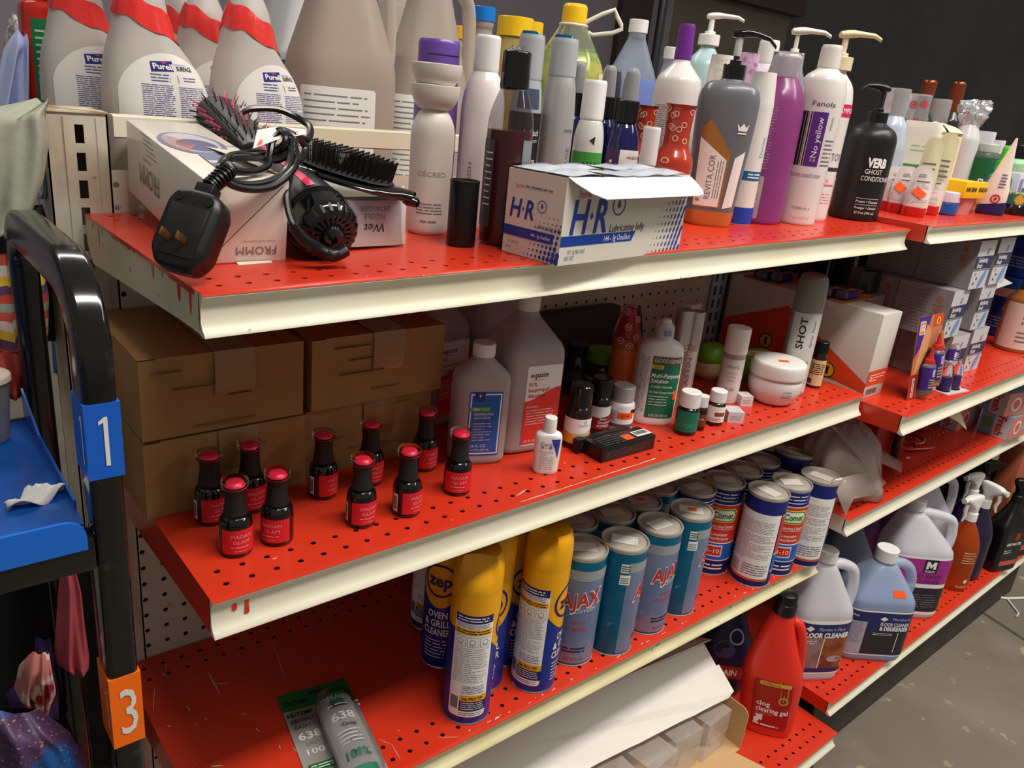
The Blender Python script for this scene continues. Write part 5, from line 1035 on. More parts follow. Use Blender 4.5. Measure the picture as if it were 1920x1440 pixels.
def l_org(mb, fn, R, H): mb.patch(fn, -R*1.3, R*1.9, .01, H*.49, WINK); mb.patch(fn, -R*1.3, -R*.35, .01, H*.49, pr((70, 44, 84)), .0006); mb.disc(fn, -R*.85, H*.41, .0022, WINK, .0009); mb.lines(fn, -R*1.2, -R*.45, H*.30, H*.37, 2, WINK, .0009); mb.text(fn, 'Herbal Choice', R*.75, H*.445, .0045, INK, w=.030, off=.0008, shear=.3); mb.text(fn, 'organic', R*.55, H*.365, .0075, INK, w=.027, off=.0008); mb.text(fn, 'hair spray', R*.65, H*.29, .0075, INK, w=.034, off=.0008)
mist('dark blue mist bottle with a white and purple label, foremost of the mist bottles', 1188, 128, .178, 28, 14, l_org, R=.0235)
p = spoty('A', 1118, 150, .175, 40)
gbot('lotion_bottle', 'clear bottle with a white flip cap and bright green label', 'bottle', p[:3], .0205, p[4], [(.92, 0), (1, .02), (1, .62), (.80, .72), (.7, .735)], pl((206, 206, 200), .2), ([(.74, .735), (.78, .745), (.76, .985), (.7, 1)], WHITE), lambda mb, fn, R, H: (mb.patch(fn, -R*1.5, R*1.8, .01, H*.52, mat('herb_green', (64, 148, 56), .4)), mb.text(fn, 'MARIA', .006, H*.43, .0085, INK, w=.030, bold=.02), mb.text(fn, 'HOLISTIC', .006, H*.345, .006, INK, w=.030), mb.shape(fn, [(-.004, H*.60), (.004, H*.63), (.003, H*.57), (.0, H*.585)], INK)), 14, r=.01)
x, y, z, R, H = spoty('A', 1224, 238, .125, 30)
gbot('travel_bottle', 'small clear empty bottle with a translucent cap behind the blue and white carton', 'bottle', (x, y, z), .0165, H, [(.92, 0), (1, .02), (1, .52), (.7, .62), (.6, .64)], CLEARW, ([(.68, .63), (.74, .64), (.72, .985), (.66, 1)], pl((214, 212, 210), .35)), None)
# white bottle with leopard printed film, bulb shape
RP = mat('printed_film_red', (172, 52, 30), .2, coat=.4)
def leopard(label, px, py, y_, R, H, y0=.5):
    p = ony(px, py, y_); x, y, z = p.x, y_, sz('A', p.x); H = p.z-z; root = gbot('wrapped_bottle', label, 'bottle', (x, y, z), R, H, [(.9, 0), (1, .03), (1, .42), (.93, .52), (.6, .60), (.5, .62)], pl((226, 220, 206), .3), None, lambda mb, fn, R, H: (mb.patch(fn, -R*1.5, R*1.5, .02, H*.40, mat('pale_blue_label', (156, 184, 222), .4)), mb.patch(fn, -R*1.0, R*1.4, H*.35, H*.43, pr((40, 40, 92)), .0006), mb.lines(fn, -R*.8, R*1.3, H*.365, H*.42, 2, WINK, .0009), mb.lines(fn, -R*.4, R*1.2, H*.1, H*.3, 5, pr((60, 90, 150)), .0006, th=.2)), 5, r=.008)
    f = Body(prof(R*1.02, H, [(.98, .46), (.98, .56), (.64, .66), (.60, .78), (.68, .98), (.8, 1.0)], r=.006), 48); mb = MB(); f.mesh(mb, RP, cap0=False); rd = random.Random(8); g = f.map(H*.75)
    for k in range(26):
        u = (rd.random()-.5)*R*2.6; v = H*(.50+.47*rd.random()); mb.disc(g, u, v, .0042, pr((226, 176, 150)), .0007, .0028, 12)
    mb.build('wrapping_film', root); return root
leopard('white bottle with pale blue label, its top wrapped in red patterned film', 1279, 196, .135, .0285, .17)
leopard('second red film wrapped bottle, partly hidden behind the mist bottle', 1216, 198, .225, .022, .17)
# big white bottle with purple cap
p = spoty('A', 1301, 46, .25, 32)
gbot('shampoo_bottle', 'large white bottle with a purple cap and fine print on its back', 'bottle', p[:3], .0375, p[4], [(.93, 0), (1, .02), (1, .66), (.94, .72), (.36, .80), (.34, .82)], SAT, ([(.34, .815), (.37, .82), (.33, .985), (.3, 1)], mat('violet_cap', (112, 44, 142), .3)), lambda mb, fn, R, H: mb.lines(fn, -R*.9, R*.25, H*.2, H*.58, 34, GREYINK, .0004, th=.3), -8, r=.006)
def bigpump(label, s, px, py, y_, R, m, cm, L=.05, rz=0, hh=.80, d=0, labf=None, dep=1, name='pump_bottle', shape=None, arc=0, hp=None, Rc=.014):
    """py is the pixel row of the spout top"""
    p = ony(px, py, y_); z = sz(s, p.x); H = p.z-z; hb = H-(hp or .058); root = thing(name, label, 'pump bottle', (p.x, y_, z), R_(face(p.x, y_)+d)); b = pbody(root, 'bottle', prof(R, hb, shape or [(.93, 0), (1, .02), (1, .78), (.85, .90), (.36, .97), (.34, 1)], dep=dep, r=.012, k=6), m, seg=44)
    pump(root, 0, hb-.002, Rc, cm, L, h=(hp or .058)-.008, rz=rz-face(p.x, y_)-d, arc=arc)
    if labf: mb = MB(); labf(mb, b.map(hb*.45), R, hb); mb.build('label', root)
    return root, hb
SP = -48      # spouts mostly point away to the right of the camera
bigpump('big pale aqua pump bottle with a wide white spout, behind the purple capped one', 'K', 1338, 24, .47, .042, mat('aqua_plastic', (172, 200, 204), .3), WHITE, L=.062, rz=SP, Rc=.021)
# grey pump bottle with geometric label
def revita():
    x, y, z, R, H = spot('A', 1325, 427, 78, 95); hb = topz(x, y, z, 168)+.006; H = topz(x, y, z, 45+8); R = .0425
    root = thing('pump_bottle', 'grey pump bottle with copper base and angular copper and white label', 'pump bottle', (x, y, z), R_(face(x, y)+8)); GY = mat('gunmetal_plastic', (104, 104, 110), .3, coat=.2)
    hb = topz(x, y, z, 145); b = pbody(root, 'bottle', rnd([(0, R*.76, R*.58, 2.6), (.004, R*.82, R*.62, 2.6), (hb*.72, R*1.04, R*.8, 2.6), (hb*.90, R*1.04, R*.78, 2.6), (hb*.965, R*.8, R*.6, 2.3), (hb*.975, .016, .016, 2), (hb, .016, .016, 2)], .014, 7), GY, seg=52)
    mb = MB(); Body([(q[0], q[1]+.0004, q[2]+.0004, q[3]) for q in b.s if q[0] < hb*.105]+[tuple([hb*.105]+[v+.0004*(i < 2) for i, v in enumerate(b.sec(hb*.105)[1:])])], 52).mesh(mb, mat('copper_base', (190, 106, 48), .3, coat=.3)); mb.build('copper_base', root)
    fn = b.map(hb*.45); mb = MB(); CP = mat('copper_foil', (176, 120, 58), .3, metal=.3)
    mb.shape(fn, [(-.033, hb*.13), (.012, hb*.13), (.012, hb*.50), (-.020, hb*.72), (-.033, hb*.66)], CP, .0005); mb.shape(fn, [(-.033, hb*.14), (.008, hb*.14), (.008, hb*.46), (-.033, hb*.60)], PAPER, .0008); mb.shape(fn, [(.016, hb*.13), (.034, hb*.15), (.034, hb*.53), (.019, hb*.48)], PAPER, .0006)
    mb.text(fn, 'REVITA.COR', -.012, hb*.34, .0088, GREYINK, w=hb*.30, rot=90, off=.0012); mb.lines(lambda u, v, o=0: fn(-.012-v, hb*.34+u, o), -.030, .026, -.018, -.007, 3, GREYINK, .0012, th=.3)
    CRN = [(-.006, 0), (.006, 0), (.0085, .010), (.004, .005), (0, .011), (-.004, .005), (-.0085, .010)]
    mb.shape(fn, [(.021+a, hb*.66+b_) for a, b_ in CRN], WINK, .0008); mb.patch(fn, .015, .027, hb*.64, hb*.65, WINK, .0008); mb.shape(fn, [(-.026+a*.5, hb*.17+b_*.5) for a, b_ in CRN], CP, .0012); mb.build('label', root)
    hp = topz(x, y, z, 50)-hb; pump(root, 0, hb-.003, .0165, GLOSSB, .052, h=hp-.010, rz=SP-face(x, y)-8, arc=.010)
    mb = MB(); Body(cyl(.0055, hb+.028, hb+hp-.014, .0005), 16).mesh(mb, pl((200, 200, 200), .3)); mb.build('clear_sleeve', root)
revita()
x, y, z, R, H = spot('A', 1388, 425, 44, 130)
gbot('lotion_tube', 'slim white tube with a teal band and royal blue base beside the grey pump bottle', 'tube', (x+.012, y+.012, z), .0225, H, [(.95, 0), (1, .01), (1, .78), (.9, .88), (.8, .98)], pl((222, 218, 210), .3), None, lambda mb, fn, R, H: (mb.patch(fn, -R*2.5, R*2.5, .002, H*.12, mat('royal_blue', (24, 66, 168), .35)), mb.patch(fn, -R*2.5, R*2.5, H*.30, H*.36, mat('teal_band', (20, 104, 150), .35)), mb.lines(fn, R*.2, R*1.2, H*.31, H*.35, 2, WINK, .0008), mb.text(fn, 'Derma', R*.9, H*.52, .006, pr((100, 150, 200)), w=.03, rot=90)), 0)
# purple bottle in clear wrap
def purpleb():
    x, y, z, R, H = spot('A', 1419, 422, 76, 102); R = .037
    P_ = [(.92, 0), (1, .015), (1, .62), (.88, .76), (.52, .86), (.5, .87)]
    root = gbot('shampoo_bottle', 'magenta purple bottle in crinkled clear wrap with a taped paper sticker', 'bottle', (x, y, z), R, H, P_, mat('magenta_plastic', (150, 62, 128), .3, coat=.3), ([(.50, .865), (.52, .87), (.50, .985), (.44, 1)], mat('hazy_pink_cap', (206, 190, 200), .25, trans=.3)), lambda mb, fn, R, H: (mb.lines(fn, -R*1.0, R*.1, H*.33, H*.70, 22, pr((196, 160, 200)), .0005, th=.25), mb.rpatch(fn, -R*1.1, R*.05, H*.03, H*.29, pr((206, 186, 180)), .0008, .003), mb.text(fn, 'WARNING', -R*.95, H*.16, .005, INK, w=.035, rot=90, off=.0012), mb.lines(fn, -R*.75, -R*.05, H*.06, H*.26, 8, GREYINK, .0011, th=.22)), -2, r=.012)
    f = Body(prof(R*1.035, H, [(1, .005), (1.02, .3), (1.02, .66), (.92, .80), (.62, .92), (.60, 1.01)], r=.01), 48); mb = MB(); f.mesh(mb, CLEAR, cap0=False, cap1=False); rd = random.Random(12); mb.v = [(a*(1+.02*rd.random()), b_*(1+.02*rd.random()), c) for a, b_, c in mb.v]; mb.build('wrapping_film', root)
purpleb()
p = spoty('A', 1458, 75, .27, 40)
gbot('shampoo_bottle', 'white capped pale violet bottle scribbled with blue pen, behind the magenta one', 'bottle', (p[0], p[1], p[2]), .036, p[4], [(.93, 0), (1, .02), (1, .68), (.88, .80), (.5, .86)], pl((212, 200, 212), .3), ([(.5, .86), (.52, .87), (.5, .985), (.45, 1)], WHITE), lambda mb, fn, R, H: mb.lines(fn, -.008, .012, H*.885, H*.895, 1, pr((40, 40, 160)), .0, th=.6), 0)
bigpump('white pump bottle behind the magenta bottle, spout pointing right', 'A', 1488, 52, .235, .034, WHITE, mat('ivory_white', (226, 222, 206), .35), L=.055, rz=SP)
p = spoty('A', 1404, 96, .21, 40); gbot('lotion_tube', 'upright tube in pinkish patterned wrap behind the grey pump bottle', 'tube', p[:3], .019, p[4], [(.95, 0), (1, .01), (1, .6), (1.0, .99)], mat('pink_wrap', (206, 176, 200), .2, coat=.3, noise=[(90, (178, 100, 160), .5, .6, .9)]), None, None, dep=.6)
p = spoty('A', 1350, 100, .22, 40); gbot('lotion_tube', 'bottle in crumpled whitish clear wrap between the purple capped and grey pump bottles', 'bottle', p[:3], .022, p[4], [(.95, 0), (1, .01), (1, .7), (.8, .99)], mat('crumpled_film', (226, 220, 206), .15, coat=.5, bump=.8, bscale=90), None, None)
# violet mask bottle
def fanola():
    x, y, z, R, H = spot('A', 1483, 423, 70, 84); R = .036
    gbot('hair_mask_bottle', 'white bottle with a violet vertical panel lettered No yellow', 'bottle', (x, y, z), R, H, [(.84, 0), (.88, .01), (1, .74), (.90, .83), (.46, .87), (.44, .88)], SAT, ([(.46, .875), (.47, .88), (.44, .985), (.4, 1)], pl((220, 214, 204), .35)), lambda mb, fn, R, H: (mb.patch(fn, -R*.25, R*.38, H*.34, H*.64, mat('violet_panel', (92, 36, 130), .4)), [mb.patch(fn, -R*.25-.003*k-.0012*(k > 2), -R*.25-.003*k+.001*(1+(k % 2)), H*.34, H*.64, INK) for k in (1, 2, 3, 4, 5)], mb.text(fn, 'No yellow', R*.10, H*.50, .0085, WINK, w=H*.22, rot=90, off=.001), mb.text(fn, 'MASK', R*.62, H*.585, .004, GREYINK, w=.02, rot=90), mb.text(fn, 'Fanola', R*.12, H*.685, .0075, pr((60, 50, 70)), w=.034), mb.lines(fn, R*.5, R*1.1, H*.34, H*.5, 7, GREYINK, .0006, th=.3), mb.text(fn, 'EXTRA VIOLET MASK', R*.0, H*.29, .0036, pr((92, 60, 130)), w=.048), mb.patch(fn, -R*.6, R*.62, H*.278, H*.2795, pr((92, 60, 130))), mb.text(fn, '1000ml e', R*.1, H*.10, .004, GREYINK, w=.03), mb.text(fn, 'Fanola', R*.1, H*.05, .0055, pr((236, 190, 196)), w=.036), mb.text(fn, '3.3', R*.1, H*.375, .004, WINK, w=.008, off=.001)), 4, r=.008)
fanola()
def pinkp():
    root, hb = bigpump('white shampoo bottle with pink lettering and a yellowed pump, behind the black one', 'A', 1590, 57, spot('A', 1556, 412, 60)[1], .033, SAT, mat('yellowed_pump', (224, 206, 170), .4), L=.055, rz=SP, d=18, Rc=.0185, labf=lambda mb, fn, R, H: (mb.patch(fn, -R*.4, R*1.3, H*.70, H*.78, mat('hot_pink', (212, 24, 96), .4)), mb.text(fn, 'SHAMPOO', R*.5, H*.74, .008, WINK, w=.045, off=.001), mb.disc(fn, -R*.75, H*.42, .022, mat('hot_pink', (212, 24, 96), .4), .0005, .0185, 26), mb.patch(fn, -R*1.3, -R*.75, H*.3, H*.56, SAT, .0007), mb.text(fn, 'BOTOX', R*.4, H*.44, .012, GREYINK, w=.04), mb.patch(fn, -R*.3, R*1.2, H*.345, H*.37, pr((50, 46, 48))), mb.text(fn, 'COLOR', R*.1, H*.28, .006, pr((226, 120, 160)), w=.022), mb.patch(fn, -R*.4, R*.9, H*.245, H*.255, pr((226, 80, 130))), mb.lines(fn, -R*.4, R*.8, H*.12, H*.2, 4, pr((226, 150, 170)), .0005, th=.25)))
pinkp()
def verb():
    x, y, z, R, H = spot('A', 1596, 417, 90, 158); R = .0425; hb = topz(x, y, z, 228)
    root = thing('pump_bottle', 'matt black pump bottle with white lettering at the right end of the top shelf', 'pump bottle', (x+.004, y, z), R_(face(x, y)+22)); BK = mat('matt_black_bottle', (24, 24, 25), .38)
    b = pbody(root, 'bottle', rnd([(0, R*.9, R*.9, 2), (.003, R, R, 2), (hb*.90, R, R, 2), (hb*.98, .019, .019, 2), (hb, .017, .017, 2)], .018, 8), BK, seg=52); hp = H-hb
    pump(root, 0, hb-.004, .0185, mat('pump_black', (18, 18, 19), .3), .040, h=hp-.006, rz=150-face(x, y)-22)
    f = b.map(hb*.4); fn = lambda u, v, o=0: f(u, v, o); mb = MB(); mb.text(fn, 'VERB', .004, hb*.60, .0145, WINK, w=.034, bold=.05); mb.text(fn, 'GHOST', .001, hb*.51, .0082, WINK, w=.030); mb.text(fn, 'CONDITIONER', .010, hb*.44, .0082, WINK, w=.056)
    for v in (.235, .17): mb.patch(fn, -.018, .025, hb*v, hb*(v+.003), WINK)
    mb.text(fn, 'Protect + Detangle', .003, hb*.205, .0042, WINK, w=.040, shear=.2); mb.text(fn, 'Protéger + Démêler', .003, hb*.14, .0042, WINK, w=.040, shear=.2); mb.text(fn, '32 fl oz (946 ml)', .002, hb*.09, .0042, WINK, w=.036, shear=.2); mb.build('label', root)
verb()
# jelly carton with sachets
def jelly():
    A_ = onsh('A', 1045, 500); B_ = onsh('A', 1272, 466); C_ = onsh('A', 947, 463); ex = (B_-A_); wd = ex.length; rz = math.atan2(ex.y, ex.x); h = ony(1070, 335, A_.y).z-A_.z; dp = .083
    root = thing('jelly_carton', 'open white carton with blue lettering and dotted corner at the shelf front', 'box', tuple(A_+V((0, 0, .0005))), rz); CWt = mat('jelly_card', (214, 206, 194), .35)
    mb = MB(); t = .0009
    mb.box(0, wd, 0, t, 0, h, CWt); mb.box(0, wd, dp-t, dp, 0, h, CWt); mb.box(0, t, t, dp-t, 0, h, CWt); mb.box(wd-t, wd, t, dp-t, 0, h, CWt); mb.box(t, wd-t, t, dp-t, 0, t, CWt); mb.build('carton_body', root, smooth=0)
    NB = mat('jelly_blue', (24, 58, 150), .4)
    def art(fn, Wf, k, hh, big):
        mb = MB(); s_ = k
        mb.text(fn, 'H', .026*s_, hh*.56, .033*s_, NB, w=.024*s_, shear=.12, bold=.02, off=.0003); mb.text(fn, 'R', .062*s_, hh*.56, .033*s_, NB, w=.022*s_, shear=.12, bold=.02, off=.0003); mb.shape(fn, [(.0415*s_, hh*.56), (.044*s_, hh*.56+.004*s_), (.0465*s_, hh*.56), (.044*s_, hh*.56-.004*s_)], NB, .0003)
        mb.disc(fn, .088*s_, hh*.56+.010*s_, .011*s_, NB, .0003, .0096*s_, 26); mb.shape(fn, [(.088*s_, hh*.56+.017*s_), (.091*s_, hh*.56+.009*s_), (.088*s_, hh*.56+.006*s_), (.085*s_, hh*.56+.009*s_)], NB, .0003)
        mb.text(fn, 'Lubricating Jelly', .108*s_, hh*.40, .008*s_, pr((60, 66, 90)), w=.062*s_, shear=.2, off=.0003)
        v0, v1 = hh*.22, hh*.34; mb.shape(fn, [(0, v0), (.118*s_, v0), (.124*s_, v1), (.0, v1)], NB, .0002); mb.text(fn, '144 - 3g OneShot', .092*s_, (v0+v1)/2, .0062*s_, WINK, w=.046*s_, shear=.15, off=.0005)
        mb.text(fn, 'Sterile', .030*s_, hh*.82, .007*s_, pr((206, 84, 62)), w=.020*s_, off=.0003); mb.lines(fn, .044*s_, .118*s_, hh*.80, hh*.84, 1, GREYINK, .0003, th=.5)
        mb.text(fn, 'WT. 3g PER UNIT', .026*s_, hh*.15, .0042*s_, GREYINK, w=.028*s_, off=.0003); mb.text(fn, 'REF 207', .016*s_, hh*.08, .0042*s_, GREYINK, w=.014*s_, off=.0003)
        return mb
    f1 = fl((0, -.0002, 0), (1, 0, 0), (0, 0, 1)); mb = art(f1, wd, 1.08, h, 1)
    for i in range(10):
        for j in range(11):
            u = wd-.004-i*.0080+(j*.0030); v = .004+j*.0082; k = 1-i/9
            if wd-.07 < u < wd-.001 and v < h-.004: mb.disc(lambda a, b_, o=0, u=u, v=v: f1(u+a*.8+b_*.35, v+b_, o), 0, 0, .0028*k+.0003, NB, .0003, n=10, ry=.0054*k+.0004)
    mb.build('front_print', root, smooth=0)
    f2 = fl((-.0002, dp, 0), (0, -1, 0), (0, 0, 1)); mb = art(f2, dp, .60, h, 0)
    for i in range(9):
        for j in range(8):
            u = dp-.003-i*.0058+(j*.0012); v = .004+j*.0062; k = (1-i/9)*(1-j/9)
            if dp-.055 < u < dp-.001: mb.disc(f2, u, v, .0030*k+.0002, NB, .0003, n=10, ry=.0038*k+.0002)
    mb.build('side_print', root, smooth=0)
    # lid flap folded forward over the front, rounded corners
    pts = [(0, 0), (wd, 0), (wd+.005, -.012), (wd+.006, -.020), (wd+.002, -.027), (wd-.01, -.029), (.040, -.030), (.022, -.022), (.006, -.008)]
    mb = MB(); F = lambda u, v: V((u, v*.75, h+v*.66+.0005)); q = [F(a, b_) for a, b_ in pts]; mb.poly(q, mat('gloss_flap', (232, 236, 240), .25, coat=.4), V((0, -.0006, .0007))); mb.build('lid_flap', root, smooth=0)
    # strip of sachets on top
    rd = random.Random(6); FO = mat('foil_sachet', (214, 220, 230), .28, metal=.25, bump=.4, bscale=45)
    for r in range(2):
        for c in range(4):
            u0, u1 = wd*.02+c*wd*.24, wd*.02+(c+1)*wd*.24-.001; v0, v1 = r*dp*.52-.002, (r+1)*dp*.52-.003; o_ = rd.random()*.0016; ph = rd.random()*6
            s_ = thing('gel_sachet', f"foil gel sachet on the open carton, {('front', 'rear')[r]} row, {('leftmost', 'second from the left', 'third from the left', 'rightmost')[c]}", 'sachet', tuple(root.matrix_basis @ V((0, 0, 0))), rz, 'foil sachets on the open carton'); s_.location = A_+Matrix.Rotation(rz, 4, 'Z') @ V(((u0+u1)/2, (v0+v1)/2, h+.0022+.0006*c+.0004*r)); mb = MB(); a, b_ = (u1-u0)/2, (v1-v0)/2
            mb.grid(lambda i, j: V((-a+2*a*i, -b_+2*b_*j, .0028*math.sin(math.pi*i)*math.sin(math.pi*j)+.0012*math.sin(i*5+ph)+o_)), 8, 6, FO); mb.grid(lambda i, j: V((a-2*a*i, -b_+2*b_*j, -.0002+.0012*math.sin((1-i)*5+ph)+o_)), 8, 2, FO); mb.build('foil_pouch', s_)
            fs = lambda u, v, off=0: V((u, v, .0034+.0012*math.sin((u/a*.5+.5)*5+ph)+o_+off)); mb = MB(); mb.lines(fs, -a*.6, a*.6, -b_*.45, b_*.45, 4, pr((150, 156, 176)), .0002, th=.15); mb.build('printing', s_)
jelly()

# keep neighbouring bottles on the top shelf from touching through one another
_A = [o for o in COL.objects if o.parent is None and o.get('category') in ('bottle', 'tube', 'pump bottle') and 1.12 < o.location.z < 1.16 and o.location.y < .334 and .3 < o.location.x < 1.35]
def _rad(o):
    ch = [c for c in o.children if c.type == 'MESH' and c.name.split('.')[0] in ('bottle', 'tube_body')][0]; v = ch.data.vertices; return (max(q.co.x for q in v)-min(q.co.x for q in v)+max(q.co.y for q in v)-min(q.co.y for q in v))/4+.0022
_R = {o.name: _rad(o) for o in _A}
relax(_A, lambda o: _R[o.name], 'A', .328, lambda o: .03+max(0, o.location.y-.10)**2*20)
# ---------------------------------------------------------------- far side of the rail: spray bottles and jugs
def zof(px, py, y): return ony(px, py, y).z
def trigger(root, z, m, rz=0, k=1.0, lever=None, noz=None):
    """spray trigger head on a neck at height z, nozzle toward local +x turned by rz"""
    M = Matrix.Translation((0, 0, z)) @ Matrix.Rotation(R_(rz), 4, 'Z') @ Matrix.Scale(k, 4)
    mb = MB(); mb.T = M; Body(rnd([(-.004, .015, .015, 2), (.018, .0145, .0145, 2), (.020, .012, .012, 2)], .001), 32).mesh(mb, m); mb.build('collar', root)
    mb = MB(); mb.T = M; Body(rnd([(.019, .010, .011, 3, .000), (.034, .012, .0125, 3, .002), (.046, .024, .012, 3.5, .006), (.058, .034, .0115, 3.5, .010), (.066, .030, .010, 3, .008), (.068, .016, .006, 3, .006)], .006, 4), 36).mesh(mb, m); mb.build('shroud', root)
    mb = MB(); mb.T = M; mb.tube([(.041, 0, .057), (.050, 0, .057)], .0075, noz or m, 14); mb.build('nozzle', root)
    mb = MB(); mb.T = M; mb.tube([(.030, 0, .046), (.033, 0, .030), (.028, 0, .012), (.033, 0, -.004)], [.0055, .005, .0045, .0022], lever or m, 10); mb.build('trigger', root)
HDPE = mat('milky_plastic', (220, 212, 206), .38, trans=.35, ior=1.25)
TAPEB = mat('red_band', (226, 50, 44), .3, coat=.3, bump=.25, bscale=120)
PNAVY = pr((38, 32, 120)); PUR = mat('violet_print', (86, 78, 150), .5)
def purell(label, px, y_, rz, bluelever=False, full=True):
    p = ony(px, 100, y_); z = sz('K', p.x); root = thing('spray_bottle', label, 'spray bottle', (p.x, y_, z), R_(rz), 'sanitizer spray bottles behind the rail')
    A = .060; zl = 1.216-z
    secs = [(0, A*.92, .036, 3), (.004, A, .040, 3), (zl+.05, A*.98, .040, 3), (zl+.082, A*.82, .037, 2.6, -.006), (zl+.104, A*.60, .033, 2.4, -.012), (zl+.128, A*.50, .030, 2.2, -.013), (zl+.150, A*.44, .027, 2.2, -.012), (zl+.170, A*.27, .0165, 2, -.010), (zl+.176, .0145, .0145, 2, -.010)]
    b = pbody(root, 'bottle', rnd(secs, .016, 5), HDPE, seg=48)
    fn = b.map(zl+.04); mb = MB(); w_ = .128; u0 = -.050; L = lambda u, v, o=0: fn(u+.012, zl+v, o)
    mb.patch(L, u0-.012, u0+w_-.012, .006, 0, mat('label_white_gloss', (226, 222, 216), .3), .0005, nu=30, bot=lambda t: .006, top=lambda t: .052+.040*math.sin(math.pi*min(1, max(0, t)))**.6)
    mb.patch(L, u0-.012, u0+w_-.012, .006, .018, PNAVY, .0008, nu=30); mb.lines(L, u0, u0+w_-.02, .008, .016, 3, WINK, .001, th=.3)
    c = u0-.012+w_/2; mb.shape(L, [(c-.024, .071), (c+.003, .073), (c+.004, .084), (c-.023, .082)], PNAVY, .0008); mb.text(L, 'Purell', c-.009, .0775, .0058, WINK, w=.0235, bold=.03, off=.0012); mb.disc(L, c-.007, .0815, .003, pr((220, 60, 80)), .001, ry=.0008)
    mb.text(L, 'SURFACE', c+.018, .0765, .0048, INK, w=.022, bold=.02, off=.001); mb.text(L, 'PROFESSIONAL', c+.014, .0805, .0015, PUR, w=.017, off=.001)
    mb.lines(L, c-.026, c-.002, .060, .070, 3, PUR, .0009, th=.35); mb.patch(L, c+.005, c+.0055, .060, .069, INK, .0009); mb.lines(L, c+.012, c+.030, .062, .068, 2, PUR, .0009, th=.35)
    mb.lines(L, c-.038, c-.002, .020, .058, 17, PUR, .0009, th=.32, seed=5); mb.lines(L, c+.003, c+.040, .020, .057, 17, PUR, .0009, th=.28, seed=9); mb.build('label', root)
    # red sealing band, slanted
    mb = MB(); C2 = .2; rings = []
    for k in range(7):
        t = k/6; ring = []
        for i in range(48):
            a = 2*math.pi*(i+.5)/48; v = zl+.117+.028*t-.014*math.cos(a)+.002*math.sin(5*a)*(k in (0, 6)); ring.append(b.pt(a, v, .0013+.0006*math.sin(9*a)))
        rings.append(ring)
    mb.loft(rings, TAPEB, False, False); mb.build('sealing_band', root)
    mb = MB(); mb.lines(fn, .004, .022, zl+.118, zl+.123, 2, GREYINK, .0006, th=.4); mb.build('date_print', root)
    trigger(root, zl+.174, WHITE, rz=150 if not bluelever else 20, lever=mat('cobalt_lever', (24, 50, 160), .35) if bluelever else WHITE)
purell('sanitizer spray bottle farthest left of the red banded ones, beside the red and green bottle', 172, .53, -4)
purell('sanitizer spray bottle with the full arched label, directly above the slotted upright', 288, .435, -2, True)
purell('sanitizer spray bottle with an arched label left of the big amber jug', 480, .435, 10)
purell('sanitizer spray bottle squeezed behind two others with only half its emblem showing', 400, .56, -4)
purell('deepest sanitizer spray bottle, only its red band and shoulder showing', 350, .66, 0, True)
# red bottle with green label
p = ony(90, 10, .63); R = .034; z = sz('K', p.x); H = p.z-z
gbot('detergent_bottle', 'red bottle with a green text label and black cap at the far left', 'bottle', (p.x, .63, z), R, H+.02, [(.95, 0, 4), (1, .01, 4), (1, .90, 4), (.92, .93, 4), (.5, .94, 2.2), (.5, .945, 2)], mat('detergent_red', (204, 38, 22), .25, coat=.3), ([(.55, .94), (.57, .945), (.57, 1.08), (.5, 1.09)], BLACK), lambda mb, fn, R, H: (mb.rpatch(fn, -.026, .030, H*.42, H*.85, mat('label_green_flat', (14, 120, 66), .45), .0005, .004), mb.lines(fn, -.022, .024, H*.45, H*.81, 11, pr((190, 214, 190)), .0008, th=.3, fill=.5)), 8, r=.006)
p = ony(128, 12, .72); z = sz('K', p.x); gbot('spray_bottle', 'ribbed white capped bottle peeking out behind the red and green bottle', 'bottle', (p.x, .72, z), .028, p.z-z+.04, [(.95, 0), (1, .02), (1, .70), (.6, .78), (.5, .8)], HDPE, ([(.58, .79), (.62, .8), (.62, .99), (.6, 1)], WHITE), None)
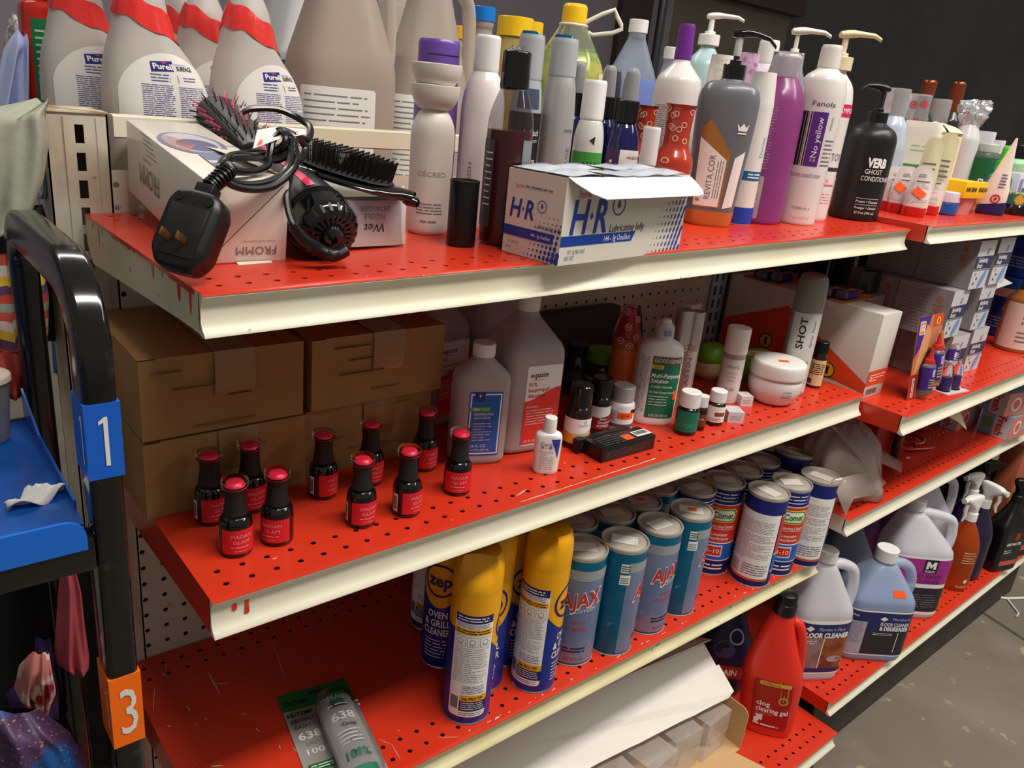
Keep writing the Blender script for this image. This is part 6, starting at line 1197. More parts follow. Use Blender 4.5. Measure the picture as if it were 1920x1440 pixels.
# jugs
def jug(label, px, y_, R, ztop, m, liq=None, fill=.6, cap=WHITE, rz=0, s='K', dep=.8, shoulder=.52, e=4, capR=.020, labf=None, x=None, z=None, handle=True, name='gallon_jug', capz=.018, hm=None, cat='jug', hang=0, ns=None, neckdx=0):
    if x is None: p = ony(px, 60, y_); x = p.x
    z = sz(s, x) if z is None else z; H = ztop-z; root = thing(name, label, cat, (x, y_, z), R_(rz)); hb = H-capz
    nr = capR*.88/R
    secs = rnd([(0, R*.93, R*dep*.93, e), (.006, R, R*dep, e), (hb*shoulder, R, R*dep, e), (hb*(shoulder+.06), R*.97, R*dep*.97, e), (hb*.93, R*.40, R*dep*.46, 2.4, neckdx), (hb*.95, capR*.9, capR*.9, 2, neckdx), (hb, capR*.88, capR*.88, 2, neckdx)], .014, 6)
    b = pbody(root, 'jug_body', secs, m, seg=48)
    if liq: b2 = Body([(q[0], max(q[1]-.0018, .001), max(q[2]-.0018, .001))+tuple(q[3:]) for q in b.s], 48); mb = MB(); b2.mesh(mb, liq, hb*.01, hb*fill); mb.build('liquid', root)
    mb = MB(); mb.T = Matrix.Translation((neckdx, 0, 0)); ridged(mb, capR, hb-.006, H, cap, 36); mb.build('cap', root)
    if handle:
        hx = neckdx+capR*.9; mb = MB(); k = R; pts = [V((hx-.004, 0, hb*.935)), V((hx+.016, 0, hb*.945)), V((R*.80, 0, hb*.90)), V((R*.96, 0, hb*.80)), V((R*.99, 0, hb*(shoulder+.10))), V((R*.93, 0, hb*(shoulder-.02)))]
        out = []
        for i in range(len(pts)-1):
            p0, p1, p2, p3 = pts[max(i-1, 0)], pts[i], pts[i+1], pts[min(i+2, len(pts)-1)]
            for j in range(6): t = j/6; out.append(.5*((2*p1)+(p2-p0)*t+(2*p0-5*p1+4*p2-p3)*t*t+(3*p1-p0-3*p2+p3)*t**3))
        mb.tube(out+[pts[-1]], .0115, hm or m, 16); mb.build('handle', root)
    if labf: mb = MB(); labf(mb, b.map(hb*.3), R, hb); mb.build('label', root)
    return root, b, hb
AMBL = mat('amber_liquid', (150, 98, 44), .2); MILK = mat('milky_jug', (212, 202, 190), .32, trans=.55, ior=1.2)
l_jug = lambda mb, fn, R, H: (mb.rpatch(fn, -R*1.1, R*.40, H*.05, H*.46, mat('label_white_gloss', (226, 222, 216), .3), .0006, .004), mb.lines(fn, -R*1.0, R*.34, H*.10, H*.44, 15, GREYINK, .0009, th=.22, fill=.55))
jug('large amber filled gallon jug with a white text label and a loop handle', 640, .50, .0745, 1.505, MILK, AMBL, .80, rz=-6, shoulder=.50, labf=l_jug)
jug('second amber gallon jug partly hidden behind the purple flip cap', 803, .58, .076, 1.50, MILK, AMBL, .62, rz=-12, shoulder=.36, labf=l_jug)
jug('grey jug with a navy label standing behind the spray bottles and the large amber jug', 560, .76, .110, 1.50, mat('grey_jug', (146, 146, 146), .35), None, rz=10, labf=lambda mb, fn, R, H: (mb.rpatch(fn, -R*.9, R*.6, H*.1, H*.55, pr((34, 36, 78)), .0006, .004), mb.lines(fn, -R*.8, R*.5, H*.2, H*.5, 7, WINK, .0009, th=.25)))
YLQ = mat('yellow_liquid', (222, 176, 50), .25)
jug('yellow filled jug with a white loop handle behind the amber jugs', 735, .92, .075, 1.50, MILK, YLQ, .6, rz=-8)
jug('yellow filled jug with a white handle and orange cap beside the blue capped one', 862, .80, .055, 1.42, MILK, YLQ, .66, mat('amber_yellow_cap', (240, 176, 20), .35), rz=-10, shoulder=.5)
jug('translucent jug of yellow liquid with a bright blue cap', 905, .675, .040, zof(907, 13, .675), MILK, YLQ, .66, mat('sky_blue_cap', (10, 120, 214), .35), handle=False, capR=.022, shoulder=.60)
def wide(label, px, py, y_, R, capR, liq):
    p = ony(px, py, y_); z = sz('K', p.x); H = p.z-z; root = thing('storage_jar', label, 'jar', (p.x, y_, z), 0); b = pbody(root, 'jar_body', prof(R, H, [(.95, 0), (1, .02), (1, .80), (capR/R*.9, .88), (capR/R*.9, .90)], r=.01), mat('clear_amber_wall', (226, 206, 140), .12, trans=.6, ior=1.2)); mb = MB(); Body(prof(R*.96, H, [(.95, .01), (1, .03), (1, .74), (.9, .78)], r=.01)).mesh(mb, liq); mb.build('liquid', root)
    mb = MB(); ridged(mb, capR, H*.90, H, mat('yellow_lid', (242, 196, 26), .35), 44); mb.build('lid', root)
wide('yellow lidded clear jar standing directly behind the blue topped grey bottle', 968, 33, .55, .034, .0315, YLQ); wide('second yellow lidded jar peeking out right of and behind the first', 992, 41, .76, .034, .031, YLQ)
# green-yellow round bottle with carrying handle
def greenb():
    p = ony(1080, 8, .64); z = sz('K', p.x); H = p.z-z; R = .074; root = thing('handled_bottle', 'large clear bottle of green and yellow liquid with a yellow cap and folding white handle', 'bottle', (p.x, .64, z), 0)
    P_ = [(.95, 0), (1, .02), (1, .62), (.92, .70), (.36, .89), (.30, .93)]; b = pbody(root, 'bottle', prof(R, H, P_, r=.02, k=6), mat('clear_shell', (226, 232, 206), .06, trans=.85, ior=1.2), seg=48)
    mb = MB(); b2 = Body(prof(R*.97, H, P_, r=.02, k=6), 48); b2.mesh(mb, mat('green_oil', (150, 176, 30), .12, noise=[(14, (214, 206, 20), .5, .58, 1)]), H*.01, H*.76); mb.build('liquid', root)
    pbody(root, 'cap', prof(R, H, [(.30, .90), (.34, .905), (.33, .985), (.28, 1)], r=.002), mat('yellow_lid', (242, 196, 26), .35)); HM = mat('white_handle', (226, 220, 206), .35)
    mb = MB(); mb.tube([(R*.36*math.cos(a), R*.36*math.sin(a), H*.895) for a in [2*math.pi*k/24 for k in range(24)]], .003, HM, 8, True); mb.build('neck_ring', root)
    mb = MB(); M_ = lambda a, c: V((a*.74, -a*.67, H*.9+c)); mb.tube([M_(.020, .004), M_(.055, .024), M_(.078, .034), M_(.084, .022), M_(.094, .008), M_(.096, .0), M_(.080, -.008), M_(.040, -.016), M_(.030, -.012)], .0042, HM, 10); mb.build('carry_handle', root)
    fn = b.map(H*.5, -10); mb = MB(); mb.rpatch(fn, .030, .075, H*.38, H*.66, pr((222, 196, 168)), .0008, .006); mb.lines(fn, .036, .07, H*.45, H*.62, 4, pr((200, 90, 60)), .001); mb.build('label', root)
greenb()
BLQ = mat('bright_blue_liquid', (10, 84, 214), .2)
jug('translucent jug half full of bright blue liquid with a white cap', 1196, .58, .0520, zof(1202, 38, .58), mat('pale_blue_jug', (200, 212, 230), .3, alpha=.32), BLQ, .72, handle=False, rz=-35, capR=.0195, shoulder=.66, dep=.6)
jug('pale jug just showing between the blue jug and the purple capped bottle', 1268, .62, .048, zof(1268, 90, .62), mat('pale_blue_jug', (196, 208, 222), .3), BLQ, .5, handle=False, dep=.7)

# ---------------------------------------------------------------- shelf A2
def a2pos(px, py, y_): p = ony(px, py, y_); return (p.x, y_, sz('A2', p.x)), p.z-sz('A2', p.x)
for px, py, lab in ((1745, 151, 'tall bottle with a copper cap at the back, left of its twin'), (1800, 154, 'tall bottle with a copper cap at the back, right of its twin')):
    q, H = a2pos(px, py, .30); gbot('copper_capped_bottle', lab, 'bottle', q, .028, H, [(.95, 0), (1, .02), (1, .66), (.55, .74)], mat('dark_glass', (46, 44, 48), .2), ([(.56, .73), (.58, .74), (.58, .985), (.5, 1)], mat('copper_cap', (140, 66, 40), .25, metal=.6)), lambda mb, fn, R, H: mb.text(fn, 'LE LABO', .0, H*.52, .006, INK, w=.04), 0)
q, H = a2pos(1688, 166, .155); gbot('shampoo_bottle', 'pale blue grey bottle with a clear drum cap behind the matt black pump bottle', 'bottle', q, .036, H, [(.93, 0), (1, .02), (1, .52), (.80, .70), (.52, .78), (.5, .79)], mat('ice_blue_plastic', (176, 184, 202), .25, coat=.3), ([(.56, .78), (.6, .79), (.6, .985), (.58, 1)], CLEARW), lambda mb, fn, R, H: (mb.lines(fn, -.01, .02, H*.3, H*.4, 3, INK), mb.patch(fn, -.02, .03, H*.02, H*.12, pr((216, 190, 150)))), 0)
def tgt(label, px, py, y_, R, s='A2', top=True):
    q, H = a2pos(px, py, y_); root = gbot('wrapped_bottle', label, 'bottle', q, R, H, [(.95, 0), (1, .02), (1, .60), (.72, .68), (.66, .7)], pl((226, 226, 220), .3), ([(.7, .69), (.74, .70), (.72, .985), (.68, 1)], CLEARW), None); f = Body(prof(R*.82, H, [(1, .64), (1.0, .70), (.95, .98), (.95, 1.0)], r=.004), 36); mb = MB(); f.mesh(mb, CLEAR, cap0=False, cap1=False); g = f.map(H*.8)
    for u, v in ((-.016, .74), (.004, .75), (.022, .74), (-.008, .90), (.012, .91), (-.026, .88)): bullseye(mb, g, u, H*v, .0075, TRED)
    mb.build('wrapping_film', root)
tgt('clear capped bottle wrapped in film printed with small red bullseyes', 1726, 177, .20, .031)
q, H = a2pos(1766, 186, .28); gbot('lotion_bottle', 'clear drum capped bottle right of the bullseye wrapped one', 'bottle', q, .026, H, [(.95, 0), (1, .02), (1, .55), (.9, .62)], pl((90, 92, 96), .3), ([(.92, .62), (.96, .63), (.94, .985), (.9, 1)], CLEARW), None)
q, H = a2pos(1832, 188, .20); root = gbot('wrapped_bottle', 'bottle topped with a big knot of crinkled silvery film', 'bottle', q, .030, H*.78, [(.95, 0), (1, .02), (1, .8), (.6, .98)], pl((200, 200, 200), .3), None, None)
rd = random.Random(21); mb = MB(); b = Body(rnd([(H*.62, .020, .016, 2), (H*.74, .020, .016, 2), (H*.86, .034, .020, 2), (H*.96, .036, .014, 2), (H, .034, .004, 2)], .01), 30); b.mesh(mb, mat('silver_crinkle', (206, 208, 210), .12, metal=.5, bump=1.0, bscale=55)); mb.v = [(a+(rd.random()-.5)*.006, c+(rd.random()-.5)*.006, d+(rd.random()-.5)*.005) for a, c, d in mb.v]; mb.build('film_knot', root)
q, H = a2pos(1734, 228, .11); gbot('pump_pouch', 'cream box shaped bottle with a green stripe and leaf mark', 'bottle', q, .034, H, [(.95, 0, 6), (1, .03, 6), (1, .93, 6), (.94, 1, 6)], mat('ivory_pack', (236, 230, 214), .35), None, lambda mb, fn, R, H: (mb.patch(fn, -.018, .020, H*.48, H*.53, pr((84, 150, 70))), mb.lines(fn, -.012, .02, H*.2, H*.4, 3, pr((150, 180, 140))), mb.lines(fn, -.012, .014, H*.66, H*.76, 2, pr((150, 200, 160)), th=.2)), 0, dep=.6)
# open cream paper carton
p = ony(1800, 250, .07); z = sz('A2', p.x); h = p.z-z; root = thing('paper_carton', 'cream open topped carton with curled flaps, grimy and holding tubes', 'box', (p.x-.045, .105, z), R_(-6)); CP_ = mat('ivory_card', (228, 212, 182), .5, noise=[(9, (206, 184, 146), .5, .75, .7)])
mb = MB(); mb.box(0, .001, 0, .09, 0, h, CP_); mb.box(.119, .12, 0, .09, 0, h, CP_); mb.box(0, .12, .089, .09, 0, h, CP_); mb.box(0, .12, 0, .001, 0, h*.96, CP_); mb.box(0, .12, 0, .09, 0, .001, CP_); mb.build('carton_body', root, smooth=0)
for x0, x1, s_ in ((.0, .055, 1), (.065, .12, -1)):
    mb = MB(); mb.grid(lambda i, j, x0=x0, x1=x1, s_=s_: V((x0+(x1-x0)*i, .0+.03*j, h+.018*math.sin(j*1.6)*(i if s_ > 0 else 1-i*.3))), 6, 6, CP_); mb.build('curled_flap', root)
for px, lab in ((1757, 'squeeze tube in pale yellow leaning at the left in front of the cream carton'), (1785, 'taller pale yellow squeeze tube in front of the cream carton')):
    q = ony(px, 258 if px < 1780 else 250, .012+.045); z = sz('A2', q.x); root = thing('lotion_tube', lab, 'tube', (q.x, .057, z), R_(face(q.x, .057))); H = q.z-z; pbody(root, 'tube_body', [(0, .015, .013, 2.4), (.012, .016, .014, 2.4), (H*.5, .018, .011, 2.6), (H*.92, .0195, .002, 3), (H, .0195, .001, 3)], mat('pale_yellow_tube', (232, 226, 186), .35, trans=.2)); mb = MB(); mb.lines(fl((0, -.013, 0), (1, 0, 0), (0, 0, 1)), -.012, .012, H*.45, H*.7, 4, GREYINK, .003); mb.build('label', root)
# small red based tubes
def redtube(label, px, d=0, st=None, py=409, tp=312, w_=44, y_=None):
    x, y, z, R, H = spot('A2', px, py, w_, tp); root = thing('cream_tube', label, 'tube', (x, y, z), R_(face(x, y)+d), 'white tubes standing on red caps'); R = .021
    pbody(root, 'cap', rnd([(0, R*.95, R*.72, 3), (.002, R, R*.76, 3), (.017, R, R*.76, 3), (.018, R*.9, R*.7, 3)], .001), mat('ruby_cap', (196, 24, 20), .2, coat=.4)); b = pbody(root, 'tube_body', [(.018, R*.95, R*.72, 3), (.03, R*1.0, R*.70, 3), (H*.55, R*1.02, R*.45, 3), (H*.9, R*1.05, .002, 3), (H, R*1.05, .001, 3)], mat('pearly_tube', (226, 216, 212), .3, coat=.2)); fn = b.map(H*.5)
    mb = MB(); mb.lines(fn, -R*.8, R*.8, H*.25, H*.72, 12, GREYINK, .0012, th=.18, fill=.7); mb.patch(fn, -R*.5, R*.9, H*.70, H*.715, INK, .0015); mb.lines(fn, -R*.6, R*.7, H*.78, H*.86, 2, GREYINK, .0018); mb.build('label', root)
    if st: mb = MB(); g = lambda u, v, o=0: fn(u*.8+v*.6, H*.5+v*.8-u*.6, o); mb.patch(g, st-.011, st+.008, -.007, .006, ORANGE, .002); mb.build('price_sticker', root)
redtube('white tube on a red cap, leftmost, touching the black pump bottle', 1664, 10, None, 398)
redtube('white tube on a red cap with a small orange sticker at its edge', 1682, 4, -.006, 402)
redtube('white tube on a red cap in the middle with a large tilted orange sticker', 1710, 0, .003, 409)
redtube('white tube on a red cap, rightmost, edge of its back label visible', 1736, -20, None, 405, 318)
x, y, z, R, H = spot('A2', 1768, 405, 44, 358); root = thing('cream_jar', 'small blue jar with a pale lid beside the red based tubes', 'jar', (x, y, z), 0); pbody(root, 'jar_body', prof(R, H, [(.9, 0), (1, .05), (1, .52), (.9, .54)], r=.002), mat('jar_blue', (30, 84, 160), .2, coat=.3)); pbody(root, 'lid', prof(R, H, [(.98, .54), (1.02, .56), (1.02, .97), (.9, 1)], r=.002), pl((214, 206, 222), .3))
def yj():
    p = S = onsh('A2', 1800, 400); root = thing('jar_carton', 'yellow sleeved square tub of cream with a translucent pink base', 'box', (p.x-.03, p.y+.01, p.z), R_(-4)); mb = MB(); Body(rnd([(0, .030, .030, 4), (.034, .040, .036, 4)], .003), 40).mesh(mb, mat('frosted_pink', (228, 160, 150), .3, trans=.3)); mb.T = None; mb.build('tub', root)
    mb = MB(); mb.box(-.045, .045, -.04, .04, .0345, .066, mat('cream_yellow', (246, 190, 18), .4)); mb.build('sleeve', root, bevel=.001); f = fl((0, -.0402, 0), (1, 0, 0), (0, 0, 1)); mb = MB(); mb.text(f, 'BUM CREAM', -.020, .052, .008, INK, w=.040, bold=.03); mb.text(f, 'BRAZILIAN', .028, .052, .008, INK, w=.034, bold=.03); mb.build('lettering', root)
yj()
p = onsh('A2', 1832, 398); root = thing('snack_packet', 'crumpled packet with an orange and violet starburst', 'packet', (p.x, p.y+.02, p.z), R_(-10)); mb = MB(); mb.grid(lambda i, j: V((-.04+.08*i, -.014*math.sin(math.pi*i)*math.sin(math.pi*j), .001+.06*j)), 10, 8, mat('packet_white', (226, 220, 206), .3, bump=.4)); mb.grid(lambda i, j: V((.04-.08*i, .014*math.sin(math.pi*i)*math.sin(math.pi*j), .001+.06*j)), 10, 8, mat('packet_white', (226, 220, 206), .3)); mb.build('packet_body', root)
f = lambda u, v, o=0: V((u, -.016-o, v)); mb = MB(); n = 11
for k in range(n): a = 2*math.pi*k/n; mb.shape(f, [(.004+.010*math.cos(a-.25), .028+.010*math.sin(a-.25)), (.004+.027*math.cos(a), .028+.024*math.sin(a)), (.004+.010*math.cos(a+.25), .028+.010*math.sin(a+.25))], pr((238, 150, 40)) if k % 3 else pr((70, 50, 140)), .001)
mb.disc(f, .004, .028, .015, pr((240, 178, 60)), .0014); mb.text(f, 'SUN', .008, .027, .007, pr((214, 60, 50)), w=.016, off=.002); mb.build('starburst', root)
p = onsh('A2', 1868, 405); root = thing('cone_packet', 'pointed white packet with a navy foot and a red bullseye mark', 'packet', (p.x, p.y+.016, p.z), R_(face(p.x, p.y))); H = .155; b = pbody(root, 'packet_body', [(0, .024, .016, 3), (.004, .026, .018, 3), (.05, .025, .016, 2.6), (H*.6, .014, .008, 2.4, .004), (H, .002, .0015, 2, .010)], pl((232, 214, 200), .35)); fn = b.map(.02); mb = MB(); mb.patch(fn, -.034, .034, .001, .026, mat('packet_navy', (40, 28, 80), .35), .0006, top=lambda t: .018+.012*t); bullseye(mb, fn, .004, .034, .009, TRED, .001); mb.lines(fn, .002, .018, .055, .085, 5, pr((100, 90, 120)), .0012); mb.build('label', root)
def lying(label, pts, y_, t, m, deco=None, name='carton_panel', cat='carton'):
    """flat thick card whose outline is given in a vertical plane"""
    q = [ony(px, py, y_) for px, py in pts]; c = sum(q, V())/len(q); root = thing(name, label, cat, tuple(c)); mb = MB(); mb.poly([a-c for a in q], m, (0, t, 0)); mb.build('card', root, smooth=0)
    if deco: mb = MB(); deco(mb, lambda u, v, o=0: V((u, -.0005-o, v))); mb.build('printing', root)
    return root
p = onsh('A2', 1850, 352); root = thing('flat_carton', 'white carton with violet barcode lying behind the starburst packet', 'box', (p.x+.03, .10, sz('A2', p.x)), R_(-12)); mb = MB(); mb.box(-.065, .065, -.03, .03, .0, .062, pl((226, 226, 232), .35)); mb.build('carton_body', root, bevel=.001); f = fl((0, -.0302, 0), (1, 0, 0), (0, 0, 1)); mb = MB(); mb.bars(f, .005, .05, .028, .055, pr((96, 90, 170))); mb.lines(f, -.058, -.004, .014, .056, 6, pr((120, 120, 180)), th=.4); mb.build('printing', root)
q, H = a2pos(1856, 268, .16); gbot('lotion_bottle', 'dark green labelled bottle with a frosted grey cap', 'bottle', q, .038, H, [(.95, 0), (1, .02), (1, .78), (.92, .84)], pl((90, 96, 88), .3), ([(.6, .84), (.64, .85), (.62, .98), (.5, 1)], pl((176, 178, 170), .3)), lambda mb, fn, R, H: (mb.patch(fn, -R*1.4, R*1.4, H*.3, H*.76, mat('deep_green_label', (18, 96, 54), .4)), mb.text(fn, 'SW', R*.3, H*.36, .016, WINK, w=.03, bold=.03)), 0)
for px, py, lab in ((1848, 246, 'white squeeze tube at the back, left of the violet banded one'), (1866, 262, 'white squeeze tube at the back above the dark green labelled bottle')):
    q, H = a2pos(px, py, .23); gbot('lotion_tube', lab, 'tube', q, .026, H, [(.95, 0, 3), (1, .02, 3), (1, .9, 3), (.98, 1, 3)], pl((214, 212, 220), .3), None, lambda mb, fn, R, H: mb.patch(fn, -R, R, H*.62, H*.74, pr((176, 150, 206))), 0, dep=.6)
def gsp():
    q, H = a2pos(1893, 273, .085); root = gbot('spray_bottle', 'small bottle with a bright green mist sprayer', 'spray bottle', q, .026, H*.62, [(.95, 0), (1, .02), (1, .8), (.5, .97)], mat('teal_bottle', (20, 120, 112), .3), None, lambda mb, fn, R, H: mb.patch(fn, -R, R, H*.1, H*.4, pr((200, 204, 210)))); G_ = mat('apple_green_sprayer', (74, 196, 40), .3)
    mb = MB(); ridged(mb, .016, H*.60, H*.76, G_); mb.build('collar', root); mb = MB(); Body(rnd([(H*.76, .012, .012, 2), (H*.96, .011, .011, 3), (H, .008, .008, 3)], .003), 24).mesh(mb, G_); mb.build('sprayer', root)
gsp()
q, H = a2pos(1915, 270, .14); gbot('lotion_bottle', 'pale green bottle with a black collar cut off by the picture edge', 'bottle', q, .034, H, [(.95, 0), (1, .02), (1, .70), (.6, .76)], pl((156, 206, 156), .35), ([(.62, .76), (.66, .77), (.64, .98), (.5, 1)], BLACK), None)
x, y, z, R, H = spot('A2', 1905, 407, 50, 384); root = thing('cream_jar', 'low wide jar with a glossy black base at the right picture edge', 'jar', (x, y, z), 0); pbody(root, 'jar_body', prof(R, H, [(.95, 0), (1, .1), (1, .7), (.9, 1)], r=.003), GLOSSB); pbody(root, 'lid', prof(R, H, [(.9, 1), (.92, 1.05), (.92, 2.1), (.8, 2.2)], r=.003), mat('teal_gold_lid', (40, 110, 110), .3, noise=[(40, (214, 170, 60), .5, .55, 1)]))
p = onsh('A2', 1900, 395); root = thing('small_carton', 'small white and teal carton behind the low black jar', 'box', (p.x+.02, .075, sz('A2', p.x)), R_(5)); mb = MB(); mb.box(-.04, .04, -.02, .02, 0, .082, pl((206, 210, 222), .35)); mb.build('carton_body', root, bevel=.001); f = fl((0, -.0202, 0), (1, 0, 0), (0, 0, 1)); mb = MB(); mb.patch(f, .0, .04, .0, .05, pr((30, 120, 112))); mb.bars(f, -.034, -.006, .03, .07, pr((110, 110, 170))); mb.build('printing', root)
root = thing('flat_carton', 'tan flat carton lying behind the red based tubes under the cream bottles', 'box', (1.42, .19, sz('A2', 1.36)), R_(0)); mb = MB(); mb.box(-.09, .09, -.05, .04, 0, .045, mat('tan_card', (206, 168, 120), .6)); mb.build('carton_body', root, bevel=.001)
# ---------------------------------------------------------------- shelf B2: big white carton, glue packs, brush cartons, tubs
def bigwhite():
    z = sz('B2', 1.25); h = .992-z; x0, x1, y0, y1 = 1.238, 1.312, .008, .345; root = thing('hair_kit_carton', 'large white carton with an orange diagonal on its side, carrying two glue packs on top', 'box', (x0, y0, z), 0); CW_ = mat('kit_white', (216, 210, 200), .35)
    mb = MB(); mb.box(0, x1-x0, 0, y1-y0, 0, h, CW_); mb.build('carton_body', root, bevel=.0015); D = y1-y0; OG = mat('kit_orange', (226, 78, 40), .4); f = fl((-.0003, D, 0), (0, -1, 0), (0, 0, 1)); mb = MB()
    a = .145; mb.shape(f, [(0, h*.42), (a, h*.80), (D, h*.18), (D, h*.06), (D*.3, h*.0+.002), (0, .002)], OG, .0002); mb.shape(f, [(D*.30, .002), (D, .002), (D, h*.06), (D*.82, h*.10), (D*.5, h*.16)], CW_, .0004)
    for u, v in ((D*.33, h*.30), (D*.76, h*.20)): mb.disc(f, u, v, .016, pr((70, 50, 20)), .0006); mb.disc(f, u, v, .0135, pr((226, 178, 40)), .0008); mb.text(f, '1', u, v, .014, INK, w=.006, bold=.05, off=.001)
    mb.text(f, 'Salon Pro', D*.14, h*.34, .013, pr((232, 130, 100)), w=.06, bold=.02, off=.0006); mb.text(f, '30 Sec', D*.60, h*.23, .014, pr((222, 120, 90)), w=.05, bold=.02, off=.0006); mb.text(f, 'Super Hair Bond Glue', D*.66, h*.12, .007, pr((150, 70, 50)), w=.10, off=.0006); mb.build('side_print', root)
    f2 = fl((0, -.0003, 0), (1, 0, 0), (0, 0, 1)); mb = MB(); mb.patch(f2, 0, x1-x0, h*.15, h*.33, OG); mb.lines(f2, .012, .07, h*.19, h*.29, 3, WINK, .0006, th=.3); mb.text(f2, 'S', .012, h*.25, .012, WINK, w=.009, off=.0008); mb.bars(f2, .008, .050, h*.04, h*.11, pr((60, 40, 50))); mb.build('end_print', root)
    return z+h
ZT = bigwhite()
GLUEV = mat('glue_violet', (66, 34, 132), .3); GRED = mat('glue_red', (214, 40, 26), .3); SKIN = mat('printed_skin_tone', (216, 150, 104), .4)
def gluebottle(name, parent, M, H=.085, R=.0145):
    mb = MB(); mb.T = M; Body(rnd([(0, R*.9, R*.6, 3), (.003, R, R*.68, 3), (H*.62, R, R*.68, 3), (H*.68, R*.5, R*.4, 2)], .003), 30).mesh(mb, mat('glue_clear', (150, 150, 170), .15, trans=.4)); o = mb.build(name, parent)
    mb = MB(); mb.T = M; b = Body([(.006, R*1.02, R*.70, 3), (H*.58, R*1.02, R*.70, 3)], 30); b.mesh(mb, GLUEV, cap0=False, cap1=False); fn = b.map(H*.3); mb.patch(fn, R*.35, R*.75, .006, H*.58, pr((230, 130, 70)), .0004); mb.rpatch(fn, -R*.2, R*.5, H*.38, H*.54, WINK, .0006, .001); mb.text(fn, 'S', R*.15, H*.46, .009, GLUEV, w=.005, off=.0009); mb.lines(fn, -R*.7, R*.3, .010, H*.34, 4, pr((210, 200, 90)), .0006); mb.build('label', o)
    mb = MB(); mb.T = M; Body(rnd([(H*.66, R*.72, R*.6, 2), (H*.76, R*.66, R*.55, 2), (H*.77, R*.40, R*.36, 2), (H, R*.10, R*.10, 2)], .001), 24).mesh(mb, GRED); mb.build('nozzle_cap', o)
def gluepack(label, M, twin=True):
    root = thing('glue_blister_pack', label, 'blister pack', (0, 0, 0)); root.matrix_world = M; Wd, L = .100, .165
    f = fl((0, -.0008, 0), (1, 0, 0), (0, 0, 1)); mb = MB(); mb.box(0, Wd, -.0007, .0007, 0, L, mat('glue_card', (196, 120, 70), .4)); mb.shape(f, [(0, L*.5), (Wd*.3, L*.7), (Wd*.5, L), (0, L)], GLUEV, .0002); mb.shape(f, [(Wd*.05, L*.3), (Wd*.45, L*.42), (Wd*.55, L*.82), (Wd*.35, L*.9), (Wd*.2, L*.66)], SKIN, .0004); mb.patch(f, Wd*.0, Wd*.25, 0, L*.3, pr((170, 30, 30)), .0003)
    mb.patch(f, Wd*.6, Wd, L*.86, L, pr((214, 70, 40)), .0003); mb.disc(f, Wd*.80, L*.92, .0075, pr((232, 196, 60)), .0005); mb.text(f, '1', Wd*.80, L*.92, .009, INK, w=.004, off=.0008); mb.rpatch(f, Wd*.06, Wd*.28, L*.78, L*.94, WINK, .0005, .002); mb.rpatch(f, Wd*.08, Wd*.26, L*.79, L*.93, pr((226, 130, 50)), .0007, .002); mb.text(f, 'SG', Wd*.17, L*.86, .012, WINK, w=.014, bold=.03, off=.001); mb.lines(lambda u, v, o=0: f(Wd*.12-v, L*.15+u, o), -.022, .02, -.006, .006, 2, WINK, .0006); mb.build('backing_card', root, smooth=0)
    gluebottle('glue_bottle', root, Matrix.Translation((Wd*.42, -.012, .012)) @ Matrix.Rotation(R_(4), 4, 'Y'), .088); gluebottle('glue_bottle', root, Matrix.Translation((Wd*.74, -.012, .030)) @ Matrix.Rotation(R_(-2), 4, 'Y'), .100)
    for cx, zz, hh in ((Wd*.42, .008, .095), (Wd*.74, .026, .108)):
        mb = MB(); mb.T = Matrix.Translation((cx, -.011, 0)); Body(rnd([(zz, .016, .011, 3), (zz+.004, .0175, .0125, 3), (zz+hh*.62, .0175, .0125, 3), (zz+hh*.78, .009, .008, 2.4), (zz+hh, .005, .005, 2)], .004), 28).mesh(mb, CLEAR); mb.build('blister_dome', root)
    return root
P0 = onsh('B2', 1672, 767); P1 = onsh('B2', 1744, 742); rz = -.10
gluepack('glue blister pack standing at the front corner of the far second shelf', Matrix.Translation((1.322, -.040, sz('B2', 1.32)+.001)) @ Matrix.Rotation(R_(-2), 4, 'Z') @ Matrix.Rotation(R_(-7), 4, 'X') @ Matrix.Scale(.98, 4))
for px, py, zz, lab in ((1560, 562, 0, 'glue blister pack lying on top of the large white carton, nearest the shelf front'), (1430, 530, 0, 'glue blister pack lying on top of the white carton near the back')):
    c = onz(px, py, ZT); gluepack(lab, Matrix.Translation((1.236+.004, c.y-.035, ZT+.0014)) @ Matrix.Rotation(R_(-90), 4, 'Z') @ Matrix.Rotation(R_(-90), 4, 'X') @ Matrix.Translation((-.01, 0, -.02)) if False else Matrix.Translation((1.232, c.y+.052, ZT+.0014)) @ Matrix(((0, 0, 1, 0), (-1, 0, 0, 0), (0, -1, 0, 0), (0, 0, 0, 1))) @ Matrix.Scale(.82, 4))
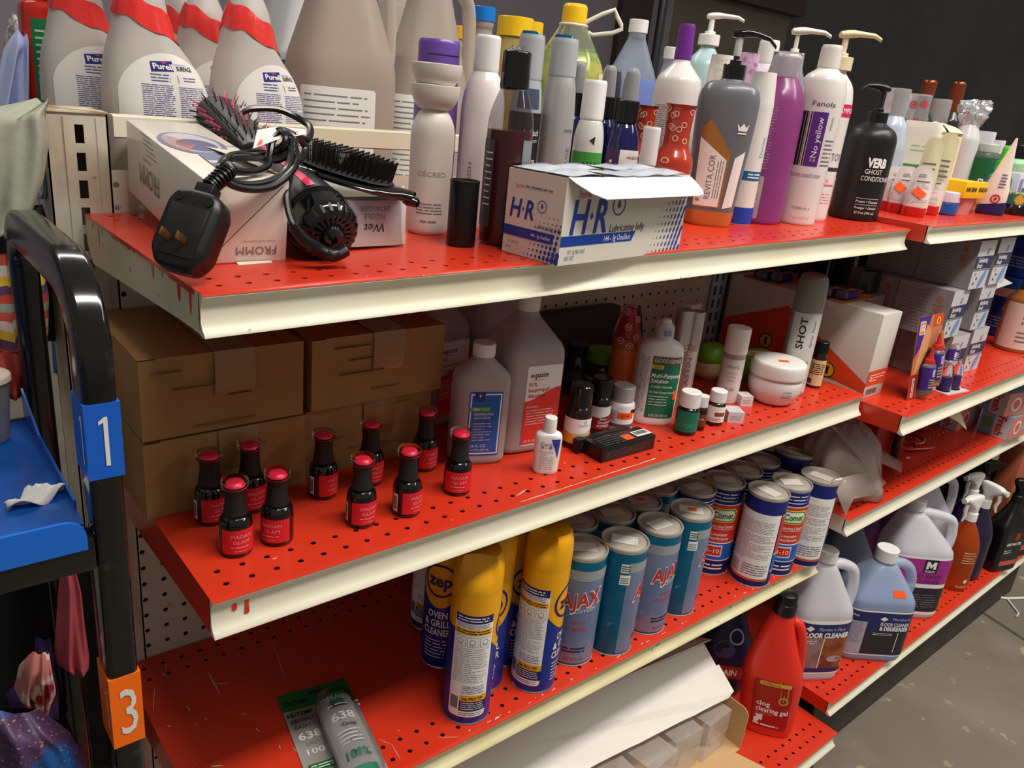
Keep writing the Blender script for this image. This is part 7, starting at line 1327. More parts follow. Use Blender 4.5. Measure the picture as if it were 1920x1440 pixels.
def clam(label, px, py, y_):
    p = onsh('B2', px, py); root = thing('clamshell_pack', label, 'blister pack', (p.x, y_, p.z), R_(-8)); mb = MB(); mb.box(-.04, .04, -.03, .012, 0, .0015, mat('shiny_card', (206, 190, 196), .3)); mb.build('backing_card', root, smooth=0)
    for k in (-.02, .015):
        mb = MB(); mb.T = Matrix.Translation((k, -.008, .0015)); Body(rnd([(0, .015, .012, 2.5), (.04, .012, .010, 2.5), (.055, .006, .005, 2)], .006), 24).mesh(mb, CLEAR); mb.build('blister_dome', root)
        mb = MB(); mb.T = Matrix.Translation((k, -.008, .002)); Body(rnd([(0, .010, .008, 3), (.028, .009, .007, 3)], .004), 20).mesh(mb, mat('dark_violet_bits', (60, 40, 96), .3)); mb.build('glue_bottle', root)
    mb = MB(); mb.T = Matrix.Translation((0, .004, .058)); Body(rnd([(0, .022, .008, 3), (.02, .020, .007, 3), (.036, .012, .004, 2)], .006), 28).mesh(mb, CLEAR); mb.build('blister_dome', root)
    mb = MB(); mb.T = Matrix.Translation((-.01, .004, .062)); Body(rnd([(0, .010, .005, 3), (.022, .008, .004, 3)], .004), 20).mesh(mb, GLUEV); mb.build('glue_bottle', root)
clam('clear clamshell pack standing right of the glue pack at the shelf front', 1768, 727, -.045)
# small grey-white brush cartons
BG = mat('brush_carton_grey', (150, 140, 142), .45); BWt = mat('brush_carton_white', (206, 202, 206), .4); BN = mat('brush_band_navy', (52, 54, 88), .45)
def brushbox():
    root = thing('brush_carton', 'x', 'box', (0, 0, 0), 0, 'small exfoliating brush cartons in a stack'); w_, d, h = .080, .108, .0985; mb = MB(); mb.box(0, w_, 0, d, 0, h, BG); mb.patch(fl((0, -.0001, 0), (1, 0, 0), (0, 0, 1)), .0002, w_-.0002, .0002, h-.0002, BWt, .0001); mb.build('carton_body', root, smooth=0)
    f = fl((0, -.0003, 0), (1, 0, 0), (0, 0, 1)); mb = MB(); mb.patch(f, 0, w_, h*.42, h*.68, BN); mb.text(f, 'Exfoliating', w_*.42, h*.60, .009, WINK, w=.044, bold=.02); mb.text(f, 'Brush', w_*.28, h*.49, .009, WINK, w=.024, bold=.02); mb.patch(f, 0, w_, h*.385, h*.405, GREYINK)
    g = lambda u, v, o=0: f(w_*.68+u*.8+v*.5, h*.20+v*.8-u*.2, o); mb.disc(g, 0, 0, .011, mat('printed_brush', (112, 152, 204), .4), .0005, ry=.022); mb.text(f, 'g', w_*.62, h*.82, .012, GREYINK, w=.010, shear=.3)
    for k in range(3): mb.disc(f, w_*(.2+.12*(k % 2)), h*(.12+.1*k), .0028, INK if k < 2 else pr((190, 140, 110)), .0005)
    mb.build('front_print', root, smooth=0)
    f = fl((-.0002, d, 0), (0, -1, 0), (0, 0, 1)); mb = MB(); mb.lines(f, d*.08, d*.62, h*.08, h*.92, 12, pr((120, 112, 112)), .0002, th=.15)
    for v in (.78, .58): mb.disc(f, d*.78, h*v, .007, pr((170, 110, 84)), .0003); mb.lines(f, d*.68, d*.9, h*(v-.14), h*(v-.10), 1, pr((120, 112, 112)), .0003)
    mb.build('side_print', root, smooth=0); return root
bb = brushbox(); nb = 0; ROW = {0: 'bottom', 1: 'middle', 2: 'top'}; CN = ['front left', 'front right', 'second deep on the left', 'second deep on the right', 'deepest on the left']
for r, (x0, yo) in enumerate(((1.512, -.022), (1.455, -.020), (1.502, -.024))):
    for ci, (c, k) in enumerate(((0, 0), (1, 0), (0, 1), (1, 1))):
        if r == 0 and c == 0 and k == 0: x = x0
        x = x0+c*(.112 if r == 2 else .116 if r == 0 else .148)+k*.004; y = yo+k*.1095+(.004*c); zz = sz('B2', 1.5)+.0008+r*.0995+(.001*c)
        o = bb if nb == 0 else copy_tree(bb); nb += 1; o.location = (x, y, zz); o.rotation_euler = (0, 0, R_((-1.5, 1, -.5)[r]*(1-c*.5))); o['label'] = f'grey and white brush carton, {CN[ci]} in the {ROW[r]} layer'
# torn paper corner sticking out
p = ony(1868, 520, -.03); root = lying('torn cream paper corner sticking out right of the top brush cartons', [(1866, 512), (1899, 531), (1858, 545), (1868, 538)], .0, .0008, PAPER, None, 'paper_scrap', 'paper')
# blue tubs
TB = mat('tub_blue', (20, 66, 160), .3, coat=.2)
def tub(label, px, py, w_, H=.155, dz=0, y_=.09):
    p = ony(px, py, y_); z = sz('B2', p.x); R = .052; root = thing('wipes_tub', label, 'tub', (p.x, y_, z+dz), R_(face(p.x, y_))); b = pbody(root, 'tub_body', cyl(R, 0, H*.84, .003), TB); mb = MB(); ridged(mb, R*1.03, H*.84, H, mat('tub_lid_blue', (24, 80, 190), .3), 50); mb.build('lid', root); fn = b.map(H*.5); mb = MB(); mb.patch(fn, -.08, .08, H*.68, H*.83, pr((206, 208, 214))); mb.disc(fn, .01, H*.5, .018, pr((220, 110, 60))); mb.patch(fn, .03, .05, H*.1, H*.6, WINK); mb.lines(fn, -.04, .02, H*.15, H*.35, 4, pr((150, 180, 220)), .0006); mb.build('label', root)
tub('blue tub with a ribbed lid behind the brush cartons, lower of two', 1866, 640, 50); tub('blue tub with a pale band stacked on the lower blue tub', 1872, 640, 50, dz=.1565)
tub('blue tub cut by the picture edge, right of the stacked pair', 1925, 600, 50, H=.2, y_=.16)
x, y, z, R, H = spot('B2', 1893, 664, 56, 540); gbot('lotion_bottle', 'amber bottle with a wide cream label at the right picture edge', 'bottle', (x+.012, y, z), .043, H*1.02, [(.95, 0), (1, .02), (1, .80), (.6, .93), (.4, .95)], mat('amber_pet', (150, 92, 50), .2, coat=.3), ([(.5, .94), (.52, .95), (.5, 1.1), (.4, 1.12)], pl((60, 66, 76), .3)), lambda mb, fn, R, H: (mb.patch(fn, -.12, .12, H*.06, H*.76, pr((222, 196, 184)), nu=40), mb.patch(fn, -.09, -.04, H*.06, H*.76, pr((176, 140, 110)), .0006), mb.text(fn, 'MILK', .015, H*.55, .008, INK, w=.022), mb.text(fn, 'BODY', .015, H*.47, .008, INK, w=.022), mb.lines(fn, 0, .03, H*.15, H*.35, 3, GREYINK, .0006)), 0)
# stack of dark navy folded items and grey carton behind under the far top shelf
for k in range(3):
    p = ony(1560+60*k, 500, .27); root = thing('dark_pack', ('navy shrink wrapped pack at the back under the far top shelf, left of three', 'navy shrink wrapped pack at the back, middle of three', 'navy shrink wrapped pack at the back, right of three, beside the brush cartons')[k], 'pack', (1.42+.125*k, .285, sz('B2', 1.4)), 0); mb = MB()
    Body(rnd([(0, .055, .032, 5), (.01, .058, .035, 5), (.24, .058, .035, 5), (.25, .05, .03, 5)], .008), 32).mesh(mb, mat('navy_wrap', (24, 28, 44), .2, coat=.4, bump=.4)); mb.build('wrapped_bundle', root)
mb = MB(); mb.box(-.045, .045, -.05, .05, 0, .165, mat('grey_olive_card', (112, 104, 92), .6)); o = mb.build('grey_carton', bevel=.001, loc=(1.385, .15, sz('B2', 1.38)+.0005)); tag(o, 'plain grey brown carton behind the large white carton', 'box')
root = thing('snack_pouch', 'small crumpled black pouch propped on the grey carton behind the glue packs', 'pouch', (1.40, .125, sz('B2', 1.38)+.166), R_(-15)); mb = MB(); mb.grid(lambda i, j: V((-.03+.06*i, -.008*math.sin(math.pi*i), .045*j)), 8, 5, mat('black_pouch', (26, 22, 24), .25, bump=.5)); mb.grid(lambda i, j: V((.03-.06*i, .008*math.sin(math.pi*i), .045*j)), 8, 5, mat('black_pouch', (26, 22, 24), .25)); mb.build('pouch_body', root)
# ---------------------------------------------------------------- shelf C2
def bag():
    root = thing('plastic_bag', 'translucent crumpled plastic bag slumped over the left end of the far third shelf', 'bag', (1.345, .055, sz('C2', 1.36)+.001), R_(-8)); FM = mat('poly_film', (214, 196, 186), .2, alpha=.5, coat=.5, bump=1, bscale=24)
    mb = MB(); rings = []; N = 40
    for z, a, c, ox in ((0, .085, .065, 0), (.004, .10, .078, 0), (.03, .102, .078, -.005), (.07, .095, .07, -.01), (.105, .085, .06, -.02), (.135, .06, .04, -.03), (.155, .03, .02, -.03)):
        rings.append([V((ox+(a*(1+.10*math.sin(5*t+z*30)+.05*math.sin(11*t)))*math.cos(t), (c*(1+.10*math.sin(4*t+z*40)+.06*math.sin(9*t+1)))*math.sin(t), z+.006*math.sin(7*t)*(z > .004))) for t in [2*math.pi*i/N for i in range(N)]])
    mb.loft(rings, FM); mb.build('bag_body', root, smooth=180)
    A0 = ony(1590, 800, .02); L = [(1600, 805), (1640, 850), (1662, 880), (1686, 888)]
    def strip(pts1, pts2, ya, yb):
        I = root.matrix_basis.inverted(); a = [I @ ony(px, py, ya) for px, py in pts1]; b_ = [I @ ony(px, py, yb) for px, py in pts2]; mb = MB(); n = len(a); mb.add(a+b_, [(i, i+1, n+i+1, n+i) for i in range(n-1)], FM); o = mb.build('bag_flap', root); m_ = o.modifiers.new('thick', 'SOLIDIFY'); m_.thickness = .0006
    bpy.context.view_layer.update()
    strip([(1560, 800), (1610, 812), (1650, 842), (1692, 868)], [(1612, 860), (1636, 890), (1652, 868), (1690, 886)], .04, .0)
    strip([(1560, 900), (1600, 890), (1640, 885), (1662, 905)], [(1585, 968), (1600, 935), (1640, 928), (1648, 918)], -.01, -.03)
bag()
root = thing('cracker_box', 'red box with white vertical lettering standing behind the plastic bag', 'box', (1.492, .065, sz('C2', 1.5)+.0003), R_(0)); mb = MB(); mb.box(0, .075, 0, .16, 0, .225, mat('cracker_red', (166, 26, 22), .4)); mb.build('carton_body', root, bevel=.001)
f = fl((-.0003, .16, 0), (0, -1, 0), (0, 0, 1)); mb = MB(); mb.shape(f, [(0, .12), (.05, .10), (.10, .15), (.10, .225), (0, .225)], pr((196, 90, 70)), .0002); mb.text(f, 'Saltine', .118, .095, .020, pr((226, 210, 196)), w=.12, rot=-90, bold=.03, off=.0005); mb.text(f, 'Crisps', .085, .10, .016, pr((226, 210, 196)), w=.09, rot=-90, bold=.02, off=.0005); mb.build('lettering', root)
mb = MB(); a = onsh('C2', 1686, 872); b_ = ony(1706, 800, .03); mb.tube([V((0, 0, .004)), V(tuple((b_-a)*.5)), V(tuple(b_-a+V((0, 0, .02))))], .011, mat('dark_olive_bottle', (50, 44, 18), .15, coat=.4), 16); tag(mb.build('olive_rod', loc=tuple(a+V((.01, .02, .006)))), 'dark olive glossy tube leaning beside the red box', 'tube')
# pink elastic loops
def loops():
    p = onsh('C2', 1735, 845); root = thing('pink_sandals', 'tangled translucent pink straps lying on the far third shelf', 'straps', (p.x, p.y+.03, p.z), 0); m = mat('pink_gel', (196, 50, 56), .2, trans=.3)
    for k, (a, c, t, z) in enumerate(((.075, .032, -10, .006), (.05, .026, 25, .018), (.035, .022, 60, .012))):
        mb = MB(); mb.T = Matrix.Translation((.01*k, .01*k, z)) @ Matrix.Rotation(R_(t), 4, 'Z') @ Matrix.Rotation(R_(6), 4, 'Y'); mb.tube([(a*math.cos(q), c*math.sin(q), .002*math.sin(3*q)) for q in [2*math.pi*i/30 for i in range(30)]], .0035, m, 8, True); mb.build('strap', root)
    mb = MB(); mb.T = Matrix.Translation((.03, .05, .02)); mb.grid(lambda i, j: V((-.06+.16*i, -.03+.05*j, .02*math.sin(4*i+2*j))), 10, 5, m); mb.build('film_sheet', root)
loops()
lying('curled cream paper hanging down from under the far second shelf lip', [(1771, 777), (1790, 763), (1800, 769), (1813, 806), (1795, 790)], -.06, .0008, mat('cream_paper', (214, 202, 170), .6), None, 'paper_scrap', 'paper')
def fresh(label, x, y, z, rz):
    root = thing('detergent_box', label, 'box', (x, y, z), R_(rz)); mb = MB(); w_, d, h = .13, .075, .062; mb.box(0, w_, 0, d, 0, h, mat('box_pale_blue', (122, 158, 186), .4)); mb.patch(fl((0, -.0002, 0), (1, 0, 0), (0, 0, 1)), 0, w_, 0, h, mat('box_coral', (214, 130, 116), .4), .0001); mb.build('carton_body', root, smooth=0)
    f = fl((-.0002, d, 0), (0, -1, 0), (0, 0, 1)); mb = MB(); mb.patch(f, d*.45, d, 0, h, pr((196, 200, 206)), .0002); mb.text(f, 'Fresh', d*.68, h*.5, .020, pr((176, 44, 40)), w=.052, rot=-90, bold=.03, off=.0005); mb.disc(f, d*.25, h*.5, .014, pr((90, 150, 90))); mb.build('end_print', root)
    f = fl((0, -.0004, 0), (1, 0, 0), (0, 0, 1)); mb = MB(); mb.disc(f, w_*.3, h*.5, .020, pr((236, 220, 210))); mb.disc(f, w_*.3, h*.5, .013, pr((220, 100, 90)), .0009); mb.patch(f, w_*.55, w_*.95, h*.3, h*.8, pr((150, 190, 214))); mb.build('front_print', root)
zf = sz('C2', 2.0); fresh('red white and blue detergent box, lower right of the group at the shelf edge', 2.02, -.040, zf, -4); fresh('detergent box behind and left, partly in shadow', 1.95, .06, zf, -2); fresh('detergent box lying on top of the others, turned to the right', 2.0, -.02, zf+.0635, -14)
# ---------------------------------------------------------------- shelf D: white carton, clog gel
def whitecarton():
    z = .1372; x0, x1, y0, y1 = .30, 1.006, -.042, .165; h = .095; root = thing('display_carton', 'open white carton with its long lid flipped up, holding clear plastic cubes', 'box', (0, 0, 0)); KR = mat('kraft_inside', (204, 166, 118), .65, noise=[(5, (188, 148, 100), .45, .7, .5)]); CWh = mat('white_coated_card', (232, 226, 216), .4, bump=.1, bscale=12)
    mb = MB(); t = .0018; mb.box(x0, x1, y0, y1, z, z+t, KR); mb.box(x0, x1, y1, y1+t, z, z+.14, KR); mb.box(x0, x0+t, y0, y1, z, z+h, KR); mb.build('carton_body', root, smooth=0)
    mb = MB(); q = [(y0, z)]; R = .018
    for k in range(7): a = math.pi-math.pi/2*k/6; q.append((y0+R+R*math.cos(a), z+h-R+R*math.sin(a)))
    q += [(y1, z+h), (y1, z)]; mb.poly([(x1-t, y, zz) for y, zz in q], KR, (t, 0, 0)); mb.build('end_wall', root, smooth=0)
    mb = MB(); mb.poly([(x0, y0, z+.001), (x1-.02, y0, z+.001), (x1+.005, y0-.09, z+.004), (x0, y0-.09, z+.004)], KR, (0, 0, .0018)); mb.build('front_flap', root, smooth=0)
    # lid: bright sloping strip then a darker strip folding back down
    L0 = lambda x: V((x, -.006+(x1-x)*.090, .246)); U0 = lambda x: V((x+.012, .079+(x1-x)*.095, .312)); Bk = lambda x: V((x+.012, .16+(x1-x)*.06, .275))
    mb = MB(); n = 30; rd = random.Random(4); top = []; bot = []
    for i in range(n+1): x = x0+(x1-x0)*i/n; j = (rd.random()-.5)*.0015; top.append(U0(x)+V((0, j, j))); bot.append(L0(x)+V((0, j, 0)))
    top[-1] += V((-.022, 0, 0)); bot[-1] += V((-.004, .004, .006)); k_ = top[-1].lerp(bot[-1], .45)
    nrm = (top[0]-bot[0]).cross(V((1, 0, 0))).normalized()*.0022
    pts = bot+[k_+V((.004, 0, 0)), k_+V((-.004, .0, .0))]+list(reversed(top)); mb.poly(pts, CWh, nrm); mb.build('lid', root, smooth=0)
    mb = MB(); up_ = [U0(x0+(x1-x0)*i/12) for i in range(13)]; bk = [Bk(x0+(x1-x0)*i/12) for i in range(13)]; mb.poly(up_+list(reversed(bk)), CWh, (0, .001, .002)); mb.build('lid_back_panel', root, smooth=0)
    for i, (x, y, s_, a) in enumerate(((.945, .015, .075, 3), (.86, .020, .075, -4), (.77, .008, .078, 6), (.677, .020, .078, -2), (.585, .012, .078, 4), (.495, .020, .078, 0))):
        c = thing('clear_cube', ('clear plastic cube box at the right end of the open white carton', 'second clear plastic cube from the right in the open carton', 'third clear plastic cube from the right, crinkled film inside', 'fourth clear plastic cube from the right in the carton', 'fifth clear plastic cube in the carton, mostly hidden by the lid', 'leftmost clear plastic cube in the carton')[i], 'clear box', (x, y, z+.002), R_(a), 'clear plastic cubes in the open carton'); w_ = s_/2
        mb = MB(); mb.box(-w_, w_, -w_*.9, w_*.9, .0008, .088, FILM); mb.build('cube_shell', c, bevel=.001)
        mb = MB(); mb.add([(-w_, -w_*.92, .045), (w_, -w_*.92, .045), (w_, -w_*.92, .0462), (-w_, -w_*.92, .0462)], [(0, 1, 2, 3)], pr((232, 228, 220))); mb.build('lid_seam', c, smooth=0)
        mb = MB(); mb.grid(lambda p_, q_: V((-w_*.8+w_*1.6*p_, -w_*.3+.01*math.sin(7*p_+i)*math.cos(5*q_), .005+.06*q_)), 8, 8, mat('inner_grey_film', (170, 158, 148), .25, alpha=.5, coat=.4, bump=.8)); mb.build('inner_film', c)
whitecarton()
CG = mat('clog_red', (226, 46, 32), .32, coat=.15)
def clog():
    x, y, z, R, H = spot('D', 1433, 1386, 96, 1115, .75); R = .057; hb = H-.040
    root = thing('drain_gel_bottle', 'bright red handled jug of clog clearing gel with a black cap', 'jug', (x, y, z), R_(face(x, y)+10))
    b = pbody(root, 'bottle', rnd([(0, R*.86, R*.5, 2.8), (.005, R*.92, R*.56, 2.8), (hb*.42, R*1.06, R*.62, 2.6, -.009), (hb*.52, R*1.03, R*.60, 2.6, -.011), (hb*.80, R*.62, R*.46, 2.4, -.018), (hb*.93, R*.42, R*.36, 2.2, -.018), (hb, .018, .018, 2, -.018)], .03, 7), CG, seg=52)
    mb = MB(); mb.T = Matrix.Translation((-.018, 0, 0)); ridged(mb, .0215, hb-.004, hb+.020, BLACK, 34); Body(rnd([(hb+.018, .0205, .0205, 2), (hb+.038, .019, .019, 2), (hb+.040, .016, .016, 2)], .002), 30).mesh(mb, BLACK); mb.build('cap', root)
    hm = [V((R*.25, .0, hb*.93)), V((R*.50, 0, hb*.90)), V((R*.68, 0, hb*.80)), V((R*.78, 0, hb*.66)), V((R*.84, 0, hb*.52)), V((R*.80, 0, hb*.42))]; o_ = []
    for i in range(len(hm)-1):
        p0, p1, p2, p3 = hm[max(i-1, 0)], hm[i], hm[i+1], hm[min(i+2, len(hm)-1)]
        for j in range(6): t = j/6; o_.append(.5*((2*p1)+(p2-p0)*t+(2*p0-5*p1+4*p2-p3)*t*t+(3*p1-p0-3*p2+p3)*t**3))
    mb = MB(); mb.T = Matrix.Translation((-.012, 0, 0)); mb.tube(o_+[hm[-1]], .010, CG, 14); mb.build('handle', root)
    fn = b.map(hb*.3); mb = MB(); DR = mat('clog_label_red', (168, 24, 20), .35); mb.rpatch(fn, -.034, .040, hb*.07, hb*.48, DR, .0006, .006)
    mb.text(fn, 'clog', -.012, hb*.285, .011, WINK, w=.026, bold=.02, off=.001); mb.text(fn, 'clearing gel', .006, hb*.235, .011, WINK, w=.062, bold=.02, off=.001); mb.lines(fn, -.026, .014, hb*.185, hb*.215, 2, pr((226, 150, 130)), .001, th=.25)
    a = lambda u, v: (-.018+u, hb*.145+v); mb.shape(fn, [a(-.009, -.011), (a(-.002, -.011)), a(.003, -.002), a(.007, -.005), a(.008, .011), a(-.008, .009), a(-.003, .004), a(-.009, .0)], WINK, .001)
    mb.lines(fn, -.028, .030, hb*.085, hb*.11, 1, WINK, .001, th=.5)
    mb.shape(fn, [(-.022, hb*.44), (.036, hb*.45), (.036, hb*.48), (-.020, hb*.475), (-.024, hb*.46)], mat('banner_ochre', (222, 166, 60), .4), .0012); mb.lines(fn, -.018, .016, hb*.452, hb*.47, 2, pr((110, 70, 20)), .0016, th=.3)
    for q in range(5): mb.shape(fn, [(.014+.004*q, hb*.50-.002*q), (.0165+.004*q, hb*.50-.002*q), (.020+.003*q, hb*.33), (.017+.003*q, hb*.33)], pr((70, 30, 20)) if q % 2 else pr((190, 120, 60)), .0010)
    mb.disc(fn, .024, hb*.335, .010, pr((200, 140, 70)), .0011, .006); mb.build('label', root)
clog()
root, b, hb = jug('dark navy bottle behind the red clog gel jug with a pictured machine on its label', 0, .105, .048, .38, mat('deep_navy_plastic', (18, 22, 50), .25, coat=.3), None, handle=False, x=ony(1362, 1200, .105).x, s='D', cap=BLACK, labf=lambda mb, fn, R, H: (mb.patch(fn, -R*1.4, R*1.4, H*.15, H*.85, pr((26, 34, 70))), mb.disc(fn, -.01, H*.52, .022, mat('steel_blue_print', (60, 84, 130), .3), .0007), mb.disc(fn, .012, H*.66, .018, pr((170, 176, 190)), .0007, .014), mb.patch(fn, -R, R, H*.2, H*.34, pr((176, 50, 40)), .0007), mb.text(fn, 'DRAIN', 0, H*.27, .014, WINK, w=.05, bold=.03, off=.001)), name='drain_bottle', rz=-45, cat='bottle')
# ---------------------------------------------------------------- shelf D2: gallon cleaners and sprays
VLQ = mat('plum_liquid', (120, 36, 90), .2); CB2 = mat('cobalt_liquid', (40, 70, 160), .2)
NV = mat('label_navy_gloss', (28, 36, 96), .35, coat=.2)
def l_floor(mb, fn, R, H):
    a, c = -R*1.25, R*1.25; mb.patch(fn, a, c, H*.07, H*.55, WINK, .0005, nu=40); mb.patch(fn, a, c, H*.40, H*.54, NV, .0008, nu=40, top=lambda t: H*(.54-.02*math.sin(math.pi*t))); mb.patch(fn, a, c, H*.085, H*.125, NV, .0008, nu=40)
    mb.patch(fn, a, 0, H*.125, H*.40, mat('tile_photo', (150, 120, 116), .4, noise=[(30, (120, 90, 92), .45, .6, .8)]), .0008, nu=20); mb.patch(fn, 0, c, H*.125, H*.40, mat('wood_photo', (156, 82, 44), .35, noise=[(24, (110, 50, 28), .45, .6, .9)]), .0008, nu=20); mb.patch(fn, -.001, .001, H*.125, H*.40, WINK, .001); mb.disc(fn, R*.5, H*.21, .017, pr((170, 160, 160)), .0011, ry=.008)
    mb.shape(fn, [(-R*.55, H*.505), (-R*.55+.009, H*.48), (-R*.55, H*.455), (-R*.55-.009, H*.48)], WINK, .001); mb.text(fn, "Member's Mark", R*.20, H*.478, .008, pr((190, 196, 226)), w=.060, off=.0011, shear=.1); mb.text(fn, 'FLOOR CLEANER', R*.05, H*.425, .0115, WINK, w=.105, bold=.05, off=.0012); mb.lines(fn, -R*1.0, -R*.2, H*.34, H*.38, 2, WINK, .0011, th=.3); mb.patch(fn, R*.85, R*1.1, H*.13, H*.19, WINK, .0011); mb.bars(fn, R*.87, R*1.08, H*.135, H*.185, INK, .0014)
def j2(label, px, py, w_, R, H, capx, m, liq, fill, rz, labf, dep=.72, **k):
    x, y, z, _, _ = spot('D2', px, py, w_); return jug(label, 0, y+.01, R, z+H, m, liq, fill, x=x, s='D2', rz=rz, labf=labf, dep=dep, **k)
FRJ = mat('clouded_jug', (228, 226, 234), .3, alpha=.7)
j2('floor cleaner jug with a navy label and plum liquid, nearest on the far base shelf', 1512, 1285, 90, .066, .300, 0, FRJ, VLQ, .12, -32, l_floor, shoulder=.55, capR=.021, neckdx=-.012)
def l_deg(mb, fn, R, H):
    a, c = -R*1.5, R*1.3; mb.patch(fn, a, c, H*.07, H*.56, WINK, .0005, nu=44); mb.patch(fn, a, c, H*.085, H*.545, NV, .0008, nu=44); mb.patch(fn, a+.004, -R*.45, H*.09, H*.44, pr((170, 166, 186)), .001); mb.lines(fn, a+.008, -R*.5, H*.20, H*.43, 14, GREYINK, .0012, th=.3); mb.patch(fn, -R*.42, R*1.2, H*.10, H*.34, mat('dark_photo', (46, 38, 46), .3), .001); mb.patch(fn, R*.55, R*.57, H*.12, H*.34, WINK, .0012)
    mb.shape(fn, [(R*.02, H*.505), (R*.02+.009, H*.48), (R*.02, H*.455), (R*.02-.009, H*.48)], WINK, .0011); mb.text(fn, "Member's", R*.55, H*.485, .007, pr((190, 196, 226)), w=.040, off=.0011); mb.text(fn, 'FLOOR CLEANER', R*.40, H*.425, .0085, WINK, w=.066, bold=.02, off=.0012); mb.text(fn, '& DEGREASER', R*.40, H*.378, .010, WINK, w=.066, bold=.04, off=.0012); mb.lines(fn, -R*.2, R*.4, H*.30, H*.33, 2, WINK, .0013, th=.3)
    mb.text(fn, 'SCAN', -R*.9, H*.50, .006, WINK, w=.022, off=.0011)
x, y, z, _, _ = spot('D2', 1618, 1246, 100); root, b, hb = jug('blue degreaser jug with facets and an orange price sticker, second jug on the base shelf', 0, y+.008, .074, z+.262, mat('blue_clouded_jug', (176, 192, 220), .3, alpha=.6), CB2, .70, x=x, s='D2', rz=-38, labf=l_deg, dep=.78, shoulder=.60, capR=.024, e=6, capz=.022)
mb = MB(); mb.patch(b.map(hb*.74), R_(30)*.02, R_(30)*.02+.026, hb*.70, hb*.76, ORANGE, .0008, nu=4); mb.build('price_sticker', root)
def l_nor(mb, fn, R, H):
    a, c = -R*1.1, R*1.2; mb.patch(fn, a, c, H*.05, H*.62, WINK, .0005, nu=44); mb.patch(fn, a, c, H*.36, H*.60, mat('magenta_label', (166, 40, 140), .35, coat=.2), .0008, nu=44); mb.patch(fn, a, c, H*.08, H*.32, mat('charcoal_label', (40, 38, 48), .35), .0008, nu=44); mb.patch(fn, R*.0, R*.42, H*.47, H*.60, INK, .001); mb.shape(fn, [(R*.06, H*.51), (R*.06, H*.58), (R*.15, H*.58), (R*.21, H*.55), (R*.27, H*.58), (R*.36, H*.58), (R*.36, H*.51), (R*.28, H*.51), (R*.28, H*.545), (R*.21, H*.515), (R*.14, H*.545), (R*.14, H*.51)], WINK, .0012); mb.lines(fn, R*.05, R*.38, H*.475, H*.50, 2, WINK, .0012, th=.4)
    mb.text(fn, 'NO RINSE', R*.20, H*.435, .010, pr((110, 24, 100)), w=.070, bold=.02, off=.0012); mb.text(fn, 'CLEANER', R*.26, H*.385, .010, pr((110, 24, 100)), w=.055, bold=.02, off=.0012); mb.lines(fn, -R*.2, R*.7, H*.12, H*.26, 6, GREYINK, .001, th=.25); mb.disc(fn, R*1.0, H*.22, .012, pr((190, 176, 150)), .001)
j2('white cloudy jug with a magenta and black label and a squared grip handle', 1690, 1171, 110, .080, .300, 0, FRJ, mat('lilac_liquid', (110, 96, 180), .2), .08, -40, l_nor, shoulder=.60, capR=.022, neckdx=-.030)
x, y = 1.93, .075; jug('violet filled jug with a loop handle behind the magenta labelled jug', 0, .08, .078, .1985+.30, FRJ, mat('violet_liquid', (66, 46, 160), .2), .80, x=1.93, s='D2', rz=-40, dep=.75, neckdx=-.02)
jug('dark grey blue gallon jug under the near end of the far third shelf', 0, .10, .082, .1925+.275, mat('slate_jug', (92, 96, 112), .3, trans=.2), mat('indigo_liquid', (40, 40, 92), .3), .62, x=1.54, s='D2', rz=-30, dep=.8, handle=False)
jug('deep purple jug in shadow behind the white cloudy jug', 0, .20, .080, .195+.26, mat('deep_purple_jug', (60, 34, 96), .3), None, x=1.78, s='D2', rz=-30)
def sprayb(label, px, py, y_, R, H, m, liq, trz, lab=None, s='D2', base=None, thm=None, e=2, dep=1, P_=None, neckfrac=.93):
    if base: x, y, z, _, _ = spot(s, *base)
    else: p = ony(px, py, y_); x, y = p.x, y_; z = sz(s, x)
    root = thing('spray_bottle', label, 'spray bottle', (x, y, z), R_(face(x, y))); hb = H-.062
    b = pbody(root, 'bottle', rnd([(0, R*.93, R*.93*dep, e), (.004, R, R*dep, e), (hb*.62, R, R*dep, e), (hb*.80, R*.72, R*.72*dep, e), (hb*.95, .0135, .0135, 2), (hb, .0135, .0135, 2)], .02, 6), m, seg=44)
    if liq: b2 = Body([(q[0], max(.001, q[1]-.002), max(.001, q[2]-.002))+tuple(q[3:]) for q in b.s], 40); mb = MB(); b2.mesh(mb, liq, .004, hb*.88); mb.build('liquid', root); mb = MB(); mb.tube([(0, 0, hb), (.004, -.003, hb*.5), (-.006, -.004, .01)], .0028, mat('dip_tube', (220, 120, 60), .3), 8); mb.build('dip_tube', root)
    trigger(root, hb-.002, thm or WHITE, rz=trz)
    if lab: mb = MB(); lab(mb, b.map(hb*.4), R, hb); mb.build('label', root)
    return root
OPET = mat('orange_pet', (206, 84, 22), .08, trans=.55, ior=1.2, coat=.4)
sprayb('clear orange liquid spray bottle with a white trigger at the shelf front', 0, 0, 0, .043, .262, OPET, None, -120, lambda mb, fn, R, H: (mb.lines(fn, R*.3, R*1.1, H*.42, H*.60, 5, pr((230, 190, 160)), .0006, th=.3), mb.disc(fn, R*.9, H*.16, .006, pr((232, 220, 170)), .0006), mb.lines(fn, R*.4, R*1.2, H*.06, H*.1, 2, pr((230, 190, 160)), .0006)), base=(1782, 1110, 70))
DPUR = mat('dark_plum_bottle', (30, 20, 52), .12, coat=.5)
sprayb('dark plum spray bottle with a white trigger right behind the orange one', 1830, 930, .0, .043, .262, DPUR, None, -120); sprayb('dark plum spray bottle with its tall white trigger standing right of the orange one', 1853, 905, -.03, .043, .275, DPUR, None, -30)
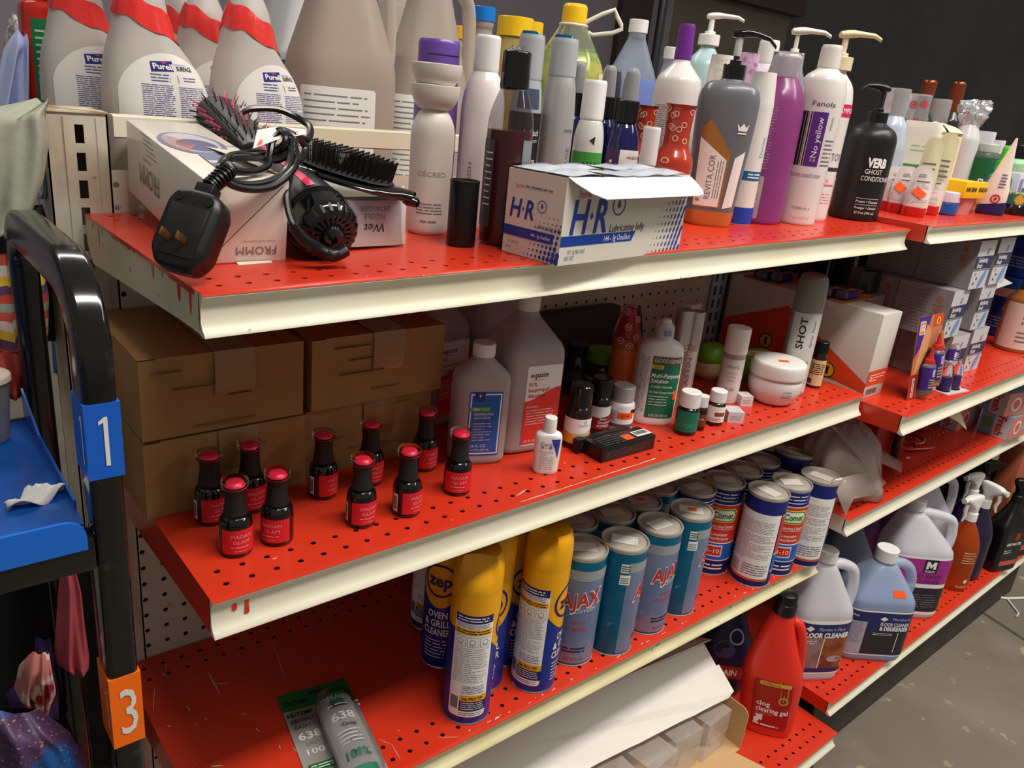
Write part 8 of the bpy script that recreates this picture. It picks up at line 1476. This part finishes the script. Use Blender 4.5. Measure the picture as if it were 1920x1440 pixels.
sprayb('dark plum spray bottle at the back, its white trigger just under the shelf lip', 1790, 905, .14, .043, .29, DPUR, None, -100)
def blackb(label, x, y, rz, lab=True, H=.27, m=None):
    root = thing('detailing_bottle', label, 'spray bottle', (x, y, sz('D2', x)), R_(rz)); m = m or mat('black_bottle_plastic', (16, 16, 17), .3, coat=.2); hb = H-.062
    b = pbody(root, 'bottle', rnd([(0, .046, .028, 5), (.004, .050, .031, 6), (hb*.66, .050, .031, 6), (hb*.86, .024, .020, 3), (hb, .0135, .0135, 2)], .012, 5), m, seg=44); trigger(root, hb-.002, BLACK, rz=-20)
    if lab:
        fn = b.map(hb*.4); mb = MB(); mb.rpatch(fn, -.034, .036, hb*.08, hb*.60, mat('greenish_black_label', (38, 42, 38), .35), .0005, .003); mb.text(fn, 'GREY MATTER', .002, hb*.42, .008, WINK, w=.056, bold=.03, shear=.15); mb.patch(fn, .000, .016, hb*.48, hb*.58, pr((170, 50, 34)), .0008); mb.patch(fn, -.032, .034, hb*.10, hb*.17, pr((206, 92, 84)), .0008); mb.lines(fn, -.028, .0, hb*.28, hb*.34, 2, WINK, .0008, th=.3); mb.build('label', root)
blackb('squared black bottle with white lettering and a red tab, right of the plum spray bottles', 2.16, -.075, -18); blackb('black trigger bottle behind the lettered one at the far right', 2.20, .03, -10, False); blackb('black bottle deep under the shelf beside the plum ones', 2.08, .13, -10, False, .33); blackb('black bottle with a violet print at the right picture edge', 2.295, -.07, -14, True, .29, mat('blue_black_plastic', (20, 22, 34), .3))
blackb('dark glossy trigger bottle in the back row, second from the right', 2.33, .10, -10, False, .32)
mb = MB(); mb.box(-.05, .05, -.03, .03, 0, .30, mat('terracotta_card', (176, 92, 62), .5)); o = mb.build('tall_carton', bevel=.001, loc=(2.395, .02, sz('D2', 2.4)+.0005)); tag(o, 'terracotta upright carton at the far right behind the black bottles', 'box')
# white wire on the floor and a floor joint
p = [onz(px, py, .004) for px, py in ((1868, 1119), (1888, 1122), (1925, 1121))]; mb = MB(); mb.tube(p, .004, OFFW, 8); mb.tube([p[1], onz(1910, 1150, .004), onz(1906, 1156, .004)], .0025, OFFW, 6); tag(mb.build('zip_tie'), 'thin white plastic tie lying on the concrete by the shelf', 'tie')
a, c = onz(1690, 1040, .0005), onz(1925, 1213, .0005); a = onz(1830, 1140, .0006); c = onz(1960, 1225, .0006); d = (c-a).normalized(); n_ = V((-d.y, d.x, 0))*.006; mb = MB(); mb.add([a-n_-d*.5, c-n_+d*2, c+n_+d*2, a+n_-d*.5], [(0, 1, 2, 3)], mat('floor_joint', (70, 64, 58), .9)); tag(mb.build('trim_2', smooth=0), kind='structure')

_D = [o for o in COL.objects if o.parent is None and o.get('category') in ('spray bottle', 'jug') and .17 < o.location.z < .25 and o.location.x > 1.25]
_RD = {}
for o in _D:
    v = [c for c in o.children if c.type == 'MESH' and c.name.split('.')[0] in ('bottle', 'jug_body')][0].data.vertices; _RD[o.name] = (max(q.co.x for q in v)-min(q.co.x for q in v)+max(q.co.y for q in v)-min(q.co.y for q in v))/4
relax(_D, lambda o: _RD[o.name], 'D2', .33, lambda o: .02+max(0, o.location.y+.06)*4)
# ---------------------------------------------------------------- black cart with blue trays at the left
CART = mat('cart_gloss_black', (10, 10, 11), .16, coat=.4, noise=[(38, (46, 44, 42), .62, .72, .7)]); BT = mat('tray_blue', (12, 82, 170), .32, coat=.2, noise=[(20, (20, 60, 120), .55, .7, .5)])
def cart():
    root = thing('utility_cart', 'black tube framed cart with blue trays and numbered sleeves at the left picture edge', 'cart', (0, 0, 0)); X = -.0775
    pts = [(X, .019, .004), (X, .019, 1.02)]+[(X, .019+.062*(1-math.cos(a)), 1.085+.055*math.sin(a)-.0) for a in [math.pi/2*k/8 for k in range(9)]]+[(X, .14, 1.140), (X, .20, 1.140)]+[(X, .235+.045*math.sin(a), 1.095+.045*math.cos(a)) for a in [math.pi/2*k/6 for k in range(7)]]+[(X, .28, 1.02), (X, .28, .004)]
    mb = MB(); mb.tube(pts, 0, CART, sq=(.0125, .018, .005)) if False else None
    rings = []
    P = [V(p) for p in pts]
    for i, p in enumerate(P):
        a = P[max(i-1, 0)]; b = P[min(i+1, len(P)-1)]; t = (b-a).normalized(); n_ = V((0, -t.z, t.y)); ring = []
        for cx, cy, a0 in ((1, 1, 0), (-1, 1, 90), (-1, -1, 180), (1, -1, 270)):
            for q in (0, 30, 60, 90): r = .005; ring.append(p+V((1, 0, 0))*(cx*(.0125-r)+r*math.cos(R_(a0+q)))+n_*(cy*(.018-r)+r*math.sin(R_(a0+q))))
        rings.append(ring)
    mb.loft(rings, CART); mb.build('end_frame', root, smooth=50)
    for z0, z1, col, s_ in ((.986, 1.050, (20, 92, 196), '1'), (.714, .790, (250, 110, 10), '3')):
        m = mat('sleeve_'+('blue' if s_ == '1' else 'orange'), col, .35); mb = MB(); mb.box(X-.0133, X+.0133, .0002, .0378, z0, z1, m); f = fl((X, .0000, (z0+z1)/2), (1, 0, 0), (0, 0, 1)); PW = pr((226, 222, 216)); one = [(.0, -.021), (.0032, -.021), (.0032, .021), (.0008, .021), (-.0035, .0175), (-.0035, .0145), (0, .0165)]
        if s_ == '1': mb.shape(f, one, PW, .0004)
        else: mb.text(f, s_, .0015, 0, .050, PW, w=.014, off=.0004)
        f = fl((X-.0133, .019, (z0+z1)/2), (0, -1, 0), (0, 0, 1)); mb.shape(f, [(a+.008, b) for a, b in one], PW, .0003); mb.build('number_sleeve', root, smooth=0)
    zt = .938; mb = MB(); mb.box(-.60, -.093, .022, .262, zt-.002, zt, BT); mb.build('tray', root, smooth=0)
    mb = MB(); q = [(-.60, zt-.012), (-.60, zt+.016), (-.115, zt+.016)]
    for k in range(7): a = math.pi/2-math.pi/2*k/6; q.append((-.112+.016*math.cos(a), zt+.0+.016*math.sin(a)))
    q += [(-.096, zt-.012)]; mb.poly([(x, .000, z) for x, z in q], mat('tray_blue_lip', (20, 104, 206), .3, coat=.2), (0, .003, 0)); mb.build('tray_lip', root, smooth=0)
    mb = MB(); mb.poly([(-.0925, y, z) for y, z in ((.05, zt), (.262, zt), (.262, zt+.035), (.19, zt+.012), (.05, zt+.008))], BT, (-.002, 0, 0)); mb.build('tray_side', root, smooth=0)
    mb = MB(); mb.box(-.60, -.09, .002, .022, zt-.034, zt-.003, CART); mb.build('cross_rail', root, bevel=.002); mb = MB(); mb.box(-.60, -.09, .262, .28, zt-.034, zt-.003, CART); mb.build('cross_rail', root, bevel=.002)
    mb = MB(); mb.box(-.60, -.09, .002, .28, .545, .56, CART); mb.build('lower_tray', root, bevel=.002)
cart()
def drape(name, label, cat, rows, y_, m, amp=.012, fr=5, th=.03, nx=26, parent=None, dy=0, group=None, mats=None, seed=0):
    """hanging cloth: rows of (pixel row, left pixel, right pixel) on a vertical plane give its outline"""
    N = len(rows); P = []
    rows2 = []
    for i in range(N-1):
        for j in range(5): t = j/5; rows2.append(tuple(rows[i][k]+(rows[i+1][k]-rows[i][k])*t for k in range(3)))
    rows2.append(rows[-1]); n = len(rows2); c = ony((rows[N//2][1]+rows[N//2][2])/2, rows[N//2][0], y_)
    front = []; back = []
    for i, (py, xl, xr) in enumerate(rows2):
        v = i/(n-1); a, b = ony(xl, py, y_), ony(xr, py, y_)
        for k in range(nx+1):
            u = k/nx; e = math.sqrt(max(0, 1-(2*u-1)**2))*min(1, (.15+v*(1-v)*6)); p = a.lerp(b, u)-c
            d = amp*(math.sin(fr*6.283*u+2.2*v+seed)+.5*math.sin(fr*11*u-3*v+seed*2))*(.35+v*.65)*min(1, e*2); front.append(p+V((0, -th*e+d+dy*v, amp*.25*math.sin(fr*4*u+v*7)))); back.append(p+V((0, th*.4*e+dy*v, 0)))
    mb = MB(); w_ = nx+1
    for i in range(n-1):
        mm = mats[(i//1) % len(mats)] if mats else m; mb.add([front[i*w_+k] for k in range(w_)]+[front[(i+1)*w_+k] for k in range(w_)], [(k, k+1, w_+k+1, w_+k) for k in range(nx)], mm)
    mb.add(back, [(j*w_+k+1, j*w_+k, (j+1)*w_+k, (j+1)*w_+k+1) for j in range(n-1) for k in range(nx)], m)
    o = mb.build(name, None, smooth=180, loc=tuple(c))
    bm = bmesh.new(); bm.from_mesh(o.data); bmesh.ops.remove_doubles(bm, verts=bm.verts, dist=1e-5); bm.to_mesh(o.data); bm.free(); return tag(o, label, cat, group)
JK = mat('sage_jacket_cloth', (166, 168, 150), .85, noise=[(5, (140, 142, 126), .4, .7, .8)], bump=.35, bscale=70)
drape('jacket', 'grey green quilted jacket draped beside the beige upright above the cart', 'jacket', [(188, 60, 92), (215, -60, 84), (260, -80, 92), (330, -80, 82), (390, -80, 64), (425, -80, 22), (450, -80, -10)], .345, JK, .010, 2, .035)
drape('jacket_sleeve', 'fleecy pale green sleeve end hanging behind the grey green jacket', 'sleeve', [(300, 50, 90), (350, 55, 86), (372, 50, 84)], .40, mat('pale_fleece', (160, 176, 170), .95, bump=.8, bscale=180), .004, 3, .02)
drape('trousers', 'black trousers hanging below the grey green jacket behind the cart handle', 'trousers', [(385, 40, 82), (430, -60, 92), (520, -80, 100), (640, -80, 112)], .42, mat('black_cloth', (20, 19, 21), .85), .008, 2, .03)
drape('shirt', 'pale blue shirt hanging at the far left behind the red and green bottle', 'shirt', [(60, 28, 50), (100, 6, 52), (200, -20, 56), (330, -20, 60)], .62, mat('pale_blue_cloth', (176, 188, 226), .85), .012, 2, .03)
drape('shirt', 'grey checked shirt hanging behind the pale blue one', 'shirt', [(28, 18, 44), (80, 8, 46), (160, -10, 40), (260, -10, 40)], .72, mat('grey_check_cloth', (176, 172, 166), .85, noise=[(160, (110, 108, 106), .5, .55, .9)]), .01, 2, .02)
drape('blouse', 'white garment hem hanging by the upright below the jacket', 'blouse', [(360, 66, 92), (400, 74, 92), (425, 84, 90)], .44, mat('white_cloth', (206, 200, 214), .85), .004, 2, .01)
st = [mat('stripe_%d' % i, c, .9) for i, c in enumerate(((206, 84, 64), (216, 200, 190), (214, 176, 50), (96, 60, 96), (196, 70, 56), (150, 160, 140)))]
drape('striped_blanket', 'multicoloured striped knit blanket hanging behind the cart posts', 'blanket', [(475, -70, 78), (560, -70, 92), (640, -70, 90), (690, -70, 84)], .38, st[0], .006, 3, .03, mats=st)
drape('red_towel', 'dull red towel bunched under the striped blanket', 'towel', [(660, -50, 40), (720, -50, 42), (745, -50, 40)], .30, mat('dull_red_cloth', (170, 60, 54), .9), .006, 3, .02)
drape('blue_bag', 'bright blue bag strip just visible between the cart and the upright', 'bag', [(420, 76, 92), (520, 84, 104), (640, 96, 116), (700, 100, 118)], .50, mat('bright_blue_film', (10, 110, 190), .3), .004, 2, .01)
PKD = mat('dusty_pink_cloth', (190, 84, 92), .9); drape('pink_garment', 'dusty pink garment hanging under the blue tray of the cart', 'garment', [(1036, 116, 132), (1100, 110, 150), (1180, 104, 160), (1235, 100, 168), (1258, 128, 160)], .16, PKD, .006, 2, .02)
drape('patterned_garment', 'red and cream patterned garment bunched on the lower cart tray', 'garment', [(1222, 60, 92), (1250, 36, 96), (1290, 26, 104), (1330, 50, 86), (1346, 62, 72)], .12, mat('red_cream_cloth', (196, 120, 112), .9, noise=[(30, (226, 200, 186), .5, .55, 1), (22, (150, 30, 40), .58, .62, 1)]), .006, 3, .02)
drape('purple_scarf', 'dark purple scarf behind the red and cream garment', 'scarf', [(1195, 66, 96), (1240, 64, 100), (1300, 10, 112), (1350, 30, 110)], .17, mat('deep_purple_cloth', (54, 28, 84), .9), .006, 2, .02)
drape('sequin_garment', 'glittery purple and blue garment at the bottom left corner', 'garment', [(1330, -20, 70), (1370, -20, 130), (1420, -20, 160), (1470, -20, 170)], .05, mat('sequin_cloth', (72, 50, 84), .5, noise=[(12, (20, 84, 150), .5, .58, 1), (300, (190, 120, 90), .62, .66, .9)]), .006, 2, .03)
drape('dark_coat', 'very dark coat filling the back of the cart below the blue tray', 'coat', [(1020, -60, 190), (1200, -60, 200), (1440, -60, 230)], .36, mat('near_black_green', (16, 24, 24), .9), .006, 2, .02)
p = onz(70, 938, .9385); root = thing('crumpled_paper', 'crumpled scrap of white paper on the blue cart tray', 'paper', (p.x+.0, p.y, .9388), R_(20)); mb = MB(); mb.grid(lambda i, j: V((-.026+.052*i, (-.009+.018*j)*(.3+.9*math.sin(3.0*i+.1)), .004+.005*math.sin(9*i+3*j)+.003*math.sin(17*i*j))), 14, 6, PAPER); o = mb.build('paper_sheet', root, smooth=20); md = o.modifiers.new('thick', 'SOLIDIFY'); md.thickness = .0004
p = onz(8, 742, .99); root = thing('paper_cup', 'white lidded cup at the left picture edge on the blue tray', 'cup', (p.x-.012, p.y+.02, .9384), 0); Hc = .062; pbody(root, 'cup_body', rnd([(0, .014, .014, 2), (.002, .015, .015, 2), (Hc, .020, .020, 2)], .002), mat('grey_cup', (110, 112, 120), .4)); pbody(root, 'lid', rnd([(Hc, .022, .022, 2), (Hc+.006, .022, .022, 2), (Hc+.008, .018, .018, 2)], .002), mat('cup_lid', (222, 206, 190), .4))
